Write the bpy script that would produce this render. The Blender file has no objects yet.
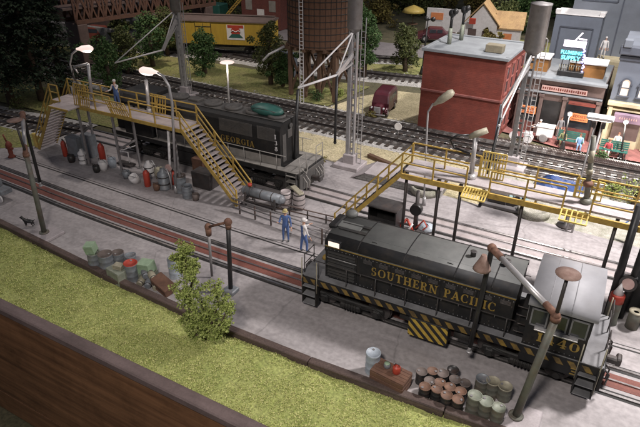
import bpy, bmesh, math, random
from mathutils import Vector, Matrix, Euler
R = random.Random(7)
SC = bpy.context.scene
COL = SC.collection
PI = math.pi
# ------------------------------------------------------------------ camera
CAMH = 14.8
CM = Matrix(((0.8746429187948122, -0.2410252887398595, 0.42060263288519634),
             (0.484754774480233, 0.42851219520278927, -0.7624894144714095),
             (0.0035458737583735946, 0.8707951014735636, 0.4916333166384635)))
FPX = 560.0
def at(px, py, z=0.0, y=None):
    """world point seen at a photo pixel, on the level z (or in the upright plane y)"""
    w = CM @ Vector((px - 320, 213.5 - py, -FPX))
    t = (z - CAMH) / w.z if y is None else y / w.y
    return Vector((w.x * t, w.y * t, CAMH + w.z * t))
cam = bpy.data.cameras.new('camera'); cam.lens = FPX / 640 * 36; cam.sensor_width = 36
cam.clip_start = 0.1; cam.clip_end = 600
camo = bpy.data.objects.new('camera', cam); COL.objects.link(camo)
camo.matrix_world = Matrix.Translation((0, 0, CAMH)) @ CM.to_4x4()
SC.camera = camo
# ------------------------------------------------------------------ materials
MATS = {}
def mat(name, c1, c2=None, scale=3.0, rough=0.7, metal=0.0, bump=0.15, dirt=0.25, dirt_col=(0.05, 0.04, 0.035),
        emis=None, estr=0.0, streak=0.0, stretch=(1, 1, 1), detail=6, fine=0.0, spec=0.5, dscale=0.7):
    if name in MATS: return MATS[name]
    m = bpy.data.materials.new(name); m.use_nodes = True
    nt = m.node_tree; N = nt.nodes; L = nt.links
    b = N['Principled BSDF']
    tc = N.new('ShaderNodeTexCoord'); mp = N.new('ShaderNodeMapping'); mp.inputs['Scale'].default_value = stretch
    L.new(tc.outputs['Object'], mp.inputs['Vector'])
    oi = N.new('ShaderNodeObjectInfo'); ml = N.new('ShaderNodeMath'); ml.operation = 'MULTIPLY'; ml.inputs[1].default_value = 37.0
    L.new(oi.outputs['Random'], ml.inputs[0])
    no = N.new('ShaderNodeTexNoise'); no.noise_dimensions = '4D'
    no.inputs['Scale'].default_value = scale; no.inputs['Detail'].default_value = detail; no.inputs['Roughness'].default_value = 0.62
    L.new(mp.outputs[0], no.inputs['Vector']); L.new(ml.outputs[0], no.inputs['W'])
    if c2 is None: c2 = tuple(x * 0.72 for x in c1)
    rp = N.new('ShaderNodeValToRGB'); rp.color_ramp.elements[0].position = 0.32; rp.color_ramp.elements[1].position = 0.68
    rp.color_ramp.elements[0].color = (*c2, 1); rp.color_ramp.elements[1].color = (*c1, 1)
    L.new(no.outputs['Fac'], rp.inputs[0])
    n2 = N.new('ShaderNodeTexNoise'); n2.noise_dimensions = '4D'; n2.inputs['Scale'].default_value = scale * dscale
    n2.inputs['Detail'].default_value = 8; n2.inputs['Roughness'].default_value = 0.7
    L.new(tc.outputs['Object'], n2.inputs['Vector']); L.new(ml.outputs[0], n2.inputs['W'])
    r2 = N.new('ShaderNodeValToRGB'); r2.color_ramp.elements[0].position = 0.48; r2.color_ramp.elements[1].position = 0.72
    L.new(n2.outputs['Fac'], r2.inputs[0])
    m2 = N.new('ShaderNodeMath'); m2.operation = 'MULTIPLY'; m2.inputs[1].default_value = dirt
    L.new(r2.outputs[0], m2.inputs[0])
    mx = N.new('ShaderNodeMix'); mx.data_type = 'RGBA'
    L.new(m2.outputs[0], mx.inputs[0]); L.new(rp.outputs[0], mx.inputs[6]); mx.inputs[7].default_value = (*dirt_col, 1)
    out = mx.outputs[2]
    if streak:
        mp4 = N.new('ShaderNodeMapping'); mp4.inputs['Scale'].default_value = (.12, 1.3, 1); L.new(tc.outputs['Object'], mp4.inputs['Vector'])
        n4 = N.new('ShaderNodeTexNoise'); n4.inputs['Scale'].default_value = 1.6; n4.inputs['Detail'].default_value = 9; n4.inputs['Roughness'].default_value = .68; L.new(mp4.outputs[0], n4.inputs['Vector'])
        n5 = N.new('ShaderNodeTexVoronoi'); n5.feature = 'DISTANCE_TO_EDGE'; n5.inputs['Scale'].default_value = .22; nm = N.new('ShaderNodeMix'); nm.data_type = 'VECTOR'; nm.inputs[0].default_value = .35
        L.new(tc.outputs['Object'], nm.inputs[4]); L.new(n2.outputs['Color'], nm.inputs[5]); L.new(nm.outputs[1], n5.inputs['Vector'])
        cr = N.new('ShaderNodeMapRange'); cr.inputs[1].default_value = 0; cr.inputs[2].default_value = .006; cr.inputs[3].default_value = .75; cr.inputs[4].default_value = 1; L.new(n5.outputs['Distance'], cr.inputs[0])
        mr4 = N.new('ShaderNodeMapRange'); mr4.inputs[1].default_value = .38; mr4.inputs[2].default_value = .62; mr4.inputs[3].default_value = 1 - streak; mr4.inputs[4].default_value = 1 + streak * .5; L.new(n4.outputs['Fac'], mr4.inputs[0])
        ml4 = N.new('ShaderNodeMath'); ml4.operation = 'MULTIPLY'; L.new(mr4.outputs[0], ml4.inputs[0]); L.new(cr.outputs[0], ml4.inputs[1])
        mm = N.new('ShaderNodeMix'); mm.data_type = 'RGBA'; mm.blend_type = 'MULTIPLY'; mm.inputs[0].default_value = 1
        L.new(out, mm.inputs[6]); L.new(ml4.outputs[0], mm.inputs[7]); out = mm.outputs[2]
    if fine:
        n3 = N.new('ShaderNodeTexNoise'); n3.inputs['Scale'].default_value = scale * 12; n3.inputs['Detail'].default_value = 4
        L.new(tc.outputs['Object'], n3.inputs['Vector'])
        mr = N.new('ShaderNodeMapRange'); mr.inputs[1].default_value = 0.3; mr.inputs[2].default_value = 0.7
        mr.inputs[3].default_value = 1 - fine; mr.inputs[4].default_value = 1 + fine
        L.new(n3.outputs['Fac'], mr.inputs[0])
        mm = N.new('ShaderNodeMix'); mm.data_type = 'RGBA'; mm.blend_type = 'MULTIPLY'; mm.inputs[0].default_value = 1
        L.new(out, mm.inputs[6]); L.new(mr.outputs[0], mm.inputs[7]); out = mm.outputs[2]
    L.new(out, b.inputs['Base Color'])
    rr = N.new('ShaderNodeMapRange'); rr.inputs[3].default_value = max(0.03, rough - 0.12); rr.inputs[4].default_value = min(1, rough + 0.15)
    L.new(n2.outputs['Fac'], rr.inputs[0]); L.new(rr.outputs[0], b.inputs['Roughness'])
    b.inputs['Metallic'].default_value = metal
    b.inputs['Specular IOR Level'].default_value = spec
    if bump:
        bp = N.new('ShaderNodeBump'); bp.inputs['Strength'].default_value = min(1, bump * 2.5); bp.inputs['Distance'].default_value = 0.02 + bump * 0.1
        L.new(no.outputs['Fac'], bp.inputs['Height']); L.new(bp.outputs[0], b.inputs['Normal'])
    if emis:
        b.inputs['Emission Color'].default_value = (*emis, 1); b.inputs['Emission Strength'].default_value = estr
    MATS[name] = m
    return m
def brick(name, c1, c2, mortar, bw=0.24, bh=0.09, rough=0.85, amt=0.9):
    m = mat(name, c1, c2, 2.0, rough, 0, 0.0, 0.25)
    nt = m.node_tree; N = nt.nodes; L = nt.links; b = N['Principled BSDF']
    src = b.inputs['Base Color'].links[0].from_socket
    tc = N.new('ShaderNodeTexCoord'); sx = N.new('ShaderNodeSeparateXYZ'); cx = N.new('ShaderNodeCombineXYZ'); ad = N.new('ShaderNodeMath'); ad.operation = 'ADD'
    L.new(tc.outputs['Object'], sx.inputs[0]); L.new(sx.outputs[0], ad.inputs[0]); L.new(sx.outputs[1], ad.inputs[1])
    L.new(ad.outputs[0], cx.inputs[0]); L.new(sx.outputs[2], cx.inputs[1])
    bt = N.new('ShaderNodeTexBrick'); bt.inputs['Scale'].default_value = 1.0
    bt.inputs['Brick Width'].default_value = bw; bt.inputs['Row Height'].default_value = bh; bt.inputs['Mortar Size'].default_value = 0.012
    bt.inputs['Color1'].default_value = (1, 1, 1, 1); bt.inputs['Color2'].default_value = (0.72, 0.72, 0.72, 1); bt.inputs['Mortar'].default_value = (*mortar, 1)
    L.new(cx.outputs[0], bt.inputs['Vector'])
    mx = N.new('ShaderNodeMix'); mx.data_type = 'RGBA'; mx.blend_type = 'MULTIPLY'; mx.inputs[0].default_value = amt
    L.new(src, mx.inputs[6]); L.new(bt.outputs['Color'], mx.inputs[7]); L.new(mx.outputs[2], b.inputs['Base Color'])
    bp = N.new('ShaderNodeBump'); bp.inputs['Strength'].default_value = 0.5; bp.inputs['Distance'].default_value = 0.02; bp.invert = True
    L.new(bt.outputs['Fac'], bp.inputs['Height']); L.new(bp.outputs[0], b.inputs['Normal'])
    return m
RUST = (0.12, 0.045, 0.02)
M = {}
M['concrete'] = mat('concrete', (0.36, 0.335, 0.335), (0.29, 0.265, 0.265), 0.42, 0.62, 0, 0.08, 0.42, (0.16, 0.145, 0.14), detail=10, fine=0.16, streak=0.13, dscale=1.5)
M['concrete2'] = mat('concrete_slab', (0.42, 0.38, 0.39), (0.30, 0.27, 0.27), 1.2, 0.6, 0, 0.06, 0.4, (0.12, 0.1, 0.1), fine=0.1)
M['soil'] = mat('soil', (0.13, 0.11, 0.065), (0.06, 0.06, 0.03), 0.5, 0.95, 0, 0.3, 0.4, (0.03, 0.035, 0.015), fine=0.3)
M['sand'] = mat('sand', (0.52, 0.45, 0.29), (0.38, 0.33, 0.20), 0.8, 0.95, 0, 0.3, 0.3, (0.16, 0.17, 0.06), fine=0.4, dscale=1.2)
M['farturf'] = mat('far_turf', (0.17, 0.19, 0.05), (0.24, 0.21, 0.09), 0.6, 0.95, 0, 0.4, 0.5, (0.05, 0.08, 0.02), fine=0.5)
M['turf'] = mat('turf', (0.38, 0.40, 0.14), (0.22, 0.26, 0.07), 0.9, 0.95, 0, 0.3, 0.3, (0.36, 0.33, 0.12), fine=0.35)
M['turf_tuft'] = mat('turf_tuft', (0.32, 0.34, 0.09), (0.17, 0.22, 0.045), 1.1, 0.95, 0, 0, 0.2, (0.38, 0.36, 0.13))
M['ballast'] = mat('ballast', (0.58, 0.56, 0.53), (0.25, 0.24, 0.23), 7.0, 0.9, 0, 0.6, 0.3, (0.08, 0.07, 0.07), fine=0.5)
M['stone_grain'] = mat('stone_grain', (0.68, 0.66, 0.64), (0.35, 0.34, 0.33), 2.0, 0.9, 0, 0, 0.2)
M['plank_red'] = mat('red_plank', (0.21, 0.075, 0.055), (0.13, 0.045, 0.035), 2.2, 0.75, 0, 0.2, 0.4, (0.05, 0.03, 0.03), stretch=(0.15, 5, 1), fine=0.2)
M['rail'] = mat('rail_steel', (0.50, 0.48, 0.48), (0.3, 0.28, 0.27), 3, 0.28, 0.9, 0.03, 0.25, (0.1, 0.07, 0.05))
M['rail_dark'] = mat('rail_dark', (0.05, 0.04, 0.038), (0.03, 0.025, 0.025), 3, 0.6, 0.3, 0.05, 0.3)
M['tie'] = mat('sleeper_wood', (0.06, 0.045, 0.035), (0.03, 0.022, 0.018), 4, 0.85, 0, 0.2, 0.3)
M['timber'] = mat('kerb_timber', (0.105, 0.07, 0.058), (0.05, 0.034, 0.03), 1.8, 0.8, 0, 0.35, 0.3, (0.16, 0.13, 0.11), stretch=(0.25, 3, 3), fine=0.25)
M['fascia'] = mat('fascia_wood', (0.26, 0.13, 0.065), (0.10, 0.048, 0.026), 1.0, 0.35, 0, 0.12, 0.45, (0.015, 0.008, 0.005), stretch=(0.18, 2.5, 3.5), detail=9, spec=0.25)
M['fascia_top'] = mat('fascia_edge', (0.17, 0.125, 0.12), (0.11, 0.08, 0.075), 1.2, 0.6, 0, 0.1, 0.4, (0.03, 0.02, 0.02), stretch=(0.3, 2, 2), fine=0.1)
M['yellow'] = mat('yellow_paint', (0.50, 0.34, 0.075), (0.34, 0.22, 0.05), 5, 0.55, 0, 0.04, 0.6, (0.14, 0.08, 0.03))
M['yellow_b'] = mat('pale_yellow_paint', (0.62, 0.47, 0.13), (0.5, 0.36, 0.09), 5, 0.5, 0, 0.04, 0.25, (0.13, 0.07, 0.02))
M['grey_steel'] = mat('grey_steel', (0.27, 0.26, 0.26), (0.19, 0.18, 0.18), 3, 0.5, 0.3, 0.04, 0.3, RUST)
M['dark_steel'] = mat('dark_steel', (0.075, 0.07, 0.068), (0.045, 0.04, 0.04), 3, 0.5, 0.3, 0.04, 0.35, (0.1, 0.05, 0.03))
M['silver'] = mat('silver_paint', (0.50, 0.49, 0.49), (0.38, 0.37, 0.37), 3, 0.38, 0.45, 0.03, 0.25, (0.16, 0.12, 0.1))
M['white'] = mat('white_paint', (0.72, 0.70, 0.70), (0.6, 0.58, 0.57), 4, 0.5, 0, 0.02, 0.2)
M['black'] = mat('black_paint', (0.022, 0.022, 0.023), (0.012, 0.012, 0.012), 3, 0.4, 0, 0.04, 0.3, (0.06, 0.05, 0.045))
M['rust'] = mat('rusty_iron', (0.20, 0.10, 0.065), (0.10, 0.05, 0.035), 6, 0.8, 0.1, 0.15, 0.4, (0.4, 0.25, 0.18))
M['deck'] = mat('deck_plate', (0.42, 0.37, 0.37), (0.31, 0.27, 0.26), 2, 0.6, 0.1, 0.04, 0.4, (0.15, 0.12, 0.10))
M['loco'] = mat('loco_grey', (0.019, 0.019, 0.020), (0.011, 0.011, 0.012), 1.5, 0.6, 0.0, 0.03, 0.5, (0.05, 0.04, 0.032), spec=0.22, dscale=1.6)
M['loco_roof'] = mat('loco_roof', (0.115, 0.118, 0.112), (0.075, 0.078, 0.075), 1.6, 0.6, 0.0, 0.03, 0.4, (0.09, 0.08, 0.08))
M['cab_roof'] = mat('cab_roof_silver', (0.30, 0.30, 0.315), (0.22, 0.22, 0.232), 1.0, 0.55, 0.05, 0.03, 0.3, (0.2, 0.19, 0.18))
M['loco_walk'] = mat('walkway_grey', (0.20, 0.20, 0.205), (0.11, 0.11, 0.115), 2, 0.6, 0, 0.05, 0.4)
M['under'] = mat('underframe', (0.016, 0.015, 0.014), (0.009, 0.009, 0.009), 3, 0.7, 0, 0.1, 0.4, (0.05, 0.04, 0.03))
M['gold'] = mat('gold_lettering', (0.34, 0.225, 0.05), (0.19, 0.125, 0.03), 6, 0.5, 0.1, 0, 0.15)
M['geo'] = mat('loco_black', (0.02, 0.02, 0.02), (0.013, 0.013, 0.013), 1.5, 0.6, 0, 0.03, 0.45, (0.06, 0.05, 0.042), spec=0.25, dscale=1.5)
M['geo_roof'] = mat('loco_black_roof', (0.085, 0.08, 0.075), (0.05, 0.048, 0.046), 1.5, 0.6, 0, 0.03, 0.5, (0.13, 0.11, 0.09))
M['geo_band'] = mat('loco_grey_band', (0.30, 0.28, 0.26), (0.2, 0.19, 0.17), 1.5, 0.6, 0, 0.03, 0.5, (0.08, 0.07, 0.06))
M['red'] = mat('red_paint', (0.45, 0.055, 0.03), (0.33, 0.04, 0.025), 4, 0.45, 0, 0.02, 0.2)
M['oxide'] = None
M['maroon'] = mat('maroon_paint', (0.085, 0.018, 0.026), (0.06, 0.013, 0.02), 3, 0.3, 0, 0, 0.2)
M['glass'] = mat('dark_glass', (0.03, 0.035, 0.04), (0.02, 0.02, 0.025), 2, 0.08, 0, 0, 0.1)
M['litwin'] = mat('lit_window', (0.8, 0.7, 0.6), None, 2, 0.4, 0, 0, 0.2, emis=(1, 0.78, 0.6), estr=0.45)
M['roofgrey'] = mat('flat_roof_grey', (0.23, 0.25, 0.265), (0.16, 0.17, 0.185), 1.0, 0.7, 0, 0.05, 0.4, (0.15, 0.15, 0.16))
M['bluegrey'] = mat('blue_grey_wall', (0.135, 0.155, 0.195), (0.115, 0.13, 0.16), 0.8, 0.75, 0, 0.03, 0.25)
M['bluegrey2'] = mat('slate_wall', (0.15, 0.165, 0.195), (0.125, 0.14, 0.165), 0.8, 0.75, 0, 0.03, 0.2)
M['cream'] = mat('cream_stone', (0.52, 0.45, 0.30), (0.42, 0.36, 0.23), 2, 0.7, 0, 0.03, 0.25)
M['tan'] = mat('tan_roof', (0.42, 0.28, 0.13), (0.32, 0.20, 0.10), 2, 0.8, 0, 0.2, 0.3, fine=0.3)
M['brownstone'] = mat('brown_stone', (0.13, 0.09, 0.08), (0.09, 0.06, 0.055), 2, 0.7, 0, 0.05, 0.3)
M['orange'] = mat('orange_sign', (0.72, 0.27, 0.10), (0.6, 0.2, 0.08), 4, 0.5, 0, 0, 0.1)
M['pinksign'] = mat('faded_pink_sign', (0.55, 0.38, 0.34), (0.48, 0.3, 0.28), 4, 0.5, 0, 0, 0.15)
M['mauve'] = mat('mauve_awning', (0.25, 0.18, 0.24), (0.2, 0.14, 0.2), 4, 0.7, 0, 0, 0.15)
M['wood'] = mat('weathered_wood', (0.15, 0.085, 0.05), (0.085, 0.048, 0.03), 3, 0.8, 0, 0.2, 0.4, stretch=(3, 3, 0.4))
M['tankwood'] = mat('tank_stave_wood', (0.135, 0.065, 0.035), (0.085, 0.04, 0.022), 3, 0.75, 0, 0.2, 0.4, (0.04, 0.025, 0.018), stretch=(5, 5, 0.3))
M['crate'] = mat('crate_wood', (0.15, 0.075, 0.045), (0.085, 0.042, 0.028), 4, 0.8, 0, 0.1, 0.3)
M['reefer'] = mat('reefer_yellow', (0.46, 0.31, 0.04), (0.36, 0.23, 0.03), 2, 0.55, 0, 0.03, 0.25, (0.2, 0.12, 0.03), stretch=(4, 4, 0.4))
M['truss'] = mat('truss_rust', (0.13, 0.062, 0.04), (0.08, 0.04, 0.028), 2, 0.75, 0, 0.05, 0.35)
M['mint'] = mat('mint_paint', (0.30, 0.40, 0.27), (0.22, 0.31, 0.2), 4, 0.6, 0, 0.02, 0.25)
M['green_tarp'] = mat('green_cover', (0.03, 0.12, 0.10), (0.02, 0.085, 0.07), 3, 0.45, 0, 0.05, 0.2)
M['bluetarp'] = mat('blue_cover', (0.03, 0.07, 0.22), (0.02, 0.05, 0.16), 2, 0.5, 0, 0.2, 0.2)
M['tealtarp'] = mat('pale_teal_cover', (0.30, 0.42, 0.42), (0.22, 0.33, 0.34), 2, 0.5, 0, 0.2, 0.2)
M['drum_grey'] = mat('drum_grey', (0.23, 0.25, 0.27), (0.16, 0.175, 0.19), 5, 0.5, 0.2, 0.03, 0.4, RUST)
M['drum_white'] = mat('drum_pale_blue', (0.42, 0.47, 0.52), (0.3, 0.34, 0.38), 5, 0.5, 0.1, 0.03, 0.35, (0.15, 0.1, 0.08))
M['drum_green'] = mat('drum_lid_green_grey', (0.27, 0.29, 0.23), (0.17, 0.19, 0.15), 5, 0.55, 0.1, 0.03, 0.4, (0.16, 0.13, 0.08))
M['drum_cream'] = mat('drum_lid_cream', (0.38, 0.35, 0.26), (0.25, 0.23, 0.17), 5, 0.55, 0.1, 0.03, 0.4, (0.16, 0.13, 0.08))
M['drum_rust'] = mat('drum_lid_rust', (0.22, 0.12, 0.075), (0.11, 0.06, 0.04), 4, 0.7, 0.1, 0.05, 0.5, (0.12, 0.11, 0.11))
M['drum_rust2'] = mat('drum_lid_grey_rust', (0.17, 0.135, 0.12), (0.09, 0.07, 0.06), 4, 0.7, 0.1, 0.05, 0.5, (0.10, 0.09, 0.09))
M['drum_black'] = mat('drum_black', (0.035, 0.035, 0.035), (0.02, 0.02, 0.02), 5, 0.45, 0.1, 0.03, 0.4, RUST)
M['stonewall'] = brick('rubble_wall', (0.33, 0.32, 0.31), (0.24, 0.23, 0.22), (0.45, 0.44, 0.43), 0.3, 0.16)
M['brickpave'] = brick('brick_paving', (0.30, 0.12, 0.11), (0.22, 0.09, 0.08), (0.7, 0.6, 0.6), 0.4, 0.2)
M['brickred'] = brick('brick_red', (0.19, 0.065, 0.05), (0.14, 0.045, 0.04), (0.6, 0.5, 0.5), 0.24, 0.09)
M['oxide'] = brick('red_oxide_wall', (0.20, 0.042, 0.027), (0.145, 0.03, 0.02), (0.7, 0.65, 0.65), 0.34, 0.12, amt=.45)
M['asphalt'] = mat('road_grey', (0.20, 0.18, 0.185), (0.15, 0.135, 0.14), 1, 0.8, 0, 0.05, 0.3, (0.1, 0.09, 0.09), fine=0.15)
M['lampglow'] = mat('lamp_glow', (1, 0.9, 0.85), None, 2, 0.5, 0, 0, 0, emis=(1, 0.80, 0.72), estr=2.2)
M['bulb'] = mat('bulb_glow', (1, 1, 1), None, 2, 0.5, 0, 0, 0, emis=(1, 0.93, 0.82), estr=14)
M['bulb2'] = mat('number_board_glow', (1, 0.9, 0.8), None, 2, 0.5, 0, 0, 0, emis=(1, 0.78, 0.66), estr=.62)
M['neon_pink'] = mat('neon_pink_white', (1, 0.9, 1), None, 2, 0.5, 0, 0, 0, emis=(1, 0.78, 0.98), estr=1.5)
M['neon_cyan'] = mat('neon_cyan', (0.2, 1, 1), None, 2, 0.5, 0, 0, 0, emis=(0.1, 0.85, 0.95), estr=2.4)
M['neon_violet'] = mat('neon_violet', (0.5, 0.45, 1), None, 2, 0.5, 0, 0, 0, emis=(0.42, 0.38, 1), estr=2.6)
M['skin'] = mat('skin', (0.55, 0.33, 0.24), None, 5, 0.6, 0, 0, 0)
M['denim'] = mat('denim', (0.075, 0.13, 0.30), (0.055, 0.1, 0.24), 6, 0.85, 0, 0, 0.1)
M['cloth_w'] = mat('white_cloth', (0.68, 0.65, 0.64), None, 6, 0.85, 0, 0, 0.1)
M['cloth_d'] = mat('dark_cloth', (0.06, 0.065, 0.07), None, 6, 0.85, 0, 0, 0.1)
M['cloth_b'] = mat('light_blue_cloth', (0.22, 0.36, 0.58), None, 6, 0.85, 0, 0, 0.1)
M['cloth_g'] = mat('grey_cloth', (0.2, 0.2, 0.21), None, 6, 0.85, 0, 0, 0.1)
M['cloth_o'] = mat('olive_cloth', (0.16, 0.17, 0.08), None, 6, 0.85, 0, 0, 0.1)
M['cloth_r'] = mat('red_cloth', (0.38, 0.05, 0.06), None, 6, 0.85, 0, 0, 0.1)
M['hair'] = mat('brown_hair', (0.12, 0.05, 0.03), None, 6, 0.8, 0, 0, 0.1)
M['hat'] = mat('straw_cap', (0.5, 0.42, 0.2), None, 6, 0.8, 0, 0, 0.1)
mat('column_green', (0.155, 0.16, 0.13), (0.10, 0.10, 0.085), 2.5, 0.55, 0.1, 0.05, 0.55, RUST); M['column_green'] = MATS['column_green']
def leafmat(name, c1, c2, c3):
    m = bpy.data.materials.new(name); m.use_nodes = True; nt = m.node_tree; N = nt.nodes; L = nt.links; b = N['Principled BSDF']
    g = N.new('ShaderNodeNewGeometry'); rp = N.new('ShaderNodeValToRGB')
    e = rp.color_ramp.elements; e[0].color = (*c1, 1); e[1].color = (*c3, 1); k = e.new(0.5); k.color = (*c2, 1)
    L.new(g.outputs['Random Per Island'], rp.inputs[0]); L.new(rp.outputs[0], b.inputs['Base Color'])
    b.inputs['Roughness'].default_value = 0.75; b.inputs['Specular IOR Level'].default_value = 0.2
    return m
M['leaf_bush'] = leafmat('leaves_olive_green', (0.17, 0.22, 0.05), (0.25, 0.30, 0.08), (0.38, 0.42, 0.15))
M['leaf_green'] = leafmat('leaves_mid_green', (0.035, 0.075, 0.025), (0.055, 0.105, 0.035), (0.10, 0.16, 0.06))
M['leaf_olive'] = leafmat('leaves_dark_olive', (0.05, 0.065, 0.022), (0.08, 0.095, 0.035), (0.13, 0.14, 0.05))
M['leaf_dark'] = leafmat('needles_dark', (0.012, 0.022, 0.012), (0.02, 0.034, 0.018), (0.032, 0.048, 0.026))
M['leaf_autumn'] = leafmat('leaves_brown_green', (0.10, 0.07, 0.025), (0.14, 0.12, 0.04), (0.2, 0.17, 0.05))
M['bark'] = mat('bark', (0.11, 0.075, 0.05), (0.06, 0.04, 0.03), 4, 0.9, 0, 0.3, 0.3)

# ------------------------------------------------------------------ mesh helpers
def getm(x): return x if not isinstance(x, str) else (M[x] if x in M else MATS[x])
class MB:
    def __init__(s): s.v = []; s.f = []; s.m = []; s.sm = []
    def add(s, vs, fs, mi=0, smooth=False):
        o = len(s.v); s.v += [tuple(v) for v in vs]
        for i, f in enumerate(fs):
            s.f.append([a + o for a in f]); s.m.append(mi); s.sm.append(smooth if isinstance(smooth, bool) else smooth[i])
        return s
    def box(s, c, d, rot=(0, 0, 0), mi=0, bev=0.0):
        e = Euler(rot).to_matrix(); c = Vector(c); x, y, z = d[0] / 2, d[1] / 2, d[2] / 2
        if bev <= 0:
            P = [(-x, -y, -z), (x, -y, -z), (x, y, -z), (-x, y, -z), (-x, -y, z), (x, -y, z), (x, y, z), (-x, y, z)]
            return s.add([c + e @ Vector(p) for p in P], [(0, 3, 2, 1), (4, 5, 6, 7), (0, 1, 5, 4), (1, 2, 6, 5), (2, 3, 7, 6), (3, 0, 4, 7)], mi)
        b = min(bev, x * .9, y * .9, z * .9)
        P = []; idx = {}
        for sx in (-1, 1):
            for sy in (-1, 1):
                for sz in (-1, 1):
                    for k in range(3):
                        p = [sx * (x - b), sy * (y - b), sz * (z - b)]; p[k] = (sx * x, sy * y, sz * z)[k]
                        idx[(sx, sy, sz, k)] = len(P); P.append(tuple(p))
        F = []
        for k in range(3):
            a, bb = [(1, 2), (2, 0), (0, 1)][k]
            for sg in (-1, 1):
                q = []
                for (u, w) in ((-1, -1), (1, -1), (1, 1), (-1, 1)):
                    t = [0, 0, 0]; t[k] = sg; t[a] = u; t[bb] = w; q.append(idx[(*t, k)])
                F.append(q if sg > 0 else q[::-1])
        for k in range(3):      # edges parallel to axis k
            a, bb = [(1, 2), (2, 0), (0, 1)][k]
            for u in (-1, 1):
                for w in (-1, 1):
                    q = []
                    for t_, kk in ((-1, a), (1, a), (1, bb), (-1, bb)):
                        t = [0, 0, 0]; t[k] = t_; t[a] = u; t[bb] = w; q.append(idx[(*t, kk)])
                    F.append(q if u * w < 0 else q[::-1])
        for sx in (-1, 1):
            for sy in (-1, 1):
                for sz in (-1, 1):
                    q = [idx[(sx, sy, sz, k)] for k in range(3)]
                    F.append(q if sx * sy * sz > 0 else q[::-1])
        return s.add([c + e @ Vector(p) for p in P], F, mi)
    def cyl(s, a, b, r1, r2=None, n=12, mi=0, caps=True, smooth=True):
        a = Vector(a); b = Vector(b); r2 = r1 if r2 is None else r2
        d = (b - a).normalized(); u = d.orthogonal().normalized(); w = d.cross(u)
        vs = []
        for c, r in ((a, r1), (b, r2)):
            for i in range(n):
                t = 2 * PI * i / n; vs.append(c + u * (r * math.cos(t)) + w * (r * math.sin(t)))
        fs = [(i, (i + 1) % n, n + (i + 1) % n, n + i) for i in range(n)]; sm = [smooth] * n
        if caps: fs += [tuple(range(n))[::-1], tuple(range(n, 2 * n))]; sm += [False, False]
        return s.add(vs, fs, mi, sm)
    def tube(s, pts, r, n=8, mi=0):
        pts = [Vector(p) for p in pts]; rs = r if isinstance(r, (list, tuple)) else [r] * len(pts)
        vs = []; u = None
        for i, p in enumerate(pts):
            d = (pts[min(i + 1, len(pts) - 1)] - pts[max(i - 1, 0)]).normalized()
            u = d.orthogonal().normalized() if u is None else (u - d * u.dot(d)).normalized()
            w = d.cross(u)
            for k in range(n):
                t = 2 * PI * k / n; vs.append(p + u * (rs[i] * math.cos(t)) + w * (rs[i] * math.sin(t)))
        fs = []; sm = []
        for i in range(len(pts) - 1):
            for k in range(n): fs.append((i * n + k, i * n + (k + 1) % n, (i + 1) * n + (k + 1) % n, (i + 1) * n + k)); sm.append(True)
        fs += [tuple(range(n))[::-1], tuple(range((len(pts) - 1) * n, len(pts) * n))]; sm += [False, False]
        return s.add(vs, fs, mi, sm)
    def lathe(s, prof, c=(0, 0, 0), n=16, mi=0, rot=None, smooth=True):
        c = Vector(c); vs = []; e = Euler(rot).to_matrix() if rot else None
        for r, z in prof:
            for i in range(n):
                t = 2 * PI * i / n; v = Vector((r * math.cos(t), r * math.sin(t), z)); vs.append(c + (e @ v if e else v))
        fs = []; sm = []
        for j in range(len(prof) - 1):
            for i in range(n): fs.append((j * n + i, j * n + (i + 1) % n, (j + 1) * n + (i + 1) % n, (j + 1) * n + i)); sm.append(smooth)
        fs += [tuple(range(n))[::-1], tuple(range((len(prof) - 1) * n, len(prof) * n))]; sm += [False, False]
        return s.add(vs, fs, mi, sm)
    def ball(s, c, r, n=10, m=7, mi=0, sc=(1, 1, 1)):
        c = Vector(c); vs = []; fs = []
        for j in range(m + 1):
            ph = PI * j / m - PI / 2
            for i in range(n):
                t = 2 * PI * i / n
                vs.append(c + Vector((r * sc[0] * max(math.cos(ph), 0.01) * math.cos(t), r * sc[1] * max(math.cos(ph), 0.01) * math.sin(t), r * sc[2] * math.sin(ph))))
        for j in range(m):
            for i in range(n): fs.append((j * n + i, j * n + (i + 1) % n, (j + 1) * n + (i + 1) % n, (j + 1) * n + i))
        fs += [tuple(range(n))[::-1], tuple(range(m * n, m * n + n))]
        return s.add(vs, fs, mi, True)
    def bar(s, a, b, w, h, mi=0, up=(0, 0, 1)):
        a = Vector(a); b = Vector(b); d = (b - a).normalized(); up = Vector(up)
        if abs(d.dot(up)) > 0.99: up = Vector((1, 0, 0))
        u = d.cross(up).normalized(); v = u.cross(d)
        vs = []
        for c in (a, b):
            for su, sv in ((-1, -1), (1, -1), (1, 1), (-1, 1)): vs.append(c + u * (su * w / 2) + v * (sv * h / 2))
        return s.add(vs, [(3, 2, 1, 0), (4, 5, 6, 7), (0, 1, 5, 4), (1, 2, 6, 5), (2, 3, 7, 6), (3, 0, 4, 7)], mi)
    def prism(s, poly, z0, z1, mi=0):
        n = len(poly); vs = [(x, y, z0) for x, y in poly] + [(x, y, z1) for x, y in poly]
        return s.add(vs, [tuple(range(n))[::-1], tuple(range(n, 2 * n))] + [(i, (i + 1) % n, n + (i + 1) % n, n + i) for i in range(n)], mi)
    def xprism(s, poly, x0, x1, mi=0, smooth=False):   # poly in (y,z), along x
        n = len(poly); vs = [(x0, y, z) for y, z in poly] + [(x1, y, z) for y, z in poly]
        return s.add(vs, [tuple(range(n))[::-1], tuple(range(n, 2 * n))] + [(i, (i + 1) % n, n + (i + 1) % n, n + i) for i in range(n)], mi, [False, False] + [smooth] * n)
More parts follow.
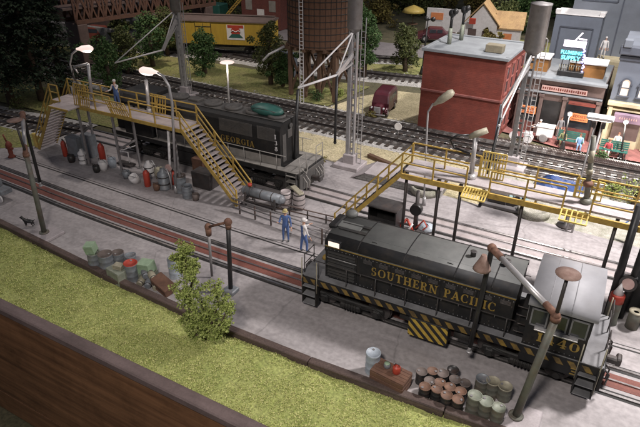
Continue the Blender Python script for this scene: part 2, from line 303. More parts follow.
    def yprism(s, poly, y0, y1, mi=0):   # poly in (x,z)
        n = len(poly); vs = [(x, y0, z) for x, z in poly] + [(x, y1, z) for x, z in poly]
        return s.add(vs, [tuple(range(n)), tuple(range(n, 2 * n))[::-1]] + [(i, n + i, n + (i + 1) % n, (i + 1) % n) for i in range(n)], mi)
    def build(s, name, m, parent=None, loc=None, rz=0.0):
        me = bpy.data.meshes.new(name); me.from_pydata(s.v, [], s.f)
        ms = m if isinstance(m, (list, tuple)) else [m]
        for x in ms: me.materials.append(getm(x))
        me.polygons.foreach_set('material_index', s.m); me.polygons.foreach_set('use_smooth', s.sm)
        me.update()
        bm = bmesh.new(); bm.from_mesh(me); bmesh.ops.recalc_face_normals(bm, faces=bm.faces); bm.to_mesh(me); bm.free()
        o = bpy.data.objects.new(name, me); COL.objects.link(o)
        if parent is not None: o.parent = parent
        if loc is not None: o.location = loc
        o.rotation_euler.z = rz
        return o
def tag(o, label=None, cat=None, group=None, kind=None):
    if label: o['label'] = label
    if cat: o['category'] = cat
    if group: o['group'] = group
    if kind: o['kind'] = kind
    return o
def thing(name, label, cat, loc=(0, 0, 0), rz=0.0, group=None):
    o = bpy.data.objects.new(name, None); COL.objects.link(o); o.empty_display_size = 0.3
    o.location = loc; o.rotation_euler.z = rz
    return tag(o, label, cat, group)
def dup(root, loc, rz=0.0, label=None, group=None, scale=None):
    r = root.copy(); COL.objects.link(r); r.location = loc; r.rotation_euler.z = rz
    if scale: r.scale = (scale,) * 3
    if label: r['label'] = label
    if group: r['group'] = group
    for ch in list(root.children):
        c = ch.copy(); COL.objects.link(c); c.parent = r
        for g in ch.children:
            d = g.copy(); COL.objects.link(d); d.parent = c
    return r
# serif lettering: slab strokes in a 1-high box ------------------------------------
def glyph(ch):
    """returns (width, list of polygons)"""
    T, t = 0.20, 0.09          # thick and thin
    P = []
    def q(x0, y0, x1, y1): P.append([(x0, y0), (x1, y0), (x1, y1), (x0, y1)])
    def serif(x, y, w=0.36): q(x - w / 2, y - 0.0, x + w / 2, y + t)
    def stem(x, y0=0, y1=1, w=T, sf=True):
        q(x - w / 2, y0, x + w / 2, y1)
        if sf:
            if y0 == 0: serif(x, 0)
            if y1 == 1: serif(x, 1 - t)
    def slant(x0, y0, x1, y1, w): P.append([(x0 - w / 2, y0), (x0 + w / 2, y0), (x1 + w / 2, y1), (x1 - w / 2, y1)])
    def arc(cx, cy, rx, ry, a0, a1, n=10, tk=T, tn=t):
        for i in range(n):
            A = [a0 + (a1 - a0) * k / n for k in (i, i + 1)]; pts = []
            for a in A:
                c, s = math.cos(math.radians(a)), math.sin(math.radians(a)); th = tn + (tk - tn) * c * c
                pts.append(((cx + rx * c, cy + ry * s), (cx + (rx - th) * c, cy + (ry - th * (0.55 if abs(s) > .5 else 1)) * s)))
            P.append([pts[0][0], pts[1][0], pts[1][1], pts[0][1]])
    if ch == 'I': stem(.2); return .4, P
    if ch == 'H': stem(.2); stem(.72); q(.2, .46, .72, .55); return .92, P
    if ch == 'T': stem(.4, 0, 1, T, False); serif(.4, 0); q(.02, 1 - t, .78, 1); q(.02, .78, .09, 1); q(.71, .78, .78, 1); return .8, P
    if ch == 'E': stem(.2); q(.02, 0, .68, t); q(.02, 1 - t, .66, 1); q(.2, .46, .52, .54); q(.62, 0, .68, .26); q(.60, .76, .66, 1); q(.47, .38, .52, .62); return .72, P
    if ch == 'F': stem(.2); q(.02, 1 - t, .66, 1); q(.2, .46, .52, .54); q(.60, .76, .66, 1); q(.47, .38, .52, .62); return .68, P
    if ch == 'L': stem(.2); q(.02, 0, .68, t); q(.62, 0, .68, .26); return .7, P
    if ch == 'N': stem(.16, 0, 1, t, True); stem(.76, 0, 1, t, False); serif(.76, 1 - t, .3); slant(.16, 1, .74, 0, T); return .92, P
    if ch == 'A': slant(.12, 0, .40, 1, t); slant(.68, 0, .42, 1, T); q(.2, .28, .62, .36); serif(.12, 0, .28); serif(.68, 0, .34); return .82, P
    if ch == 'U': q(.1, .3, .28, 1); q(.64, .3, .73, 1); serif(.19, 1 - t); serif(.68, 1 - t, .28); arc(.415, .33, .315, .33, 180, 360); return .86, P
    if ch in 'PR':
        stem(.2); arc(.38, .74, .3, .26, -90, 90); q(.2, 1 - t, .4, 1); q(.2, .48, .4, .55)
        if ch == 'R': slant(.62, 0, .42, .5, T); q(.6, 0, .82, t); return .82, P
        return .72, P
    if ch in 'O0': w = .44 if ch == 'O' else .34; arc(w, .5, w, .5, 0, 360, 20); return 2 * w + .04, P
    if ch in 'CG':
        arc(.44, .5, .42, .5, 50, 310, 16); q(.66, .68, .72, .96)
        if ch == 'G': q(.58, .04, .76, .42); q(.48, .42, .84, .48); return .88, P
        q(.66, .04, .72, .26); return .80, P
    if ch == 'S': arc(.34, .73, .29, .27, 60, 270, 12); arc(.34, .27, .29, .27, -120, 90, 12); q(.5, .72, .56, 1); q(.1, 0, .16, .28); return .7, P
    if ch == '1': stem(.22); q(.06, .78, .2, .86); return .44, P
    if ch == '4': q(.38, 0, .56, 1); serif(.47, 0, .36); q(.02, .26, .68, .34); slant(.08, .3, .44, 1, t); return .74, P
    if ch == '3': arc(.3, .74, .26, .26, -90, 150, 10); arc(.3, .27, .29, .27, -150, 90, 10); return .64, P
    if ch == '6': arc(.33, .3, .3, .3, 0, 360, 14); arc(.42, .42, .4, .56, 100, 180, 8); return .68, P
    if ch == '8': arc(.32, .75, .24, .25, 0, 360, 14); arc(.32, .27, .3, .28, 0, 360, 14); return .68, P
    return .45, P
def letters(txt, o, ux, uz, h, wscale, m, parent, name='lettering', thick=0.012, gap=0.12, width=None):
    """text starting at o; ux text direction, uz up; raised lettering"""
    o = Vector(o); ux = Vector(ux); uz = Vector(uz); nn = ux.cross(uz)
    gl = [glyph(c) for c in txt]; tot = sum(g[0] + gap for g in gl) - gap
    if width: wscale = width / tot / h
    mb = MB(); x = 0
    for w, polys in gl:
        for k, p in enumerate(polys):
            t = thick + 0.0007 * (k % 5)
            n = len(p); vs = [o + ux * ((x + a) * h * wscale) + uz * (b * h) for a, b in p]; vs += [v + nn * t for v in vs]
            mb.add(vs, [tuple(range(n, 2 * n))] + [(i, (i + 1) % n, n + (i + 1) % n, n + i) for i in range(n)])
        x += w + gap
    return mb.build(name, m, parent)
def block_text(txt, m, parent, loc, rot, size, xs=1.0, name='lettering', ext=0.01, align='CENTER', off=0.0):
    cu = bpy.data.curves.new(name, 'FONT'); cu.body = txt; cu.size = size; cu.extrude = ext; cu.offset = off; cu.align_x = align; cu.align_y = 'CENTER'
    tmp = bpy.data.objects.new('tmp', cu); COL.objects.link(tmp); bpy.context.view_layer.update()
    me = bpy.data.meshes.new_from_object(tmp.evaluated_get(bpy.context.evaluated_depsgraph_get())); bpy.data.objects.remove(tmp)
    me.materials.clear(); me.materials.append(getm(m))
    o = bpy.data.objects.new(name, me); COL.objects.link(o); o.parent = parent; o.location = loc; o.rotation_euler = rot; o.scale = (xs, 1, 1)
    return o
# leaf clouds ------------------------------------------------------------------
def leaf_cloud(mb, c, rad, n, size, rr, shell=0.55, mi=0):
    c = Vector(c)
    for _ in range(n):
        while True:
            d = Vector((rr.uniform(-1, 1), rr.uniform(-1, 1), rr.uniform(-1, 1)))
            if 0.05 < d.length < 1: break
        d = d.normalized() * (shell + (1 - shell) * rr.random()) if rr.random() < .75 else d
        p = c + Vector((d.x * rad[0], d.y * rad[1], d.z * rad[2]))
        s = size * rr.uniform(.55, 1.35)
        u = Vector((rr.gauss(0, 1), rr.gauss(0, 1), rr.gauss(0, .7))).normalized(); w = u.orthogonal().normalized()
        w = (Matrix.Rotation(rr.uniform(0, 6.28), 3, u) @ w)
        v = u.cross(w)
        mb.add([p - u * s * .5, p + w * s * .32 + v * s * .05, p + u * s * .5, p - w * s * .32], [(0, 1, 2, 3)], mi)
M['gravel_grey'] = mat('gravel_grey', (0.42, 0.40, 0.35), (0.24, 0.23, 0.18), 2.5, 0.9, 0, 0.4, 0.5, (0.10, 0.13, 0.05), fine=0.5)
# ================================================================== SETTING
def sheet(name, poly, z, m, label=None):
    mb = MB(); mb.add([(x, y, z) for x, y in poly], [tuple(range(len(poly)))])
    o = mb.build(name, m); o['kind'] = 'structure'
    return o
GND = -0.12
sheet('ground', [(-220, -60), (160, -60), (160, 260), (-220, 260)], -9.5, 'soil')
# layout table-top: everything stands on it, front edge at the fascia
def rough_ground(name, x0, x1, y0, y1, nx, ny, z, m, amp, seed, keep=None):
    rr = random.Random(seed); vs = []; fs = []
    from mathutils import noise
    for j in range(ny + 1):
        for i in range(nx + 1):
            x = x0 + (x1 - x0) * i / nx; y = y0 + (y1 - y0) * j / ny
            vs.append((x, y, z + amp * noise.noise(Vector((x * .9, y * .9, seed))) + amp * .4 * noise.noise(Vector((x * 4, y * 4, seed)))))
    for j in range(ny):
        for i in range(nx): a = j * (nx + 1) + i; fs.append((a, a + 1, a + nx + 2, a + nx + 1))
    mb = MB(); mb.add(vs, fs, 0, True); o = mb.build(name, m); o['kind'] = 'structure'; return o
rough_ground('terrain', -120, 70, 13.2, 130, 190, 117, GND, 'soil', 0.05, 3)
KP = [(-60, 14.95), (-50, 14.75), (-38, 14.45), (-30, 14.1), (-23.6, 13.62), (-18.2, 13.22), (-12.8, 12.98), (-7.6, 13.02), (-2.6, 13.25), (3, 13.5), (12, 13.8), (25, 14.2)]
def kerb_y(x):
    for (x0, y0), (x1, y1) in zip(KP[:-1], KP[1:]):
        if x0 <= x <= x1: return y0 + (y1 - y0) * (x - x0) / (x1 - x0)
    return 13.5
gb = rough_ground('grass_bank', -60, 25, 0, 1, 340, 30, 0.0, 'turf', 0.0, 5)
from mathutils import noise as NZ
def bank_z(x, y): return .10 * NZ.noise(Vector((x * .9, y * .9, 5))) + .05 * NZ.noise(Vector((x * 4, y * 4, 5))) - .02
for v in gb.data.vertices:
    y = 9.85 + (kerb_y(v.co.x) - .02 - 9.85) * v.co.y; v.co = (v.co.x, y, bank_z(v.co.x, y))
# tufts of ground foam
rr = random.Random(11); mb = MB()
for _ in range(34000):
    x = rr.uniform(-26, 1.5); y = 9.9 + rr.random() * (kerb_y(x) - .2 - 9.9)
    if NZ.noise(Vector((x * 1.6, y * 1.6, 9))) + rr.uniform(-.5, .5) < -.22: continue
    s = rr.uniform(.022, .058)
    for k in range(3):
        a = rr.uniform(0, 6.28); t = Vector((math.cos(a), math.sin(a), rr.uniform(.2, 1.1))).normalized(); w = t.cross(Vector((0, 0, 1))).normalized()
        p = Vector((x + rr.uniform(-.05, .05), y + rr.uniform(-.05, .05), bank_z(x, y) + rr.uniform(-.02, .05)))
        mb.add([p - w * s * .5, p + w * s * .5, p + t * s * 1.1], [(0, 1, 2)])
tag(mb.build('grass', leafmat('ground_foam', (0.24, 0.29, 0.07), (0.40, 0.42, 0.14), (0.56, 0.54, 0.24))), 'yellow green flocked turf between the kerb and the wooden fascia', 'grass', kind='stuff')
# concrete apron
sheet('pavement', [(-60, 14.6), (-27, 13.9), (-23, 13.55), (-17, 13.3), (-7.4, 13.3), (-2.4, 13.5), (20, 13.9), (20, 27.2), (3, 27.6), (-8, 28.3), (-16, 29.4), (-19, 28.4), (-27, 26.5), (-32.6, 24.6), (-34.2, 21.4), (-37, 19.2), (-60, 18.6)], 0.0, 'concrete')
sheet('sandy_ground', [(-24, 29.0), (-19, 28.0), (-15, 29.2), (-8, 28.1), (-5.2, 27.9), (-5.8, 33.9), (-20, 34.6), (-27, 33.5)], -0.03, 'sand')
sheet('gravel_ground', [(-5.2, 27.9), (3, 27.4), (30, 27), (30, 33.6), (-5.8, 33.9)], -0.034, 'gravel_grey')
sheet('sandy_yard', [(-20.6, 38.6), (-19.6, 42.5), (-17.5, 45.5), (-12.0, 46.5), (-11, 38.6)], -0.03, 'sand')
sheet('lawn', [(-70, 38.9), (-20.8, 38.9), (-20, 45.5), (-60, 44.5)], -0.035, 'farturf')
sheet('lawn', [(-23.5, 50.5), (-14, 51), (-15, 60), (-24, 55)], -0.035, 'farturf')
sheet('lawn', [(-13, 58), (-4, 58), (-6, 72), (-16, 72)], -0.035, 'farturf')
sheet('lawn', [(-60, 26.3), (-27, 26.8), (-26, 33), (-60, 29.5)], -0.035, 'farturf')
sheet('lawn', [(-60, 18.8), (-37, 19.4), (-34.5, 21.3), (-33.5, 23.0), (-60, 22.6)], -0.035, 'farturf')
sheet('road', [(-40, 58.0), (-24, 56.6), (-14, 59), (0, 62), (0, 66), (-14.5, 65.5), (-25, 62.5), (-40, 63)], -0.03, 'asphalt')
sheet('sidewalk', [(-8.2, 40.4), (-3, 38.9), (12, 38.9), (12, 43.5), (-8.2, 43.5)], 0.02, 'brickpave')
# distant room backdrop: a dark wall far behind the layout
mb = MB(); mb.box((-20, 134, 20), (260, 0.4, 60)); o = mb.build('backdrop_wall', mat('dark_backdrop', (0.02, 0.022, 0.02), (0.01, 0.012, 0.012), 0.1, 0.9, 0, 0, 0.3)); tag(o, 'dark wall of the room far behind the layout', 'wall')
# fascia ---------------------------------------------------------------
fa = thing('fascia_board', 'long dark stained wooden board along the front edge of the layout', 'board', (0, 9.5, 0))
mb = MB(); mb.box((-14, 0.10, -3.1), (90, 0.22, 5.7)); mb.build('face_board', 'fascia', fa)
mb = MB(); mb.box((-14, 0.14, 0.0), (90, 0.50, 0.34), bev=0.05); mb.build('top_edge', 'fascia_top', fa)
fb = thing('lower_shelf_board', 'dark wooden plank set back below the long fascia board', 'board', (0, 9.5, -7.0))
mb = MB(); mb.box((-16, 0.6, -0.9), (90, 0.2, 1.5), bev=.03); mb.build('plank', 'fascia', fb)
# kerb timbers -------------------------------------------------------------
KP = KP[1:-1]
kl = ['at the far left end of the kerb, running out of view', 'at the left edge, left of the leaning fuel column', 'in front of the leaning fuel column with a square pad',
      'just right of the square pad in front of the fuel column', 'directly in front of the heap of drums and crates', 'behind the tall leafy bush, left of the kerbside pipe stand',
      'between the pipe stand and the small brown crate', 'in front of the brown crate and the rusty drum cluster', 'in front of the pale topped drums at the bottom edge']
for i in range(1, len(KP) - 1):
    a, b = Vector((*KP[i], 0)), Vector((*KP[i + 1], 0)); L_ = (b - a).length
    mb = MB(); mb.box((L_ / 2, 0, .07), (L_ - .03, .32, .36), bev=.03)
    for k in range(int(L_ / 1.4)): mb.cyl((0.7 + k * 1.4, -.155, .14), (0.7 + k * 1.4, -.17, .14), .03, n=6)
    o = mb.build('kerb_timber', 'timber'); o.location = a; o.rotation_euler.z = math.atan2(b.y - a.y, b.x - a.x)
    tag(o, 'brown kerb timber ' + kl[i], 'timber', 'kerb timbers laid end to end between grass and concrete')

# ================================================================== TRACKS
def offs(path, d):
    out = []
    for i, p in enumerate(path):
        a = Vector(path[max(i - 1, 0)]); b = Vector(path[min(i + 1, len(path) - 1)]); t = (b - a).normalized()
        out.append(Vector(p) + Vector((-t.y, t.x)) * d)
    return out
def ribbon(mb, path, w, z0, z1, mi=0):
    l = offs(path, w / 2); r = offs(path, -w / 2); n = len(path); vs = []
    for P, z in ((l, z1), (r, z1), (r, z0), (l, z0)): vs += [(p.x, p.y, z) for p in P]
    fs = []
    for i in range(n - 1):
        for k in range(4): a = k * n; b = ((k + 1) % 4) * n; fs.append((a + i, a + i + 1, b + i + 1, b + i))
    fs += [(0, n, 2 * n, 3 * n), (n - 1, 4 * n - 1, 3 * n - 1, 2 * n - 1)]
    mb.add(vs, fs, mi)
def dense(path, step=1.5):
    out = []
    for i in range(len(path) - 1):
        a, b = Vector(path[i]), Vector(path[i + 1]); n = max(1, int((b - a).length / step))
        p0 = Vector(path[i - 1]) if i else a * 2 - b; p3 = Vector(path[i + 2]) if i + 2 < len(path) else b * 2 - a
        for k in range(n):
            t = k / n; out.append(.5 * ((2 * a) + (b - p0) * t + (2 * p0 - 5 * a + 4 * b - p3) * t * t + (3 * a - p0 - 3 * b + p3) * t ** 3))
    out.append(Vector(path[-1])); return out
GA = 0.70
def ballasted(path, label, seed, w=3.4, stones=True, zb=-0.06, rails=3):
    pth = dense(path); rr = random.Random(seed)
    mb = MB(); l0 = offs(pth, w / 2 + .35); l1 = offs(pth, w / 2 - .2); r1 = offs(pth, -w / 2 + .2); r0 = offs(pth, -w / 2 - .35); n = len(pth); vs = []
    for P, z in ((l0, -0.12), (l1, zb + .06), (r1, zb + .06), (r0, -0.12)): vs += [(p.x, p.y, z) for p in P]
    fs = [(k * n + i, k * n + i + 1, (k + 1) * n + i + 1, (k + 1) * n + i) for i in range(n - 1) for k in range(3)]
    mb.add(vs, fs); o = mb.build('ballast', 'ballast'); o['kind'] = 'structure'
    t = thing('railway_track', label, 'track')
    for d in ((GA, 0, -GA) if rails == 3 else (GA, -GA)):
        mb = MB(); p = offs(pth, d); ribbon(mb, p, .16, zb + .12, zb + .15); ribbon(mb, p, .035, zb + .15, zb + .24); ribbon(mb, p, .08, zb + .24, zb + .285)
        mb.build('rail', 'rail' if d else 'rail_dark', t)
    mb = MB(); d = 0; L_ = 0
    for i in range(n - 1):
        a, b = pth[i], pth[i + 1]; s = (b - a).length; ang = math.atan2(b.y - a.y, b.x - a.x)
        while L_ < s:
            p = a + (b - a) * (L_ / s); mb.box((p.x, p.y, zb + .06), (.26, 2.5 + rr.uniform(-.05, .05), .14), rot=(0, 0, ang + rr.uniform(-.02, .02))); L_ += .62
        L_ -= s
    mb.build('sleepers', 'tie', t)
    if stones:
        mb = MB(); sb = MB()
        for _ in range(stones):
            i = rr.randrange(n - 1); p = pth[i] + (pth[i + 1] - pth[i]) * rr.random(); q = Vector((p.x, p.y)); a, b = pth[i], pth[i + 1]; tt = (b - a).normalized()
            q += Vector((-tt.y, tt.x)) * rr.uniform(-w / 2 - .3, w / 2 + .3); s = rr.uniform(.05, .12)
            z = zb + .05
            vs = [q.to_3d() + Vector((rr.uniform(-s, s), rr.uniform(-s, s), z + rr.uniform(0, s))) for _ in range(4)]
            mb.add(vs, [(0, 1, 2), (0, 2, 3), (0, 3, 1), (1, 3, 2)])
        mb.build('loose_stones', 'stone_grain')['kind'] = 'stuff'; bpy.data.objects[-1] if False else None
    return t
def lab_last(): pass
t1 = ballasted([(-95, 39.6), (-60, 38.6), (-36, 37.5), (-20, 36.9), (0, 36.9), (40, 38.0)], 'rear main line track passing in front of the red building', 1, stones=3500)
t2 = ballasted([(-95, 36.8), (-60, 35.9), (-36, 34.9), (-20, 34.6), (0, 34.4), (40, 35.2)], 'front main line track along the sandy yard behind the sand towers', 2, stones=3500)
t3 = ballasted([(-90, 48.6), (-50, 48.8), (-30, 48.2), (-22, 48.9), (-12, 50.5), (10, 54)], 'back track curving behind the trees and maroon van', 3, stones=1500)
t4 = ballasted([(-110, 41.5), (-60, 44.2), (-45, 46.6), (-30, 52.2), (-20, 56.0)], 'far track under the yellow refrigerator car', 4, stones=600)
t5 = ballasted([(-95, 23.6), (-60, 24.0), (-44, 24.0), (-33.5, 24.9)], 'overgrown ballasted track entering from the left behind the tall conifers', 5, stones=600, zb=-.1)
for o in bpy.data.objects:
    if o.name.startswith('loose_stones'): tag(o, 'loose grey ballast stones scattered along a track', 'gravel')
def inlaid(rear, cent, front, label, plank=True, red='plank_red'):
    rear, cent, front = dense(rear), dense(cent), dense(front)
    t = thing('inlaid_track', label, 'track')
    for p in (rear, front):
        mb = MB(); ribbon(mb, p, .10, -.02, .055); mb.build('rail', 'rail', t)
    mb = MB(); ribbon(mb, cent, .07, -.02, .06); mb.build('centre_rail', 'rail', t)
    for p, s in ((rear, -.13), (rear, .11), (front, -.11), (front, .13)):
        mb = MB(); ribbon(mb, offs(p, s), .10, -.02, .006); mb.build('flangeway', 'under', t)
    return t, rear, front, cent
pr = [(-60, 19.1), (-44, 18.75), (-33, 18.35), (-24, 18.0), (-12, 17.9), (2, 18.22), (14, 18.55)]
pf = [(-60, 17.6), (-44, 17.35), (-31, 17.02), (-24, 16.66), (-12, 16.52), (2, 16.80), (14, 17.1)]
pc = [((a[0] + b[0]) / 2, (a[1] + b[1]) / 2) for a, b in zip(pr, pf)]
pit, *_ = inlaid(pr, pc, pf, 'track set in the concrete with red planks between its rails, under the grey locomotive')
mb = MB(); ribbon(mb, dense(pc), .72, -.02, .012); mb.build('plank_infill', 'plank_red', pit)
gr = [(-33.5, 25.7), (-20, 25.75), (-8, 25.55), (6, 25.6), (16, 25.7)]; gf = [(-33.5, 24.3), (-20, 24.4), (-8, 24.2), (6, 24.25), (16, 24.4)]
gc = [((a[0] + b[0]) / 2, (a[1] + b[1]) / 2) for a, b in zip(gr, gf)]
gt, *_ = inlaid(gr, gc, gf, 'concrete set track with cream strips, running under the black Georgia locomotive')
for s in (.36, -.36):
    mb = MB(); ribbon(mb, offs(dense(gc), s), .40, -.02, .012); mb.build('strip_infill', 'deck', gt)
mb = MB(); ribbon(mb, dense([(-34, 19.75), (-25, 19.5), (-16, 19.25), (-4, 19.3), (14, 19.9)]), .09, -.02, .005); ribbon(mb, dense([(-34, 19.95), (-25, 19.70), (-16, 19.45), (-4, 19.5), (14, 20.1)]), .04, -.02, .005)
mb.build('drain_slot', 'under')['kind'] = 'structure'
M['pale_rust'] = mat('pale_rust', (.33, .23, .19), (.19, .11, .085), 4, .7, .1, .05, .5, (.12, .06, .04))
# ================================================================== FOREGROUND THINGS
# --- drums
def drum(label, loc, body='drum_grey', lid='drum_rust', r=.29, h=.86, group='drums standing along the front kerb', cat='drum', tilt=None, name='drum', cap=True):
    t = thing(name, label, cat, loc, R.uniform(0, 6), group)
    if tilt: t.rotation_euler = tilt
    t.scale = (R.uniform(.96, 1.04),) * 3
    if not tilt: t.rotation_euler = (R.uniform(-.03, .03), R.uniform(-.03, .03), t.rotation_euler.z)
    p = [(r * .98, 0), (r, .02)]
    for f in (.0, .33, .66): p += [(r, h * (f + .03)), (r * .97, h * (f + .06)), (r * .97, h * (f + .27)), (r, h * (f + .30))]
    p += [(r, h)]
    m = MB(); m.lathe(p, n=18); m.build('body', body, t)
    m = MB(); m.lathe([(r * 1.0, h), (r * 1.015, h + .012), (r * 1.0, h + .03), (r * .93, h + .03), (r * .92, h + .012), (.01, h + .014)], n=18)
    m.build('lid', lid, t)
    if cap:
        m = MB(); m.cyl((r * .55, 0, h + .012), (r * .55, 0, h + .035), .045, n=8); m.build('bung', 'grey_steel', t)
    return t
drum('pale blue drum standing alone left of the small brown crate', at(372, 371), 'drum_white', 'drum_white', r=.27, h=.92, group=None)
# rusty cluster: pixel of lid centre -> lid height .88
clu = [(422, 371, 'drum_rust2'), (433, 371, 'drum_rust'), (443, 373, 'drum_rust2'), (453, 370, 'drum_black'), (430, 380, 'drum_rust2'), (440, 382, 'drum_rust'), (455, 379, 'drum_rust2'), (465, 382, 'drum_rust2'),
       (425, 386, 'drum_rust'), (437, 389, 'drum_rust'), (450, 387, 'drum_rust'), (461, 391, 'drum_rust'), (447, 395, 'drum_rust'), (458, 399, 'drum_rust')]
cln = ['back left corner of the rusty drum cluster', 'second drum in the back row of the rusty cluster', 'third drum in the back row of the rusty cluster, left of the black one', 'black topped drum at the back of the rusty cluster',
       'second row of the rusty cluster, leftmost', 'centre of the second row of the rusty cluster', 'drum directly in front of the black topped drum', 'rightmost drum of the rusty cluster, beside the striped locomotive end of the row',
       'front left corner of the rusty cluster, orange brown lid', 'second from the left along the front of the rusty cluster', 'middle of the third row of the rusty cluster', 'right end of the third row of the rusty cluster',
       'third from the left along the front of the rusty cluster', 'front right corner of the rusty cluster, nearest the kerb']
for (x, y, lid), l in zip(clu, cln):
    p = at(x, y, .52); p.z = 0
    drum('rusty drum at the ' + l if 'drum' not in l[:30] else l, p, 'drum_black', lid, r=.20, h=.50, group='cluster of rusty drums by the kerb')
pal = [(483, 378, 'drum_grey'), (494, 381, 'drum_cream'), (506, 386, 'drum_cream'), (475, 396, 'drum_green'), (487, 401, 'drum_green'), (499, 407, 'drum_green')]
pln = ['grey lidded drum at the back left of the six neat drums', 'cream lidded drum in the middle of the back row of six', 'cream lidded drum at the back right of the six neat drums',
       'green grey lidded drum at the front left of the six neat drums', 'green grey lidded drum in the middle of the front row of six', 'green grey lidded drum at the front right of the six, beside the tall column']
for (x, y, lid), l in zip(pal, pln):
    p = at(x, y, .72); p.z = 0
    drum(l, p, 'column_green', lid, r=.232, h=.70, group='six ribbed drums in two rows by the kerb')
# crate with jar and red can
p = at(390, 384); ct = thing('wooden_crate', 'low brown wooden crate between the pale drum and the rusty drums', 'crate', p, math.radians(-6))
m = MB()
for z in (.1, .3, .5):
    for sy in (-.36, .36): m.box((0, sy, z), (1.25, .04, .17), bev=.01)
    for sx in (-.62, .62): m.box((sx, 0, z), (.04, .72, .17), bev=.01)
m.build('side_slats', 'crate', ct)
m = MB()
for k in range(5): m.box((0, -.29 + k * .145, .61), (1.26, .135, .035), bev=.008)
m.build('lid', 'crate', ct)
m = MB()
for sx in (-.58, .58):
    for sy in (-.32, .32): m.box((sx, sy, .3), (.07, .07, .6))
m.build('corner_posts', 'crate', ct)
j = thing('glass_jar', 'small pale jar standing on the brown crate', 'jar', p + Vector((-.2, .1, .63)))
m = MB(); m.lathe([(.11, 0), (.12, .03), (.12, .12), (.09, .16)], n=12); m.build('bowl', 'drum_grey', j); m = MB(); m.lathe([(.1, .16), (.1, .18), (.01, .185)], n=12); m.build('lid', 'mint', j)
j = thing('red_can', 'small red can standing on the brown crate', 'can', p + Vector((.18, .02, .63)))
m = MB(); m.lathe([(.13, 0), (.14, .02), (.14, .24), (.12, .27), (.03, .30), (.03, .33)], n=12); m.build('body', 'red', j); m = MB(); m.tube([(-.1, 0, .26), (-.06, 0, .38), (.06, 0, .38), (.1, 0, .26)], .012, 6); m.build('handle', 'dark_steel', j)
# --- heap left of the bush
H = [  # x,y px base, kind
 (96, 267, 'd', 'drum_grey', 'drum_green', .30, .80, 'grey drum under a green box at the left end of the junk heap'),
 (108, 270, 'd', 'drum_grey', 'drum_rust2', .33, .88, 'large grey drum second from the left end of the junk heap'),
 (120, 266, 'd', 'drum_grey', 'drum_rust2', .27, .72, 'grey drum behind the two crates in the junk heap'),
 (133, 279, 'd', 'drum_grey', 'red', .29, .84, 'grey drum with a red lid in the middle of the junk heap'),
 (133, 269, 'd', 'drum_grey', 'drum_grey', .26, .76, 'plain grey drum behind the red lidded drum of the heap'),
 (176, 276, 'd', 'drum_white', 'drum_grey', .29, .95, 'upright pale blue drum at the right end of the junk heap, half behind the bush')]
for x, y, _, b, l, r, h, lab in H:
    drum(lab, at(x, y), b, l, r, h, 'drums in the junk heap by the kerb')
def crate(label, loc, size, m1, rz=0, rx=0, ry=0, name='crate', cat='crate', group=None):
    t = thing(name, label, cat, loc, rz, group); t.rotation_euler = (rx, ry, rz); a, b, c = size
    m = MB(); m.box((0, 0, c / 2), (a, b, c - .02), bev=.015)
    for sx in (-1, 1):
        for sy in (-1, 1): m.box((sx * (a / 2 - .03), sy * (b / 2 + .004), c / 2), (.06, .03, c)); 
    for z in (.04, c - .04): m.box((0, -b / 2 - .012, z), (a - .1, .02, .06))
    m.build('box', m1, t)
    m = MB(); m.box((0, 0, c + .012), (a + .02, b + .02, .035), bev=.01); m.build('lid', m1, t)
    return t
p = at(96, 267); crate('green box tilted on top of the leftmost grey drum', p + Vector((0, 0, .84)), (.42, .40, .42), 'mint', .4, .15, -.12)
crate('grey weathered crate in front of the drums in the middle of the junk heap', at(120, 280), (.85, .6, .6), 'drum_green', -.15)
p = at(120, 280); crate('small beige box resting on the grey weathered crate', p + Vector((.05, .05, .63)), (.42, .3, .17), 'drum_cream', .2)
crate('mint green box on the right part of the junk heap', at(149, 278) + Vector((0, 0, .35)), (.62, .5, .5), 'mint', .15, .05, -.1)
crate('grey crate under the mint green box', at(149, 278) + Vector((0, 0, 0)), (.66, .55, .33), 'drum_green', .1)
crate('rusty brown crate tipped over at the right end of the junk heap', at(165, 290) + Vector((0, 0, .1)), (1.0, .55, .42), 'crate', -.2, .2, .18)
gp = 'small kegs stacked on their side in the junk heap'
for i, (x, y, dz, lb) in enumerate([(140, 285, .0, 'small keg lying at the foot of the red lidded drum'), (147, 287, .0, 'small keg lying on the concrete below the mint green box'), (154, 289, .0, 'small keg lying left of the tipped brown crate'),
                          (144, 283, .3, 'upper keg leaning between the red lidded drum and the mint green box'), (151, 286, .3, 'upper keg leaning against the tipped brown crate')]):
    t = thing('keg', lb, 'keg', at(x, y) + Vector((0, .15, .16 + dz)), .3 + .2 * i, gp)
    m = MB(); m.lathe([(.13, -.28), (.16, -.1), (.165, 0), (.16, .1), (.13, .28)], n=14, rot=(PI / 2 + .1, 0, 0)); m.build('staves', 'drum_grey' if i % 2 else 'drum_cream', t)
    m = MB()
    for z in (-.2, .2): m.lathe([(.152, z - .02), (.158, z), (.152, z + .02)], n=14, rot=(PI / 2 + .1, 0, 0))
    m.build('hoops', 'dark_steel', t)
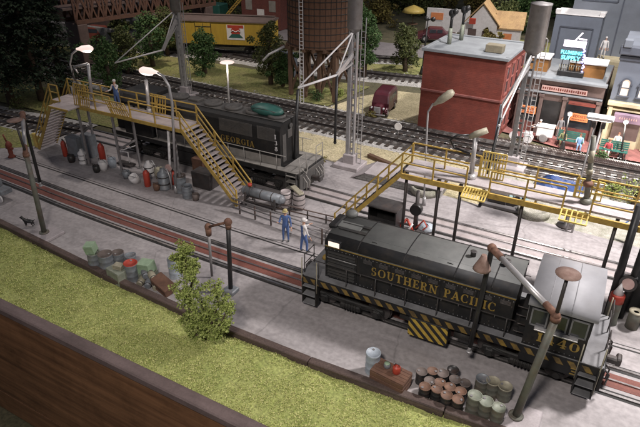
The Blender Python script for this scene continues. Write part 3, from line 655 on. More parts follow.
# --- fuel columns ---------------------------------------------------------
def fuel_column(label, base, top, disc, arm_end, hose_end, lean=False, padpx=None):
    t = thing('fuel_column', label, 'fuel column', (base.x, base.y, 0)); o = Vector((base.x, base.y, 0))
    T = top - o; D = disc - o; A = arm_end - o; Hh = hose_end - o
    m = MB(); m.box((0, 0, .07), (1.5, 1.25, .16), bev=.03); m.build('base_pad', 'concrete2', t)
    m = MB(); m.lathe([(.24, .15), (.24, .2), (.2, .22)], n=14); m.cyl((0, 0, .15), T, .125, .115, 14); m.build('column', 'column_green', t)
    m = MB(); m.cyl(T + Vector((0, 0, -.02)), T + Vector((0, 0, .14)), .15, .15, 12); m.ball(T + Vector((0, 0, .16)), .13); m.build('swivel_joint', 'rust', t)
    m = MB(); m.cyl(T + Vector((0, 0, .15)), D, .06, .05, 8); m.build('riser_pipe', 'dark_steel', t)
    m = MB(); m.lathe([(.05, -.1), (.20, -.03), (.34, .03), (.34, .05), (.03, .09)], c=D, n=22); m.build('disc_hood', 'pale_rust', t)
    s = T + Vector((0, 0, .18)); d = (A - s)
    m = MB(); m.cyl(s + d * .14, s + d * .84, .095, .095, 12); m.build('swing_arm', 'silver', t)
    m = MB(); m.cyl(s, s + d * .15, .11, .11, 10); m.cyl(s + d * .83, A, .12, .13, 10); m.ball(A, .16); m.build('elbow', 'rust', t)
    m = MB(); m.tube([A, A + Vector((0, 0, -.15)), A * .5 + Hh * .5, Hh + Vector((0, 0, .25))], [.1, .09, .085, .085], 10); m.build('drop_hose', 'black', t)
    m = MB(); m.cyl(Hh + Vector((0, 0, .27)), Hh + Vector((0, 0, .02)), .06, .05, 8, mi=0); m.lathe([(.11, .0), (.11, .05), (.07, .07)], c=Hh, n=10)
    m.build('nozzle', 'silver', t)
    return t
b = at(515, 419); fc = fuel_column('tall green grey fuel column with swing arm in the right foreground, before the switcher cab', b, at(555, 320, y=b.y), at(568, 275, y=b.y + .1), at(492, 248, y=16.30), at(469, 352, y=15.55) )
m = MB(); a_ = at(483, 262, y=15.9) - Vector((b.x, b.y, 0)); m.lathe([(.30, -.28), (.27, -.2), (.13, .12), (.08, .28)], c=a_, n=14); m.build('bell_funnel', 'pale_rust', fc)
b = at(45, 235); fuel_column('leaning fuel column with bright swing arm at the far left, on a square pad', b, at(26.5, 156, y=b.y), at(15, 121, y=b.y + .1), at(22.5, 114, y=16.5), at(41, 186, y=16.5))
b = at(231, 292); t = thing('pipe_stand', 'kerbside pipe stand with black post and rusty elbows beside the leafy bush', 'pipe stand', (b.x, b.y, 0)); o = Vector((b.x, b.y, 0))
T = at(228, 222, y=b.y) - o; A = at(208, 227, y=15.5) - o; B = at(212, 276, y=15.5) - o
m = MB(); m.box((0, .0, .1), (.55, .5, .22), bev=.04); m.build('base_block', 'drum_grey', t)
m = MB(); m.cyl((0, 0, .2), T, .1, .09, 12); m.build('post', 'black', t)
m = MB(); m.ball(T, .17); m.cyl(T, T + Vector((0, 0, -.3)), .13, .12); m.cyl(A, T, .055, .055, 8); m.ball(A, .15, sc=(1, 1, 1.2)); m.cyl(A, A + Vector((0, 0, -.4)), .14, .12); m.build('elbow_pipe', 'rust', t)
m = MB(); m.cyl(A + Vector((0, 0, -.3)), B, .065, .055, 10); m.build('drop_pipe', 'grey_steel', t)
# black dog by the left column
b = at(30, 226)
SKEL = {}
def skin_figure(name, joints, edges, mats, assign, loc, rz=0, parent=None, sub=1, root=0):
    me = bpy.data.meshes.new(name); me.from_pydata([j[0] for j in joints], edges, []); o = bpy.data.objects.new(name, me); COL.objects.link(o)
    sk = o.modifiers.new('s', 'SKIN'); sk.use_smooth_shade = True
    for i, j in enumerate(joints):
        r = j[1]; me.skin_vertices[0].data[i].radius = (r, r) if not isinstance(r, tuple) else r
        me.skin_vertices[0].data[i].use_root = (i == root)
    su = o.modifiers.new('u', 'SUBSURF'); su.levels = sub; su.render_levels = sub
    bpy.context.view_layer.update()
    m2 = bpy.data.meshes.new_from_object(o.evaluated_get(bpy.context.evaluated_depsgraph_get()))
    bpy.data.objects.remove(o); m2.materials.clear()
    for x in mats: m2.materials.append(M[x])
    for p in m2.polygons: p.material_index = assign(p.center); p.use_smooth = True
    o = bpy.data.objects.new(name, m2); COL.objects.link(o); o.location = loc; o.rotation_euler.z = rz
    if parent: o.parent = parent
    return o
J = [((0, 0, .42), .13), ((.22, 0, .43), .14), ((-.22, 0, .42), .11), ((.36, 0, .58), .08), ((.45, 0, .70), .09), ((.60, 0, .66), .045),
     ((.24, .09, .25), .05), ((.22, .09, .12), .032), ((.25, .09, .02), .036), ((.24, -.09, .25), .05), ((.27, -.09, .12), .032), ((.30, -.09, .02), .036),
     ((-.26, .09, .28), .07), ((-.20, .09, .2), .045), ((-.30, .09, .12), .03), ((-.26, .09, .02), .035), ((-.26, -.09, .28), .07), ((-.20, -.09, .2), .045), ((-.30, -.09, .12), .03), ((-.26, -.09, .02), .035),
     ((-.36, 0, .46), .03), ((-.50, 0, .56), .022), ((.43, .06, .80), .02), ((.43, -.06, .80), .02)]
Ed = [(0, 1), (0, 2), (1, 3), (3, 4), (4, 5), (1, 6), (6, 7), (7, 8), (1, 9), (9, 10), (10, 11), (2, 12), (12, 13), (13, 14), (14, 15), (2, 16), (16, 17), (17, 18), (18, 19), (2, 20), (20, 21), (4, 22), (4, 23)]
dg = skin_figure('dog', J, Ed, ['black'], lambda c: 0, (b.x, b.y, 0), PI + .45)
dg.scale = (.72,) * 3
tag(dg, 'small black dog standing on the concrete left of the leaning fuel column', 'dog')

# ================================================================== PEOPLE
def person(label, loc, rz, top, bottom, head='hair', pose='stand', arms=((5, 12, 10), (8, 15, 10)), scale=1.0, hat=None, mid=None, bib=False):
    """arms: per side (forward bend of upper arm deg, elbow bend deg, outward deg)"""
    s = 1.0
    hipz = .92; kz = .50; seat = pose == 'sit'
    J = []; E = []
    def jt(p, r, par=None):
        J.append((p, r)); i = len(J) - 1
        if par is not None: E.append((par, i))
        return i
    z0 = .46 if seat else hipz
    pel = jt((0, 0, z0), (.15, .12)); ab = jt((0, .0, z0 + .18), (.135, .11), pel); ch = jt((0, .0, z0 + .40), (.165, .115), ab)
    nk = jt((0, .005, z0 + .56), .055, ch); hd = jt((0, .015, z0 + .66), (.078, .09), nk); tp = jt((0, .01, z0 + .76), (.075, .085), hd)
    for sx in (-1, 1):
        hp = jt((sx * .095, .01, z0 - .07), .095, pel)
        if seat:
            kn = jt((sx * .12, .42, .46), .068, hp); an = jt((sx * .12, .46, .10), .045, kn); jt((sx * .125, .60, .04), .04, an)
        else:
            st = .10 * sx if pose == 'walk' else 0.02 * sx
            kn = jt((sx * .11, st * .8 + .02, kz), .068, hp); an = jt((sx * .12, st - .01, .09), .045, kn); jt((sx * .14, st + .15, .04), .042, an)
    hands = []
    for sx, a in zip((-1, 1), arms):
        fw, el, outw = a
        sh = jt((sx * .20, 0, z0 + .47), .062, ch)
        fw_, o_ = math.radians(fw), math.radians(outw)
        d = Vector((sx * math.sin(o_), math.sin(fw_) * math.cos(o_), -math.cos(fw_) * math.cos(o_)))
        e0 = Vector(J[sh][0]) + d * .29; eb = jt(tuple(e0), .045, sh)
        f2 = math.radians(fw + el); d2 = Vector((sx * math.sin(o_) * .6, math.sin(f2) * math.cos(o_), -math.cos(f2) * math.cos(o_))).normalized()
        w0 = e0 + d2 * .25; wr = jt(tuple(w0), .032, eb)
        pm = w0 + d2 * .09; pi_ = jt(tuple(pm), .038, wr); hands.append((pm, d2, sx))
    def asg(c):
        z = c.z
        if z > z0 + .535 : return 0
        for (pm, d2, sx) in hands:
            if (c - pm).dot(d2) > -.13 and (c - pm).length < .2: return 0
        if z < .11: return 3
        if z < z0 + .06 or (seat and c.y > .1 and abs(c.x) < .2 and z < .56): return 2
        if bib and abs(c.x) < .13 and z < z0 + .42: return 2
        return 1
    o = skin_figure('person', J, E, ['skin', top, bottom, 'cloth_d'], asg, loc, rz, sub=1)
    bm = bmesh.new(); bm.from_mesh(o.data)
    x = MB()
    for pm, d2, sx in hands:       # five fingers per hand
        sd = d2.orthogonal().normalized(); sd = Vector((0, 1, 0)).cross(d2).normalized() if abs(d2.y) < .9 else Vector((1, 0, 0))
        nrm = sd.cross(d2)
        for k, ln in enumerate((.055, .075, .08, .07)):
            a = pm + d2 * .02 + sd * (-.028 + k * .019); x.tube([a, a + d2 * ln * .6 , a + d2 * ln + nrm * .02 * sx], [.0095, .0085, .007], 6)
        a = pm - d2 * .01 + sd * .035 * -sx; x.tube([a, a + sd * .03 * -sx + d2 * .02, a + sd * .04 * -sx + d2 * .05], [.011, .01, .008], 6)
    # face: nose, ears
    hz = z0 + .70
    x.ball((0, .105, hz - .02), .016, 6, 4, sc=(.8, 1.2, 1.4)); x.ball((-.08, .01, hz - .01), .02, 6, 4, sc=(.5, 1, 1.5)); x.ball((.08, .01, hz - .01), .02, 6, 4, sc=(.5, 1, 1.5))
    nf = len(o.data.vertices); me2 = bpy.data.meshes.new('x'); me2.from_pydata(x.v, [], x.f)
    bm.from_mesh(me2); bm.to_mesh(o.data); bm.free(); bpy.data.meshes.remove(me2)
    for p in o.data.polygons: p.use_smooth = True
    # hair / hat
    h = MB(); h.ball((0, -.005, hz + .035), .098, 12, 8, sc=(.93, 1.05, .95))
    if hat:
        h = MB(); h.lathe([(.1, 0), (.103, .06), (.085, .11), (.02, .125)], c=(0, 0, hz + .03), n=14); h.lathe([(.10, 0), (.14, -.005), (.14, .006), (.1, .01)], c=(0, .04, hz + .04), n=14)
    hh = h.build('hat' if hat else 'hair', hat or head, o)
    x = MB()
    for sx in (-1, 1): x.ball((sx * .032, .092, hz), .011, 6, 4)
    x.build('eyes', 'black', o)
    o.scale = (scale,) * 3
    tag(o, label, 'person'); return o
D2 = math.radians
p = at(286, 241); person('worker in blue overalls and yellow cap standing on the concrete left of the grey locomotive', (p.x, p.y, 0), D2(200), 'denim', 'denim', pose='stand', arms=((10, 20, 14), (30, 80, 10)), hat='hat', scale=1.02)
p = at(304, 252, .0); person('worker in white shirt and blue bib overalls leaning beside the locomotive front steps', (p.x, p.y, 0), D2(-35), 'cloth_w', 'denim', pose='walk', arms=((35, 60, 14), (10, 15, 14)), head='hair', bib=True, scale=1.06, hat='cloth_w')
M['cab_roof_seam'] = mat('cab_roof_seam', (.22, .22, .23), None, 2, .6)
M['tower_grey'] = mat('tower_grey', (.17, .165, .165), (.10, .10, .10), 3, .5, .2, .04, .4, RUST)
mat('lamp_head_glow', (.8, .72, .7), None, 2, .5, 0, 0, 0, emis=(1, .74, .66), estr=.7)
# ================================================================== LOCOMOTIVES
def arch(hw, zs, za, n=9):
    return [(hw * math.cos(PI * k / n), zs + (za - zs) * math.sin(PI * k / n)) for k in range(n + 1)]
def bogie(parent, cx, wb=1.25, r=.46, yw=.76, m='under'):
    g = MB()
    for sy in (-1, 1):
        g.box((cx, sy * 1.02, .62), (wb * 2 + .55, .14, .22), bev=.04); g.box((cx, sy * 1.05, .42), (.9, .18, .26), bev=.05)
        for k in range(5): g.cyl((cx - .24 + k * .12, sy * 1.14, .32), (cx - .24 + k * .12, sy * 1.14, .62), .045, n=8)
        for sx in (-1, 1): g.box((cx + sx * wb, sy * 1.08, .5), (.34, .2, .36), bev=.06); g.cyl((cx + sx * wb, sy * 1.18, .5), (cx + sx * wb, sy * 1.22, .5), .12, n=10); g.tube([(cx + sx * .5, sy * 1.1, .6), (cx + sx * (wb - .1), sy * 1.12, .74), (cx + sx * (wb + .3), sy * 1.1, .5)], .04, 6)
    g.box((cx, 0, .6), (.5, 1.9, .3)); b = g.build('bogie', m, parent)
    for sx in (-1, 1):
        w = MB(); w.cyl((cx + sx * wb, -.85, .5), (cx + sx * wb, .85, .5), .07)
        for sy in (-1, 1): w.cyl((cx + sx * wb, sy * .68, .5), (cx + sx * wb, sy * .80, .5), r, n=20); w.cyl((cx + sx * wb, sy * .66, .5), (cx + sx * wb, sy * .69, .5), r + .05, n=20)
        w.build('wheelset', 'dark_steel', b)
ang = math.atan2(.30, 14)
sp = thing('switcher_locomotive', 'dark grey switcher locomotive with gold lettering, silver cab roof and yellow striped sill', 'locomotive', (-4.2, 17.33, 0.0), ang)
SPM = Matrix.Translation((-4.2, 17.33, 0)) @ Matrix.Rotation(ang, 4, 'Z'); SPI = SPM.inverted()
def lsp(px, py, ly):       # local x,z on local plane y=ly for a pixel
    o = SPI @ Vector((0, 0, CAMH)); d = (SPI.to_3x3() @ (CM @ Vector((px - 320, 213.5 - py, -FPX)))); t = (ly - o.y) / d.y; q = o + d * t; return q.x, q.z
HX0, HX1, CX0, CX1 = -4.45, 2.72, 3.2, 5.12
HW = 1.14
m = MB(); m.box((0.25, 0, 1.43), (11.1, 2.92, .36), bev=.02); m.box((0, 0, 1.05), (9.6, 1.5, .5)); m.build('frame', 'loco', sp)
m = MB()
for sy in (-1, 1): m.box((0.25, sy * 1.32, 1.625), (11.0, .30, .03))
for xx_ in (-4.85, 5.25): m.box((xx_, 0, 1.627), (1.1, 2.86, .03))
m.build('walkway', 'loco_walk', sp)
hz = mat('worn_hazard_yellow', (0.26, 0.165, 0.03), (0.07, 0.045, 0.02), 3, 0.6, 0, 0.03, 0.8, (0.04, 0.035, 0.03))
for sy in (-1, 1):
    x = -5.25; m = MB()
    while x < 5.5:
        m.add([(x, sy * 1.464, 1.28), (x + .22, sy * 1.464, 1.28), (x + .04, sy * 1.464, 1.52), (x - .18, sy * 1.464, 1.52), (x, sy * 1.47, 1.28), (x + .22, sy * 1.47, 1.28), (x + .04, sy * 1.47, 1.52), (x - .18, sy * 1.47, 1.52)],
              [(0, 1, 2, 3), (7, 6, 5, 4), (0, 4, 5, 1), (1, 5, 6, 2), (2, 6, 7, 3), (3, 7, 4, 0)]); x += .46
    m.build('hazard_stripes', hz, sp)
prof = [(-HW, 1.6), (-HW, 3.12)] + [(-y, z) for y, z in arch(HW, 3.12, 3.62, 10)][1:-1][::1]
prof = [(HW, 1.6), (HW, 3.10)] + [(HW * math.copysign(abs(math.cos(PI * k / 12)) ** .75, math.cos(PI * k / 12)), 3.10 + .42 * math.sin(PI * k / 12) ** .7) for k in range(1, 12)] + [(-HW, 3.10), (-HW, 1.6)]
hood = MB(); hood.xprism(prof, HX0, HX1, smooth=False); hd = hood.build('hood', 'loco', sp)
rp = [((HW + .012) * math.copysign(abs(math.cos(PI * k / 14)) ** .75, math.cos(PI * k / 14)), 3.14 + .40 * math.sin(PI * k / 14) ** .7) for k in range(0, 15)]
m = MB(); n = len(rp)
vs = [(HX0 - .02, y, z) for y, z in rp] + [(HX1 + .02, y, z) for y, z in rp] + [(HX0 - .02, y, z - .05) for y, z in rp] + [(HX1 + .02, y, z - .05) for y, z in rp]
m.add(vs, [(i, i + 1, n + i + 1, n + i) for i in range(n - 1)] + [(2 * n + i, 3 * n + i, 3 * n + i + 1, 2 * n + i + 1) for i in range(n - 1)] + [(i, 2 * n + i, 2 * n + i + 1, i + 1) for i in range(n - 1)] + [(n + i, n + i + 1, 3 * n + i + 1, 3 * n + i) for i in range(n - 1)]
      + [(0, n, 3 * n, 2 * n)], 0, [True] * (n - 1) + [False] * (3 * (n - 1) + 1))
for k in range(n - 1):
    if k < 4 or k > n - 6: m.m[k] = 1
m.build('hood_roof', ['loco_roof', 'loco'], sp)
# roof seams and hatches
m = MB()
for x in (-3.1, -1.3, .6, 1.9): 
    for k in range(14): a, b = rp[k], rp[k + 1]; m.bar((x, a[0], a[1] + .006), (x, b[0], b[1] + .006), .035, .02)
m.box((-2.0, -.55, 3.50), (3.0, .03, .03), rot=(.42, 0, 0)); m.box((1.0, -.55, 3.50), (2.4, .03, .03), rot=(.42, 0, 0)); m.build('roof_seams', 'loco', sp)
m = MB(); m.box((-3.85, -.15, 3.60), (.95, .42, .05), rot=(.08, 0, 0), bev=.015); m.build('roof_hatch', 'loco_roof', sp)
m = MB()
for k in range(2): m.box((-3.65, -.02 - k * .38, 3.61 - k * .05), (1.15, .14, .05), rot=(.2 * k, 0, 0))
m.build('radiator_slots', 'under', sp)
for (x, y) in ((.9, .1), (2.1, .1)):
    m = MB(); m.lathe([(.10, 0), (.10, .16), (.12, .2), (.08, .2)], c=(x, y, 3.54), n=12); m.build('exhaust_stack', 'dark_steel', sp)
m = MB()
for x, y, z in ((-2.6, -.7, 3.42), (-.8, -.8, 3.38), (.3, -.7, 3.42), (1.5, -.75, 3.4), (1.6, .3, 3.55)):
    m.tube([(x - .12, y, z), (x - .10, y, z + .09), (x + .10, y, z + .09), (x + .12, y, z)], .014, 6)
m.build('grab_irons', 'black', sp)
# number board light, bell, horn
m = MB(); m.box((-4.05, -HW - .03, 3.28), (.54, .14, .28), bev=.02); m.build('number_box', 'loco', sp)
m = MB(); m.box((-4.05, -HW - .105, 3.28), (.46, .012, .21)); m.build('number_board', 'bulb2', sp)
m = MB(); m.lathe([(.17, 0), (.13, .1), (.07, .16), (.02, .18)], c=(-4.62, -.75, 1.95 + .25), n=12); m.box((-4.55, -.75, 2.15), (.06, .06, .4)); m.build('bell', 'gold', sp)
m = MB(); m.ball((-4.2, .72, 3.62), .24, sc=(1.1, 1, .7)); m.build('horn_cover', 'loco_roof', sp)
m = MB(); m.box((-4.5, .0, 3.55), (.34, 1.0, .22), bev=.06); m.build('headlight_housing', 'loco', sp)
m = MB(); m.cyl((-4.67, 0, 3.52), (-4.70, 0, 3.52), .1, n=14); m.build('headlight', 'white', sp)
# gold line
m = MB()
for sy in (-1, 1): m.box(((HX0 + HX1) / 2, sy * (HW + .014), 3.085), (HX1 - HX0, .012, .035))
m.build('gold_line', 'gold', sp)
# radiator shutters on both sides near the front
for sy in (-1, 1):
    m = MB(); m.box((-3.75, sy * (HW + .012), 2.33), (1.30, .024, 1.22)); fr = m.build('shutter_frame', 'loco_walk' if False else 'loco', sp)
    m = MB()
    for k in range(9): m.box((-3.75, sy * (HW + .035), 1.80 + k * .132), (1.16, .035, .085), rot=(sy * .5, 0, 0))
    m.build('shutter_slats', 'under', fr)
m = MB(); m.tube([(-4.35, -HW - .06, 2.28), (-3.1, -HW - .06, 2.28)], .018, 6); m.tube([(-4.35, -HW - .06, 2.62), (-3.1, -HW - .06, 2.62)], .012, 6); m.build('hand_grips', 'silver', sp)
# hood doors with louvres
dx = (HX1 - (-3.0)) / 9
for sy in (-1, 1):
    for k in range(9):
        x = -3.0 + dx * (k + .5)
        m = MB(); m.box((x, sy * (HW + .008), 2.33), (dx - .045, .016, 1.28))
        for j in range(4): m.box((x + .02, sy * (HW + .022), 2.93 - j * .045), (dx * .55, .014, .022), rot=(sy * .4, 0, 0), mi=1)
        m.box((x + dx * .38, sy * (HW + .022), 2.75), (.03, .02, .06), mi=1); m.box((x + dx * .38, sy * (HW + .022), 1.9), (.03, .02, .06), mi=1)
        d = m.build('hood_door', ['loco', 'dark_steel'], sp)
        m = MB(); m.box((x - dx * .38, sy * (HW + .03), 2.2), (.03, .03, .1)); m.build('latch', 'grey_steel', d)
x0, z0 = lsp(371, 272, -HW - .03); x1, z1 = lsp(496, 307, -HW - .03)
letters('SOUTHERN PACIFIC', (x0, -HW - .018, 2.36), (1, 0, 0), (0, 0, 1), .36, 1, 'gold', sp, width=x1 - x0, thick=.014)
# cab
CW = 1.42
prof = [(-CW, 1.6), (-CW, 3.36)] + [(-CW * math.cos(PI * k / 12), 3.36 + .46 * math.sin(PI * k / 12)) for k in range(1, 12)] + [(CW, 3.36), (CW, 1.6)]
m = MB(); m.xprism(prof, CX0, CX1); cab = m.build('cab', 'loco', sp)
m = MB(); m.box(((CX0 + CX1) / 2, 0, 1.30), (CX1 - CX0, 2.9, .75)); m.build('cab_skirt', 'loco', sp)
rp2 = [((CW + .13) * math.cos(PI * k / 16), 3.38 + .50 * math.sin(PI * k / 16)) for k in range(17)]
m = MB(); n = 17; a, b = CX0 - .05, CX1 + .12
vs = [(a, y, z) for y, z in rp2] + [(b, y, z) for y, z in rp2] + [(a, y * .99, z - .06) for y, z in rp2] + [(b, y * .99, z - .06) for y, z in rp2]
m.add(vs, [(i, i + 1, n + i + 1, n + i) for i in range(n - 1)] + [(2 * n + i, 3 * n + i, 3 * n + i + 1, 2 * n + i + 1) for i in range(n - 1)] + [(i, 2 * n + i, 2 * n + i + 1, i + 1) for i in range(n - 1)] + [(n + i, n + i + 1, 3 * n + i + 1, 3 * n + i) for i in range(n - 1)]
      + [(0, n, 3 * n, 2 * n), (n - 1, 2 * n - 1, 4 * n - 1, 3 * n - 1)], 0, [True] * (n - 1) + [False] * (3 * (n - 1) + 2))
m.build('cab_roof', 'cab_roof', sp)
m = MB()
for x in (CX0 + .55, CX0 + 1.25):
    for k in range(16): p_, q_ = rp2[k], rp2[k + 1]; m.bar((x, p_[0], p_[1] + .004), (x, q_[0], q_[1] + .004), .022, .014)
m.build('cab_roof_seams', 'cab_roof_seam', sp)
for sy in (-1, 1):
    for k in range(3):
        x = CX0 + .36 + k * .61
        m = MB()
        for (cx_, cz_, wx, wz) in ((x, 3.16, .52, .05), (x, 2.52, .52, .05), (x - .24, 2.84, .05, .69), (x + .24, 2.84, .05, .69)): m.box((cx_, sy * (CW + .015), cz_), (wx, .03, wz))
        w = m.build('window', 'loco_walk', sp); m = MB(); m.box((x, sy * (CW + .006), 2.84), (.44, .012, .60)); m.build('pane', 'glass', w)
    m = MB(); m.box(((CX0 + CX1) / 2, sy * (CW + .10), 2.47), (1.35, .2, .05), bev=.01); m.build('arm_rest', 'silver' if sy < 0 else 'loco', sp)
for xx in (CX0 - .01, CX1 + .01):
    for yy_ in (-.95, .95):
        m = MB(); m.box((xx, yy_, 2.85), (.03, .62, .7)); w = m.build('window', 'loco_walk', sp); m = MB(); m.box((xx + (.012 if xx > 4 else -.012), yy_, 2.85), (.02, .5, .58)); m.build('pane', 'glass', w)
m = MB(); m.box((CX1 + .012, 0, 2.5), (.03, .7, 1.7)); m.build('end_door', 'loco_walk', sp)
m = MB(); m.box((CX0 - .10, -.6, 2.2), (.26, .9, 1.2), bev=.03); m.build('air_box', 'loco', sp)
for z in (1.9, 2.25, 2.6, 2.95):
    m = MB(); m.tube([(CX0 - .35, -1.2, z), (CX0 - .35, -1.25, z), (CX0 - .02, -1.25, z)], .02, 6); m.build('ladder_rung', 'dark_steel', sp)
letters('1440', (CX0 + .42, -CW - .012, 1.92), (1, 0, 0), (0, 0, 1), .36, 1.25, 'gold', sp, thick=.014, name='road_number')
m = MB()
for k in range(3): m.box((CX1 - .16 + .02 * (k % 2), -CW - .04, 1.02 + k * .12), (.2 - .05 * (k % 2), .018, .04))
m.build('small_data_marks', 'gold', sp)
m = MB(); rr = random.Random(3)
for x_ in [HX0 + .08 + k * .16 for k in range(45)]:
    for z_ in (1.72, 2.98): m.box((x_, -HW - .012, z_), (.028, .02, .028))
for k in range(12): m.box((CX0 + .08 + k * .16, -CW - .008, 1.72), (.026, .02, .026)); m.box((CX0 + .08 + k * .16, -CW - .008, 3.3), (.026, .02, .026))
m.build('rivets', 'loco_walk', sp)['kind'] = 'stuff'
# striped hatch on the frame
x0, z0 = lsp(409, 319, -1.49); x1, z1 = lsp(446, 345, -1.49)
m = MB(); m.box(((x0 + x1) / 2, -1.2, .83), (x1 - x0, .6, .84), bev=.02); m.build('battery_box', 'under', sp)
mb = MB(); W_ = x1 - x0; zb_, zt = .44, 1.22; y_ = -1.508
def clip_x(poly, lim, keep_less):
    out = []
    for i in range(len(poly)):
        p, q = poly[i], poly[(i + 1) % len(poly)]; ip = (p[0] <= lim) == keep_less; iq = (q[0] <= lim) == keep_less
        if ip: out.append(p)
        if ip != iq: f = (lim - p[0]) / (q[0] - p[0]); out.append((lim, p[1] + f * (q[1] - p[1])))
    return out
u = -.3
while u < W_ + 1.2:
    sh = -(zt - zb_) * 1.0
    pl_g = clip_x(clip_x([(u, zb_), (u + .19, zb_), (u + .19 + sh, zt), (u + sh, zt)], 0, False), W_, True)
    if len(pl_g) > 2: mb.add([(x0 + a_, y_, z_) for a_, z_ in pl_g], [tuple(range(len(pl_g)))])
    u += .38
mb.build('hazard_panel', mat('hazard_yellow2', (0.50, 0.35, 0.05), (0.35, 0.23, 0.04), 4, 0.6, 0, 0, 0.4, (0.06, 0.045, 0.03)), sp)
bogie(sp, -3.35, wb=1.15); bogie(sp, 3.35, wb=1.15)
m = MB(); m.cyl((-1.2, -1.05, .95), (.2, -1.05, .95), .22, n=14); m.cyl((.9, -1.1, .9), (1.5, -1.1, .9), .2, n=14); m.build('air_tanks', 'under', sp)
for sx in (-1, 1):
    for sy in (-1, 1):
        xc = 5.38 if sx > 0 else -5.0
        m = MB(); 
        for s_ in (-.30, .30): m.box((xc + s_, sy * 1.36, .88), (.04, .32, 1.25))
        m.box((xc, sy * 1.20, .88), (.6, .03, 1.25)); st = m.build('step_box', 'under', sp)
        for z in (.30, .72, 1.14): m = MB(); m.box((xc, sy * 1.38, z), (.56, .34, .035), bev=.01); m.build('step_tread', 'loco_walk', st)
        m = MB(); X_ = xc + sx * .32
        m.tube([(X_, sy * 1.48, .45), (X_, sy * 1.50, 1.5), (X_, sy * 1.48, 2.45)], .022, 6); m.tube([(xc - sx * .34, sy * 1.48, .9), (xc - sx * .34, sy * 1.49, 2.4)], .02, 6)
        m.build('step_handrail', 'drum_cream', sp)
    X_ = 5.85 if sx > 0 else -5.4
    m = MB(); m.box((X_ - sx * .05, 0, 1.05), (.12, 2.8, .9), bev=.02); m.build('end_beam', 'loco', sp)
    m = MB(); m.box((X_ + sx * .2, 0, .95), (.5, .26, .26), bev=.05); m.box((X_ + sx * .45, .08, .95), (.18, .4, .34), bev=.05); m.build('coupler', 'dark_steel', sp)
    m = MB()
    for y in (-1.3, -.5, .5, 1.3): m.tube([(X_ - sx * .1, y, 1.6), (X_ - sx * .1, y, 2.5)], .022, 6)
    for a_, b_ in ((-1.3, -.5), (.5, 1.3)):
        for z in (2.5, 2.05): m.tube([(X_ - sx * .1, a_, z), (X_ - sx * .1, b_, z)], .02, 6)
    m.tube([(X_ - sx * .1, -.5, 1.5), (X_ - sx * .12, 0, 1.25), (X_ - sx * .1, .5, 1.5)], .02, 6)
    m.build('end_railing', 'dark_steel', sp)
m = MB()
for sy in (-1, 1):
    for k in range(7): m.tube([(-4.6 + k * 1.2, sy * 1.44, 1.62), (-4.6 + k * 1.2, sy * 1.44, 2.45)], .018, 6)
    m.tube([(-5.0, sy * 1.44, 2.45), (2.9, sy * 1.44, 2.45)], .018, 6)
m.build('side_handrail', 'dark_steel', sp)
m = MB()
for y, z in ((-.9, .8), (-.6, .7), (.6, .7), (.9, .8)):
    m.tube([(5.85, y, 1.2), (6.05, y, 1.0), (6.02, y, .55)], .03, 6)
m.tube([(5.9, -.9, 1.05), (5.9, .9, 1.05)], .02, 6); m.build('brake_hoses', 'dark_steel', sp)

# ---- Georgia locomotive
ge = thing('road_locomotive', 'black road locomotive lettered Georgia in gold, standing behind the left platform stairs', 'locomotive', (-21.4, 25.07, 0), 0)
g0 = -21.4
m = MB(); m.box((-.1, 0, 1.45), (14.2, 2.9, .3), bev=.03); m.box((0, 0, 1.15), (11, 1.6, .4)); m.build('frame', 'geo', ge)
m = MB()
for sy in (-1, 1): m.box((-.1, sy * 1.24, 1.615), (14.0, .42, .03))
m.box((6.4, 0, 1.618), (1.1, 2.8, .03)); m.build('walkway', 'geo_band', ge)
def hoodprof(hw, zb, zt, c): return [(-hw, zb), (-hw, zt - c * 1.3), (-hw + c * .35, zt - c * .5), (-hw + c, zt - c * .12), (-hw + 2 * c, zt), (hw - 2 * c, zt), (hw - c, zt - c * .12), (hw - c * .35, zt - c * .5), (hw, zt - c * 1.3), (hw, zb)]
m = MB(); m.xprism(hoodprof(1.0, 1.6, 4.05, .28), -3.6, 5.6); m.build('long_hood', 'geo', ge)
m = MB()
for sy in (-1, 1): m.box((1.0, sy * 1.005, 1.86), (9.2, .02, .46))
m.build('hood_base_band', 'geo_band', ge)
for k in range(8):
    for sy in (-1, 1):
        m = MB(); m.box((-3.0 + k * .8, sy * 1.008, 2.56), (.66, .02, .86)); d = m.build('engine_door', 'geo', ge)
        m = MB(); m.box((-3.27 + k * .8, sy * 1.024, 2.5), (.03, .02, .12)); m.build('latch', 'geo_band', d)
for sy in (-1, 1):
    for xg, wg in ((2.6, 2.2), (4.7, 1.1), (-.6, 1.6)):
        m = MB(); m.box((xg, sy * 1.008, 3.4), (wg + .1, .02, .75))
        for k in range(9): m.box((xg, sy * 1.02, 3.1 + k * .075), (wg, .03, .035))
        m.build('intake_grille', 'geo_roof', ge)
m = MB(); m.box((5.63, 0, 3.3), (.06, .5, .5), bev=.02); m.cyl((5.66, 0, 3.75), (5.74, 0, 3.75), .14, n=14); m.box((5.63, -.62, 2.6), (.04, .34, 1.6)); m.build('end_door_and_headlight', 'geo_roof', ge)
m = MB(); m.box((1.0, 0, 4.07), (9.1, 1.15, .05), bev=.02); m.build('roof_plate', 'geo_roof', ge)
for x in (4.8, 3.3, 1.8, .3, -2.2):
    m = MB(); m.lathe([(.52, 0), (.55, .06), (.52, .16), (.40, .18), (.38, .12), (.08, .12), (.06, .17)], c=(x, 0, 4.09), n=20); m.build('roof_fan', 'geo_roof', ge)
m = MB(); m.box((-1.0, 0, 4.16), (.8, .6, .2), bev=.04); m.build('exhaust_manifold', 'geo_roof', ge)
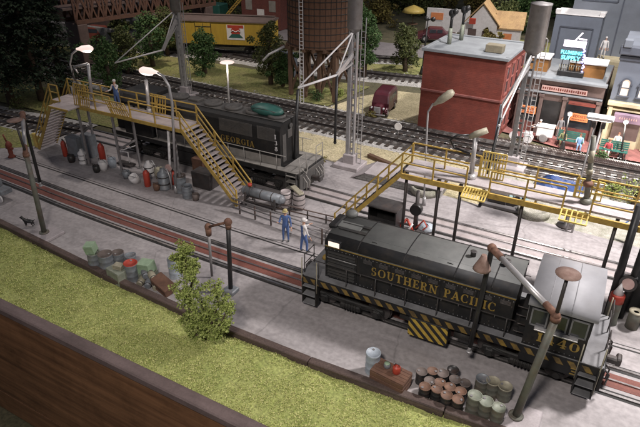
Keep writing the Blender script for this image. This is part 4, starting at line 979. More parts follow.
m = MB(); m.xprism([(-1.42, 1.6), (-1.42, 3.7), (-1.1, 4.1), (-.5, 4.3), (.5, 4.3), (1.1, 4.1), (1.42, 3.7), (1.42, 1.6)], -5.9, -3.6); m.build('cab', 'geo', ge)
for k in range(2):
    m = MB(); m.box((-5.3 + k * 1.0, -1.43, 3.2), (.75, .03, .65)); w = m.build('window', 'geo_band', ge); m = MB(); m.box((-5.3 + k * 1.0, -1.44, 3.2), (.62, .03, .52)); m.build('pane', 'glass', w)
m = MB(); m.xprism(hoodprof(1.0, 1.6, 3.9, .28), -7.0, -5.9); m.build('short_hood', 'geo', ge)
q0 = at(218, 138, y=24.05); q1 = at(253.5, 143, y=24.05)
wd = (q1.x - q0.x)
letters('OF GEORGIA', (q0.x - g0 - wd * .28, -1.03, 2.42), (1, 0, 0), (0, 0, 1), .36, 1, 'gold', ge, width=wd * 1.30, thick=.012)
letters('CENTRAL', (q0.x - g0 - wd * 1.45, -1.03, 2.42), (1, 0, 0), (0, 0, 1), .36, 1, 'gold', ge, width=wd * 1.0, thick=.012)
for z, c in ((3.2, '1'), (2.85, '3'), (2.5, '8')):
    letters(c, (5.25, -1.025, z), (1, 0, 0), (0, 0, 1), .26, 1.1, 'white', ge, thick=.012, name='road_number')
bogie(ge, -4.6, wb=1.3, m='under'); bogie(ge, 4.1, wb=1.3, m='under')
m = MB(); m.xprism([(-1.2, .45), (-1.3, .7), (-1.3, 1.2), (1.3, 1.2), (1.3, .7), (1.2, .45)], -2.2, 2.0); m.build('fuel_tank', 'under', ge)
m = MB()
for sy in (-1, 1):
    for k in range(9): m.tube([(-3.2 + k * 1.1, sy * 1.42, 1.62), (-3.2 + k * 1.1, sy * 1.42, 2.5)], .022, 6)
    m.tube([(-3.5, sy * 1.42, 2.5), (6.2, sy * 1.42, 2.5)], .022, 6)
m.build('side_handrail', 'geo_band', ge)
for sy in (-1, 1):
    m = MB()
    for s_ in (-.32, .32): m.box((6.55 + s_, sy * 1.36, .9), (.05, .3, 1.3))
    st = m.build('step_box', 'geo_roof', ge)
    for z in (.3, .68, 1.06, 1.42): m = MB(); m.box((6.55, sy * 1.38, z), (.6, .34, .04)); m.build('step_tread', 'geo_band', st)
m = MB(); m.box((7.0, 0, 1.0), (.12, 2.7, 1.0), bev=.02); m.build('pilot_plate', 'geo_roof', ge)
m = MB(); m.box((7.3, 0, .9), (.5, .26, .28), bev=.05); m.box((7.55, .08, .9), (.2, .4, .36), bev=.05); m.build('coupler', 'dark_steel', ge)
m = MB()
for y in (-1.3, -.55, .55, 1.3): m.tube([(7.0, y, 1.5), (7.0, y, 2.55)], .025, 6)
for z in (2.55, 2.1): m.tube([(7.0, -1.3, z), (7.0, -.55, z)], .022, 6); m.tube([(7.0, .55, z), (7.0, 1.3, z)], .022, 6)
for y in (-1.0, -.7, .4, .7, 1.0): m.tube([(7.05, y, 1.3), (7.3, y, 1.0), (7.25, y, .5)], .03, 6)
m.tube([(7.05, -1.2, 1.9), (7.2, -.9, 1.5), (7.1, -.5, 1.9)], .03, 6); m.build('end_railing', 'geo_band', ge)
p = at(266, 107, 4.55); gtp = thing('tarpaulin_cover', 'rounded green tarpaulin cover on the roof of the black Georgia locomotive', 'cover', (p.x, 25.15, 4.26), 0)
m = MB(); m.ball((0, 0, .10), .6, 18, 10, sc=(1.8, .9, .55)); m.build('tarpaulin', 'green_tarp', gtp)
m = MB(); m.tube([(-.8, -.38, .18), (0, -.47, .28), (.8, -.38, .18)], .02, 6); m.build('lashing', 'dark_steel', gtp)

# ================================================================== SERVICE PLATFORMS
def grid_panel(m, o, ux, uz, w, h, nx, nz, t=.045):
    o = Vector(o); ux = Vector(ux).normalized(); uz = Vector(uz).normalized()
    for i in range(nx + 1): m.bar(o + ux * (w * i / nx), o + ux * (w * i / nx) + uz * h, t, t)
    for j in range(nz + 1): m.bar(o + uz * (h * j / nz), o + uz * (h * j / nz) + ux * w, t * 1.15, t * 1.15)
def rails(m, pts, z, h=.95, posts=True, w=.055, step=1.5):
    for i in range(len(pts) - 1):
        a, b = Vector((*pts[i], z)), Vector((*pts[i + 1], z)); L_ = (b - a).length; n = max(1, round(L_ / step))
        for hh in (h, h * .52): m.bar(a + Vector((0, 0, hh)), b + Vector((0, 0, hh)), w, w)
        if posts:
            for k in range(n + 1): c = a + (b - a) * k / n; m.bar(c + Vector((0, 0, -.12)), c + Vector((0, 0, h)), w * 1.2, w * 1.2)
def stair(parent, x0, z0, x1, z1, ya, yb, n, mat_tread='deck'):
    m = MB()
    for k in range(n):
        t = (k + .5) / n; m.box((x0 + (x1 - x0) * t, (ya + yb) / 2, z0 + (z1 - z0) * t), (.27, yb - ya - .06, .045))
    s = m.build('stair_treads', mat_tread, parent)
    m = MB()
    for y in (ya, yb):
        m.bar((x0, y, z0), (x1, y, z1), .06, .20)
        for hh in (.95, .5): m.bar((x0, y, z0 + hh), (x1, y, z1 + hh), .055, .055)
        for k in range(4): t = k / 3; m.bar((x0 + (x1 - x0) * t, y, z0 + (z1 - z0) * t), (x0 + (x1 - x0) * t, y, z0 + (z1 - z0) * t + .98), .07, .07)
    m.build('stair_railing', 'yellow', parent)
ZL = 3.95
pl = thing('service_platform', 'long raised yellow railed platform on the left beside the black Georgia locomotive', 'platform', (-25, 21.9, 0), 0)
LX0, LX1, LY0, LY1 = -5.55, 4.75, -.68, .68
m = MB(); m.box(((LX0 + LX1) / 2, 0, ZL - .05), (LX1 - LX0, LY1 - LY0, .08)); 
for xx, ln in ((-3.9, 1.7), (1.2, 0)):
    if ln: m.box((xx, LY0 - .45, ZL - .05), (ln, .9, .07))
m.build('deck', 'deck', pl)
m = MB()
for y in (LY0, LY1): m.box(((LX0 + LX1) / 2, y, ZL - .12), (LX1 - LX0, .08, .2))
for k in range(12): m.box((LX0 + (LX1 - LX0) * k / 11, 0, ZL - .16), (.07, LY1 - LY0, .12))
m.box((-3.9, LY0 - .9, ZL - .07), (1.7, .06, .12)); m.build('deck_beams', 'yellow', pl)
m = MB(); rails(m, [(LX0, LY0), (-4.8, LY0)], ZL); rails(m, [(-3.0, LY0), (-.4, LY0)], ZL); rails(m, [(1.1, LY0), (LX1, LY0)], ZL); rails(m, [(LX0, LY1), (LX1, LY1)], ZL); m.build('railing', 'yellow', pl)
m = MB(); grid_panel(m, (-3.55, LY0 + .05, ZL), (1, 0, 0), (0, .12, 1), 1.25, 1.25, 7, 2); m.build('upright_grating', 'yellow', pl)
m = MB(); grid_panel(m, (-.35, LY0 - .05, ZL), (1, 0, 0), (0, -.35, 1), 1.45, .95, 8, 2); m.build('front_gate_grating', 'yellow', pl)
m = MB(); grid_panel(m, (1.2, LY1, ZL), (1, 0, 0), (0, .2, 1), 1.2, 1.0, 6, 2); m.build('rear_gate_grating', 'yellow', pl)
for i, (bx, tx, y) in enumerate(((90, 78, LY0 + .05), (120, 111, LY0 + .05), (176, 171, LY0 + .05), (99, 88, LY1 - .05), (138, 131, LY1 - .05))):
    q = at(tx, 112, y=21.9 + y); m = MB(); m.box((q.x + 25, y, (ZL - .2) / 2), (.13, .13, ZL - .2), bev=.02); m.box((q.x + 25, y, .03), (.34, .34, .06), bev=.01); m.build('post', 'grey_steel', pl)
m = MB(); m.bar((at(78, 112, y=21.3).x + 25, LY0, 2.1), (at(88, 112, y=22.5).x + 25, LY1, 2.1), .07, .1); m.build('cross_brace', 'grey_steel', pl); m = MB(); m.bar((at(111, 112, y=21.3).x + 25, LY0, 1.6), (at(131, 112, y=22.5).x + 25, LY1, 1.9), .07, .1); m.build('cross_brace', 'grey_steel', pl)
stair(pl, LX1, ZL - .05, -16.85 + 25, .15, LY0, LY1, 17)
stair(pl, LX0, ZL - .05, -33.1 + 25, .15, LY0, LY1, 16)
ZR = 4.1
prt = thing('service_platform', 'long raised platform with yellow railings on the right, passing behind the grey switcher', 'platform', (0, 22.7, 0), 0)
RX0 = at(402, 172, ZR).x; RX1 = 7.5; RY0, RY1 = -1.08, .27
m = MB(); m.box(((RX0 + RX1) / 2, 0, ZR - .05), (RX1 - RX0, RY1 - RY0, .09)); m.build('deck', 'concrete2', prt)
def rx(px, py): return at(px, py, ZR).x
g1a, g1b = rx(463, 190), rx(487, 195); g2a, g2b = rx(560, 213), rx(588, 220)
m = MB()
for y in (RY0, RY1): m.box(((RX0 + RX1) / 2, y, ZR - .14), (RX1 - RX0, .09, .24))
for k in range(9): m.box((RX0 + (RX1 - RX0) * k / 8, 0, ZR - .2), (.08, RY1 - RY0, .14))
m.build('deck_beams', 'yellow', prt)
m = MB(); rails(m, [(RX0, RY0), (g1a, RY0)], ZR); rails(m, [(g1b, RY0), (g2a, RY0)], ZR); rails(m, [(g2b, RY0), (RX1, RY0)], ZR)
m.build('front_railing', 'yellow', prt)
m = MB(); rails(m, [(RX0, RY1), (g1a + .2, RY1)], ZR); rails(m, [(g1b, RY1), (g2a + .3, RY1)], ZR); rails(m, [(g2b, RY1), (RX1, RY1)], ZR); m.build('rear_railing', 'yellow', prt)
for a_, b_ in ((g1a, g1b), (g2a, g2b)):
    m = MB(); grid_panel(m, (a_ + .02, RY0 - .05, ZR + .04), (1, 0, 0), (0, -1, -.35), b_ - a_ - .04, .62, 8 if a_ == g1a else 5, 2, .05); m.build('drop_grating', 'yellow_b', prt)
    m = MB(); grid_panel(m, (a_ + .25, RY1 + .02, ZR), (1, 0, 0), (0, .1, 1), b_ - a_, 1.15 if a_ == g1a else .8, 8 if a_ == g1a else 5, 3, .05); m.build('rear_gate_grating', 'yellow_b', prt)
for px_, py_ in ((405, 190), (437, 197), (459, 199), (520, 215), (613, 236)):
    x = at(px_, py_, y=22.2).x; m = MB(); m.cyl((x, -.4, 0), (x, -.4, ZR - .2), .075, n=10); m.box((x, -.4, .03), (.32, .32, .06)); m.box((x, -.4, ZR - .24), (.12, 1.25, .1)); m.build('post', 'dark_steel', prt)
stair(prt, RX0, ZR - .05, RX0 - 3.3, .15, RY0, RY0 + 1.3, 15, 'dark_steel')

# ================================================================== SAND TOWERS
def lattice(m, h, w=.16, d=.40, n=None):
    """two channel legs with staggered plates"""
    for sx in (-1, 1): m.box((sx * d / 2, 0, h / 2), (.09, w, h))
    n = n or int(h / .45)
    for k in range(n): z = (k + .5) * h / n; m.box((0, 0, z), (d, .05, .13))
def sand_tower(label, base, ztank, tr, tank_top, armpts, ladx=.42, s=1.0, hoses=(), tank_m='grey_steel', col='silver'):
    t = thing('sand_tower', label, 'sand tower', (base.x, base.y, 0)); o = Vector((base.x, base.y, 0))
    m = MB(); m.box((0, 0, .13), (1.7, 1.5, .28), bev=.04); m.box((0, 0, .55), (.75, .6, .6), bev=.03); m.build('base', 'concrete2', t)
    m = MB(); lattice(m, ztank, .24, .42 * s); m.box((-.16 * s, .0, ztank / 2), (.26, .30, ztank), bev=.02); m.build('column', col, t)
    m = MB()
    for sx in (0, .26): m.box((ladx + sx, .05, ztank / 2 + .3), (.035, .05, ztank + .6))
    for k in range(int(ztank / .32)): m.box((ladx + .13, .05, .3 + k * .32), (.26, .03, .035))
    m.build('ladder', 'silver', t)
    m = MB(); m.lathe([(tr * .35, ztank - .35), (tr * .9, ztank - .02), (tr, ztank), (tr, tank_top), (tr * 1.04, tank_top), (tr * 1.04, tank_top + .08), (tr * .2, tank_top + .16)], n=24); m.build('tank', tank_m, t)
    for k, A in enumerate(armpts):      # A: (attach_z, elbow, tip, high_z)
        az, el, tip, hz = A; el = el - o; tip = tip - o; a = Vector((0, -.1, az)); hi = Vector((0, -.1, hz))
        m = MB(); m.bar(a, el, .10, .26); m.bar(a - Vector((0, 0, .5)), el, .08, .08); 
        m.build('bracket', 'silver', t)
        m = MB(); m.cyl(el, tip, .065, n=8); m.cyl(hi, tip, .045, n=8); m.cyl(hi, el, .045, n=8); m.build('boom_rods', 'white', t)
    for a_, b_ in hoses:
        m = MB(); a_ = a_ - o; b_ = b_ - o; m.cyl(a_, b_, .085, n=10); m.cyl(b_, b_ - Vector((0, 0, .12)), .11, .06, n=10); m.build('sand_hose', 'black', t)
    return t
b = at(350, 166); sand_tower('middle sand tower with a slim grey tank, on a concrete pad beside the Georgia locomotive', b, 8.45, .42, 12.5,
    [(7.0, at(337, 75, y=27.5), at(298, 88, y=25.35), 8.3)], hoses=[(at(337, 75, y=27.5), at(335, 142, y=27.5)), (at(298, 90, y=25.35), at(294, 168, y=25.35))])
b = at(511, 168); sand_tower('right sand tower with a fat silver tank, between red building and storefronts', b, 7.35, .56, 9.75,
    [(6.9, at(502, 107, y=30.5), at(499, 126, y=28.4), 7.2)], hoses=[(at(501, 118, y=28.6), at(480, 205, y=27.9))], col='tower_grey')
b = at(186, 96); sand_tower('sand tower behind the left platform, nearest the dark conifers', b, 7.0, .42, 11.0,
    [(6.3, at(163, 50, y=34.0), at(115, 63, y=31.0), 7.0)])
# goose neck lamps on the platforms ---------------------------------------
def goose(label, base, pts, head, lit, rr_=.055, group='goose neck lamps over the platforms', dirv=(1, -.3, -.25)):
    t = thing('goose_neck_lamp', label, 'lamp', base, 0, group); o = Vector(base)
    P = [Vector((0, 0, 0))] + [p - o for p in pts]; H_ = head - o
    m = MB(); m.cyl((0, 0, 0), (0, 0, .5), .12, .09, 10); m.tube(P + [H_], rr_, 8); m.build('neck', 'silver', t)
    d = Vector(dirv).normalized(); e = H_ + d * 1.1
    m = MB(); m.tube([H_ - d * .12, H_ + d * .1, H_ + d * .35, H_ + d * .9, e], [.06, .10, .19, .21, .12], 14); m.build('lamp_head', 'drum_cream' if not lit else 'lamp_head_glow', t)
    if lit:
        m = MB(); m.ball(H_ + d * .62 + Vector((0, 0, -.13)), .19, sc=(2.0, .9, .5)); m.build('lens', 'lampglow', t)
Y_ = 22.6
b = at(75, 100, y=Y_); b.z = ZL; goose('lit goose neck lamp at the far left end of the left platform', b, [at(74, 78, y=Y_), at(70, 64, y=Y_), at(72, 54, y=Y_)], at(78, 49, y=Y_), True, dirv=(1, .1, .12))
b = at(172, 120, y=21.3); b.z = 0.0; 
b = at(176, 190, y=21.0); b.z = 0; goose('lit goose neck lamp on a tall post before the right end of the left platform', b, [at(172, 102, y=21), at(169, 86, y=21), at(163, 76, y=21)], at(156, 72, y=21), True, rr_=.07, dirv=(-1, 0, -.06))
b = at(430, 152, y=27); b.z = at(430, 152, y=27).z
b = at(428, 165, y=26.6); b.z = 0; goose('goose neck lamp with cream head before the red building, behind the right platform railing', b, [at(427, 128, y=26.6), at(428, 112, y=26.6), at(433, 104, y=26.6)], at(435, 104, y=26.6), False, rr_=.05, dirv=(.5, .1, .45))
# stub posts with frames on left platform
t = thing('gallows_stand', 'silver gallows stand with hanging hose at the left end of the left platform', 'frame', (at(92, 99, y=22.2).x, 22.2, ZL)); o = Vector(t.location)
a = at(88, 64, y=22.2) - o; c = at(74, 67, y=22.2) - o
m = MB(); m.cyl((0, 0, 0), (0, 0, .35), .14, .11); m.cyl((0, 0, 0), a, .10, .09, 10); m.cyl(a, c, .08, .07, 10); m.cyl(c, c + Vector((.25, 0, -.35)), .05); m.build('gallows', 'silver', t)
m = MB(); m.tube([c, c + Vector((-.3, 0, -.5)), c + Vector((.1, 0, -1.2)), c + Vector((.3, 0, -1.9))], .05, 8); m.build('hose', 'dark_steel', t)
t = thing('hose_post', 'short silver post behind the worker on the left platform, under the second lit lamp', 'post', (at(148, 103, y=22.3).x, 22.3, ZL)); a = at(146, 80, y=22.3) - Vector(t.location)
m = MB(); m.cyl((0, 0, 0), a, .11, .09, 10); m.cyl((0, 0, 0), (0, 0, .3), .16, .12); m.build('tube', 'silver', t); m = MB(); m.cyl(a, a + Vector((-.3, .2, .3)), .03, n=6); m.build('lever', 'dark_steel', t)
# two thick posts on the right platform
for (bx, by, tx, ty, lab) in ((470, 184, 476, 134, 'thick silver post with tilted lamp standing on the right platform at its first gap'), (585, 205, 594, 136, 'thick worn post with faded markings standing on the right platform at its second gap')):
    b = at(bx, by, y=22.62); b.z = ZR; t = thing('hose_post', lab, 'post', b); a = at(tx, ty, y=b.y) - b
    m = MB(); m.lathe([(.22, 0), (.24, .1), (.15, .22)], n=14); m.cyl((0, 0, .1), a, .11, .09, 12); m.build('tube', 'silver' if bx < 500 else 'column_green', t)
    if bx < 500:
        m = MB(); m.tube([a + Vector((-.25, 0, -.18)), a + Vector((0, 0, -.02)), a + Vector((.42, .1, .22))], [.11, .15, .13], 12); m.build('lamp_head', 'drum_cream', t)
        m = MB(); m.tube([a + Vector((-.1, -.1, -.9)), a + Vector((-.8, -.2, -.7)), a + Vector((-1.0, -.2, -.4)), a + Vector((-.75, -.2, -.15)), a + Vector((-.3, 0, -.1))], .05, 8); m.build('hose_loop', 'black', t)
    else:
        m = MB(); m.cyl(a * .45, a * .52, .12, n=12); m.cyl(a * .62, a * .80, .105, n=12); m.build('faded_bands', 'drum_cream', t)
        m = MB(); m.ball(a * .3, .2, sc=(1, 1, .8)); m.build('valve', 'rust', t)
# double flat lamp right
b = at(583, 178, y=27.5); t = thing('box_lamp', 'tall thin pole with a flat white box lamp, in front of the benches', 'lamp', (b.x, 27.5, 0)); a = at(600, 120, y=27.5) - Vector((b.x, 27.5, 0))
m = MB(); 
for s_ in (-.14, .14): m.cyl((s_, 0, 0), a + Vector((s_, 0, 0)), .05, n=8)
m.build('pole', 'silver', t); m = MB(); m.box(a + Vector((0, 0, .12)), (1.15, .55, .16), bev=.04); m.build('box_head', 'white', t)
m = MB(); m.box(a + Vector((0, -.0, .02)), (.95, .4, .04)); m.build('diffuser', 'lampglow', t)
m = MB()
for s_ in (-.2, .2): m.cyl(a + Vector((s_, -.1, -.35)), a + Vector((s_, -.1, .0)), .09, n=8)
m.build('clamps', 'dark_steel', t)
b = at(229, 104); t = thing('street_lamp', 'white street lamp with a flat lit head behind the black Georgia locomotive', 'lamp', (b.x, b.y, 0)); a = at(227, 62, y=b.y) - b
m = MB(); m.cyl((0, 0, 0), a, .09, .06, 10); m.build('pole', 'white', t); m = MB(); m.lathe([(.05, .1), (.5, .02), (.58, -.04), (.55, -.06), (.05, -.05)], c=a, n=18); m.build('shade', 'lamp_head_glow', t)
m = MB(); m.lathe([(.02, -.10), (.42, -.09), (.5, -.062), (.02, -.06)], c=a, n=16); m.build('lamp_disc', 'bulb', t)
mat('slate_dark', (.075, .085, .11), None, 2, .7)
# ================================================================== CLUTTER UNDER THE LEFT PLATFORM
def pump(label, loc, col, s=1.0, kind='pump'):
    t = thing('pump', label, 'pump', loc, R.uniform(-.5, .5), 'pumps and cans under the left platform')
    m = MB(); m.lathe([(.30 * s, 0), (.30 * s, .08), (.26 * s, .1), (.28 * s, .75 * s), (.22 * s, .82 * s), (.12 * s, .9 * s), (.12 * s, 1.0 * s), (.04, 1.02 * s)], n=16); m.build('barrel', col, t)
    m = MB(); m.lathe([(.295 * s, .25 * s), (.31 * s, .27 * s), (.295 * s, .3 * s)], n=16); m.lathe([(.295 * s, .6 * s), (.31 * s, .62 * s), (.295 * s, .64 * s)], n=16); m.build('bands', 'dark_steel', t)
    m = MB(); m.tube([(.1 * s, 0, .98 * s), (.3 * s, -.05, 1.05 * s), (.45 * s, -.1, .7 * s), (.5 * s, -.1, .1)], .045, 8); m.build('hose', 'silver', t)
    return t
def extinguisher(label, loc, h=1.1, r=.15, lean=0.0, col='red'):
    t = thing('gas_bottle', label, 'bottle', loc, 0, 'red bottles under the left platform'); t.rotation_euler = (0, lean, 0)
    m = MB(); m.lathe([(r * .9, 0), (r, .03), (r, h * .8), (r * .7, h * .92), (r * .25, h * .96), (r * .25, h)], n=14); m.build('cylinder', col, t)
    m = MB(); m.cyl((0, 0, h), (0, 0, h + .08), .05, n=8); m.tube([(0, 0, h + .04), (.14, 0, h), (.18, 0, h * .6)], .018, 6); m.build('valve', 'dark_steel', t)
def bucket(label, loc, col, r=.24, h=.42, tilt=0):
    t = thing('bucket', label, 'bucket', loc, 0, 'buckets and kegs under the left platform'); t.rotation_euler = (tilt, 0, 0)
    m = MB(); m.lathe([(r * .8, 0), (r, h * .5), (r * .95, h), (r * .85, h), (r * .8, h * .85), (.02, h * .8)], n=16); m.build('shell', col, t)
    m = MB(); m.tube([(-r, 0, h * .9), (-r * .7, -.1, h * 1.3), (r * .7, -.1, h * 1.3), (r, 0, h * .9)], .014, 6); m.build('bail', 'dark_steel', t)
pump('pale grey pump with white hose at the left, under the left platform', at(84, 163), 'white', .95)
pump('grey green pump machine right of the tall lamp post, under the left platform', at(165, 188), 'drum_grey', 1.25)
pump('pale pump behind the red bottle in the middle, under the left platform', at(150, 176), 'white', 1.0)
extinguisher('red bottle standing at the left stairs of the left platform', at(66, 156), 1.1, .17)
extinguisher('tall red bottle behind the two white kegs under the left platform', at(104, 164), 1.45, .2)
extinguisher('short red bottle in front of the pale pump under the left platform', at(148, 186), 1.05, .19)
extinguisher('red bottle hanging low beside the tall lamp post near the right stairs', at(174, 184), .9, .18)
bucket('white keg left of the pair in front of the tall red bottle', at(104, 170), 'white', .27, .6)
bucket('white keg right of the pair in front of the tall red bottle', at(113, 167), 'drum_white', .26, .6)
bucket('round white bucket lying on its side left of the short red bottle', at(137, 182), 'white', .28, .55, .5)
drum('dark drum right of the grey green pump machine', at(188, 197), 'drum_grey', 'drum_grey', r=.30, h=.7, group='drums near the right foot of the left platform')
drum('dark grey drum with open top next to the right stairs of the left platform', at(181, 191), 'drum_grey', 'drum_rust2', r=.34, h=.95, group='drums near the right foot of the left platform')
crate('grey green cabinet behind the pale pump at the left platform', at(78, 155) + Vector((0, 0, 0)), (.9, .6, 1.3), 'drum_grey', .1, name='cabinet', cat='cabinet')
crate('blue grey cabinet beside the tall red bottle under the left platform', at(92, 156), (.8, .5, 1.5), 'drum_grey', 0, name='cabinet', cat='cabinet')
crate('dark tool chest under the right stairs of the left platform', at(206, 186), (1.3, .8, .95), 'dark_steel', 0, name='tool_chest', cat='chest')
crate('rusty brown box behind the right stairs of the left platform', at(202, 176), (.8, .6, 1.2), 'crate', 0)
t = thing('tube_rack', 'white tubular rack between two posts under the left platform', 'frame', at(122, 165))
m = MB(); m.tube([(-.1, 0, 0), (-.1, 0, .9), (.9, .6, 1.3), (.9, .6, 0)], .05, 8); m.tube([(-.1, 0, .9), (.5, .2, .9), (.5, .2, 0)], .04, 8); m.build('tubes', 'white', t)
m = MB(); m.box((.3, .1, .12), (1.2, .5, .12), bev=.02); m.build('skid', 'dark_steel', t)
t = thing('valve_pipe', 'pinkish white pipe with a round red valve wheel beside the tall lamp post', 'pipe', at(171, 186)); a = at(168, 130, y=t.location.y) - Vector(t.location)
m = MB(); m.cyl((0, 0, 0), a, .07, n=8); m.build('pipe', 'white', t); m = MB(); q = a * .35; m.cyl(q + Vector((0, -.1, 0)), q + Vector((0, -.16, 0)), .22, n=16); m.build('wheel', 'pinksign', t)
for i, (x, y, lb, c_, sc_) in enumerate(((97, 172, 'small dark can left of the white kegs', 'drum_black', .55), (127, 178, 'small grey can between the white kegs and the white bucket', 'drum_grey', .6), (157, 190, 'small rusty can between the red bottle and the grey green pump', 'drum_rust', .5),
        (160, 178, 'pale can behind the grey green pump machine', 'drum_cream', .8), (72, 162, 'dark can beside the leftmost red bottle', 'drum_black', .6), (196, 200, 'rusty can at the foot of the right stairs', 'drum_rust2', .5))):
    bucket(lb, at(x, y), c_, .3 * sc_ + .05, .8 * sc_)
# person on left platform and red signal at far left
p = at(131, 104, ZL); person('worker in white shirt and blue overalls standing on the left yellow platform', (p.x, 22.0, ZL), D2(190), 'cloth_w', 'denim', arms=((60, 90, 10), (20, 70, 12)), bib=True, head='cloth_w')
t = thing('red_hydrant', 'rusty red hydrant like figure on the grass at the far left edge', 'hydrant', at(12, 157))
m = MB(); m.lathe([(.25, 0), (.2, .1), (.14, .15), (.15, .7), (.22, .8), (.18, .95), (.05, 1.1)], n=10); m.cyl((-.3, 0, .6), (.3, 0, .65), .09); m.cyl((-.1, 0, 1.0), (-.3, 0, 1.5), .05); m.build('body', mat('dull_red', (.22, .05, .03), None, 5, .7), t)
M['dull_red'] = MATS['dull_red']
t = thing('yellow_post', 'small yellow bumper post at the foot of the left stairs', 'post', at(37, 147)); m = MB(); m.box((0, 0, .5), (.22, .22, 1.0), bev=.03); m.box((.3, 0, .8), (.5, .1, .12)); m.build('post', 'yellow_b', t)
t = thing('wheel_chock_cart', 'small grey cart with a white wheel at the left edge beside the pit track', 'cart', at(2, 198))
m = MB(); m.box((0, 0, .55), (1.3, .7, .3), bev=.04); m.box((-.3, 0, .9), (.6, .6, .5), bev=.05); m.build('body', 'drum_grey', t)
for sx in (-.4, .45):
    m = MB(); m.cyl((sx, -.42, .24), (sx, -.34, .24), .24, n=16); m.build('wheel', 'white', t)
# ------------- pipe fence, barrels, tank next to Georgia
t = thing('pipe_fence', 'low rusty pipe rail fence running from the stairs past the worker in blue', 'fence', at(240, 214), 0); o = Vector(t.location); o.z = 0
A_ = at(240, 214) - o; B_ = at(322, 244) - o
for k in range(6): c = A_ + (B_ - A_) * k / 5; m = MB(); m.cyl(c, c + Vector((0, 0, .87)), .045, n=8); m.build('post', 'timber', t)
m = MB()
for z in (.3, .58, .85): m.cyl(A_ + Vector((-.5, 0, z)), B_ + Vector((.8, 0, z)), .04, n=8)
m.build('rails', 'grey_steel', t)
t = thing('pipe_fence', 'second low pipe rail fence behind the first, in front of the two barrels', 'fence', at(255, 206), 0); o = Vector(t.location)
B_ = at(345, 228) - o
for k in range(6): c = B_ * k / 5; m = MB(); m.cyl(c, c + Vector((0, 0, .52)), .04, n=8); m.build('post', 'dark_steel', t)
m = MB()
for z in (.22, .5): m.cyl(Vector((-.3, 0, z)), B_ + Vector((0, 0, z)), .035, n=8)
m.build('rails', 'timber', t)
for x, y, lb in ((286, 208, 'wooden barrel left of the pair beside the black Georgia locomotive'), (299, 209, 'wooden barrel right of the pair beside the black Georgia locomotive, with a board on top')):
    t = thing('wooden_barrel', lb, 'barrel', at(x, y), 0, 'two wooden barrels'); m = MB(); m.lathe([(.27, 0), (.33, .25), (.35, .5), (.33, .8), (.27, 1.05), (.24, 1.05), (.23, 1.0), (.01, 1.0)], n=18); m.build('staves', 'deck', t)
    m = MB()
    for z, r in ((.12, .305), (.38, .345), (.68, .345), (.93, .305)): m.lathe([(r, z - .03), (r + .012, z), (r, z + .03)], n=18)
    m.build('hoops', 'dark_steel', t)
b = at(299, 209); t = thing('plank', 'pale board lying across the right wooden barrel', 'board', b + Vector((-.1, 0, 1.06))); m = MB(); m.box((0, 0, .06), (.95, .32, .1), rot=(0, .1, -.5), bev=.02); m.build('board', 'drum_cream', t)
t = thing('workbench_tank', 'grey horizontal tank on a rack with a red cap left of the two wooden barrels', 'tank', at(266, 207)); m = MB(); m.cyl((-1.3, 0, .72), (1.0, 0, .72), .26, n=18); m.ball((-1.3, 0, .72), .26); m.ball((1.0, 0, .72), .26); m.build('shell', 'drum_grey', t)
m = MB()
for x_ in (-.9, -.2, .5): m.lathe([(.262, -.03), (.275, 0), (.262, .03)], c=(x_, 0, .72), n=18, rot=(0, PI / 2, 0))
m.build('bands', 'dark_steel', t)
m = MB()
for sy in (-.35, .35): m.box((-.15, sy, .3), (2.1, .06, .08))
for sx in (-1.1, .8):
    for sy in (-.35, .35): m.box((sx, sy, .4), (.08, .08, .8))
    m.box((sx, 0, .42), (.1, .75, .1))
m.build('rack', 'dark_steel', t); m = MB(); m.cyl((-1.0, 0, 1.05), (-1.0, 0, 1.18), .12, n=10); m.build('cap', 'red', t)
# ------------- bunker and boxes under right platform
q = [at(346, 184), at(370, 192), at(447, 200), at(452, 188)]
bk = thing('concrete_bunker', 'low stone walled bunker with a sloping left end, behind the right platform stairs', 'bunker', (-11.0, 28.6, 0))
m = MB(); m.yprism([(-2.0, 0), (3.4, 0), (3.4, .48), (-1.2, .48)], -.8, .9); m.build('walls', 'stonewall', bk)
m = MB(); m.box((1.1, .05, .51), (4.8, 1.9, .07), bev=.015); m.build('coping', 'concrete2', bk)
m = MB(); m.bar((-2.15, .05, .03), (-1.25, .05, .53), 1.9, .06); m.build('ramp_slab', 'concrete2', bk)
t = thing('timber_beam', 'rusty brown beam lying on the sand behind the stone bunker', 'beam', at(383, 163), .0); m = MB(); m.box((0, 0, .12), (2.6, .3, .24), rot=(0, 0, -.35), bev=.02); m.build('beam', 'wood', t)
t = thing('black_cabinet', 'open black cabinet with a grey rim below the right platform stairs', 'cabinet', at(385, 227)); m = MB()
m.box((0, .55, .65), (1.5, .06, 1.3)); m.box((-.72, 0, .65), (.06, 1.1, 1.3)); m.box((.72, 0, .65), (.06, 1.1, 1.3)); m.box((0, 0, .03), (1.5, 1.1, .06)); m.box((0, -.53, .4), (1.44, .06, .8)); m.build('shell', 'black', t); m = MB(); m.box((0, 0, 1.32), (1.6, 1.2, .06), bev=.01); m.build('top', 'dark_steel', t)
t = thing('screw_jack', 'red and white jack on the concrete behind the switcher roof', 'jack', at(406, 230)); m = MB(); m.cyl((-.4, 0, 0), (0, 0, .65), .07); m.cyl((.4, 0, 0), (0, 0, .65), .07); m.build('red_legs', 'red', t); m = MB(); m.cyl((.1, -.1, 0), (.35, -.1, .5), .05); m.cyl((-.5, -.1, .05), (.5, -.1, .05), .05); m.build('white_bar', 'white', t)
t = thing('hose_reel', 'black post with a round sheave behind the switcher roof', 'post', at(415, 229)); a = at(418, 196, y=t.location.y) - Vector(t.location)
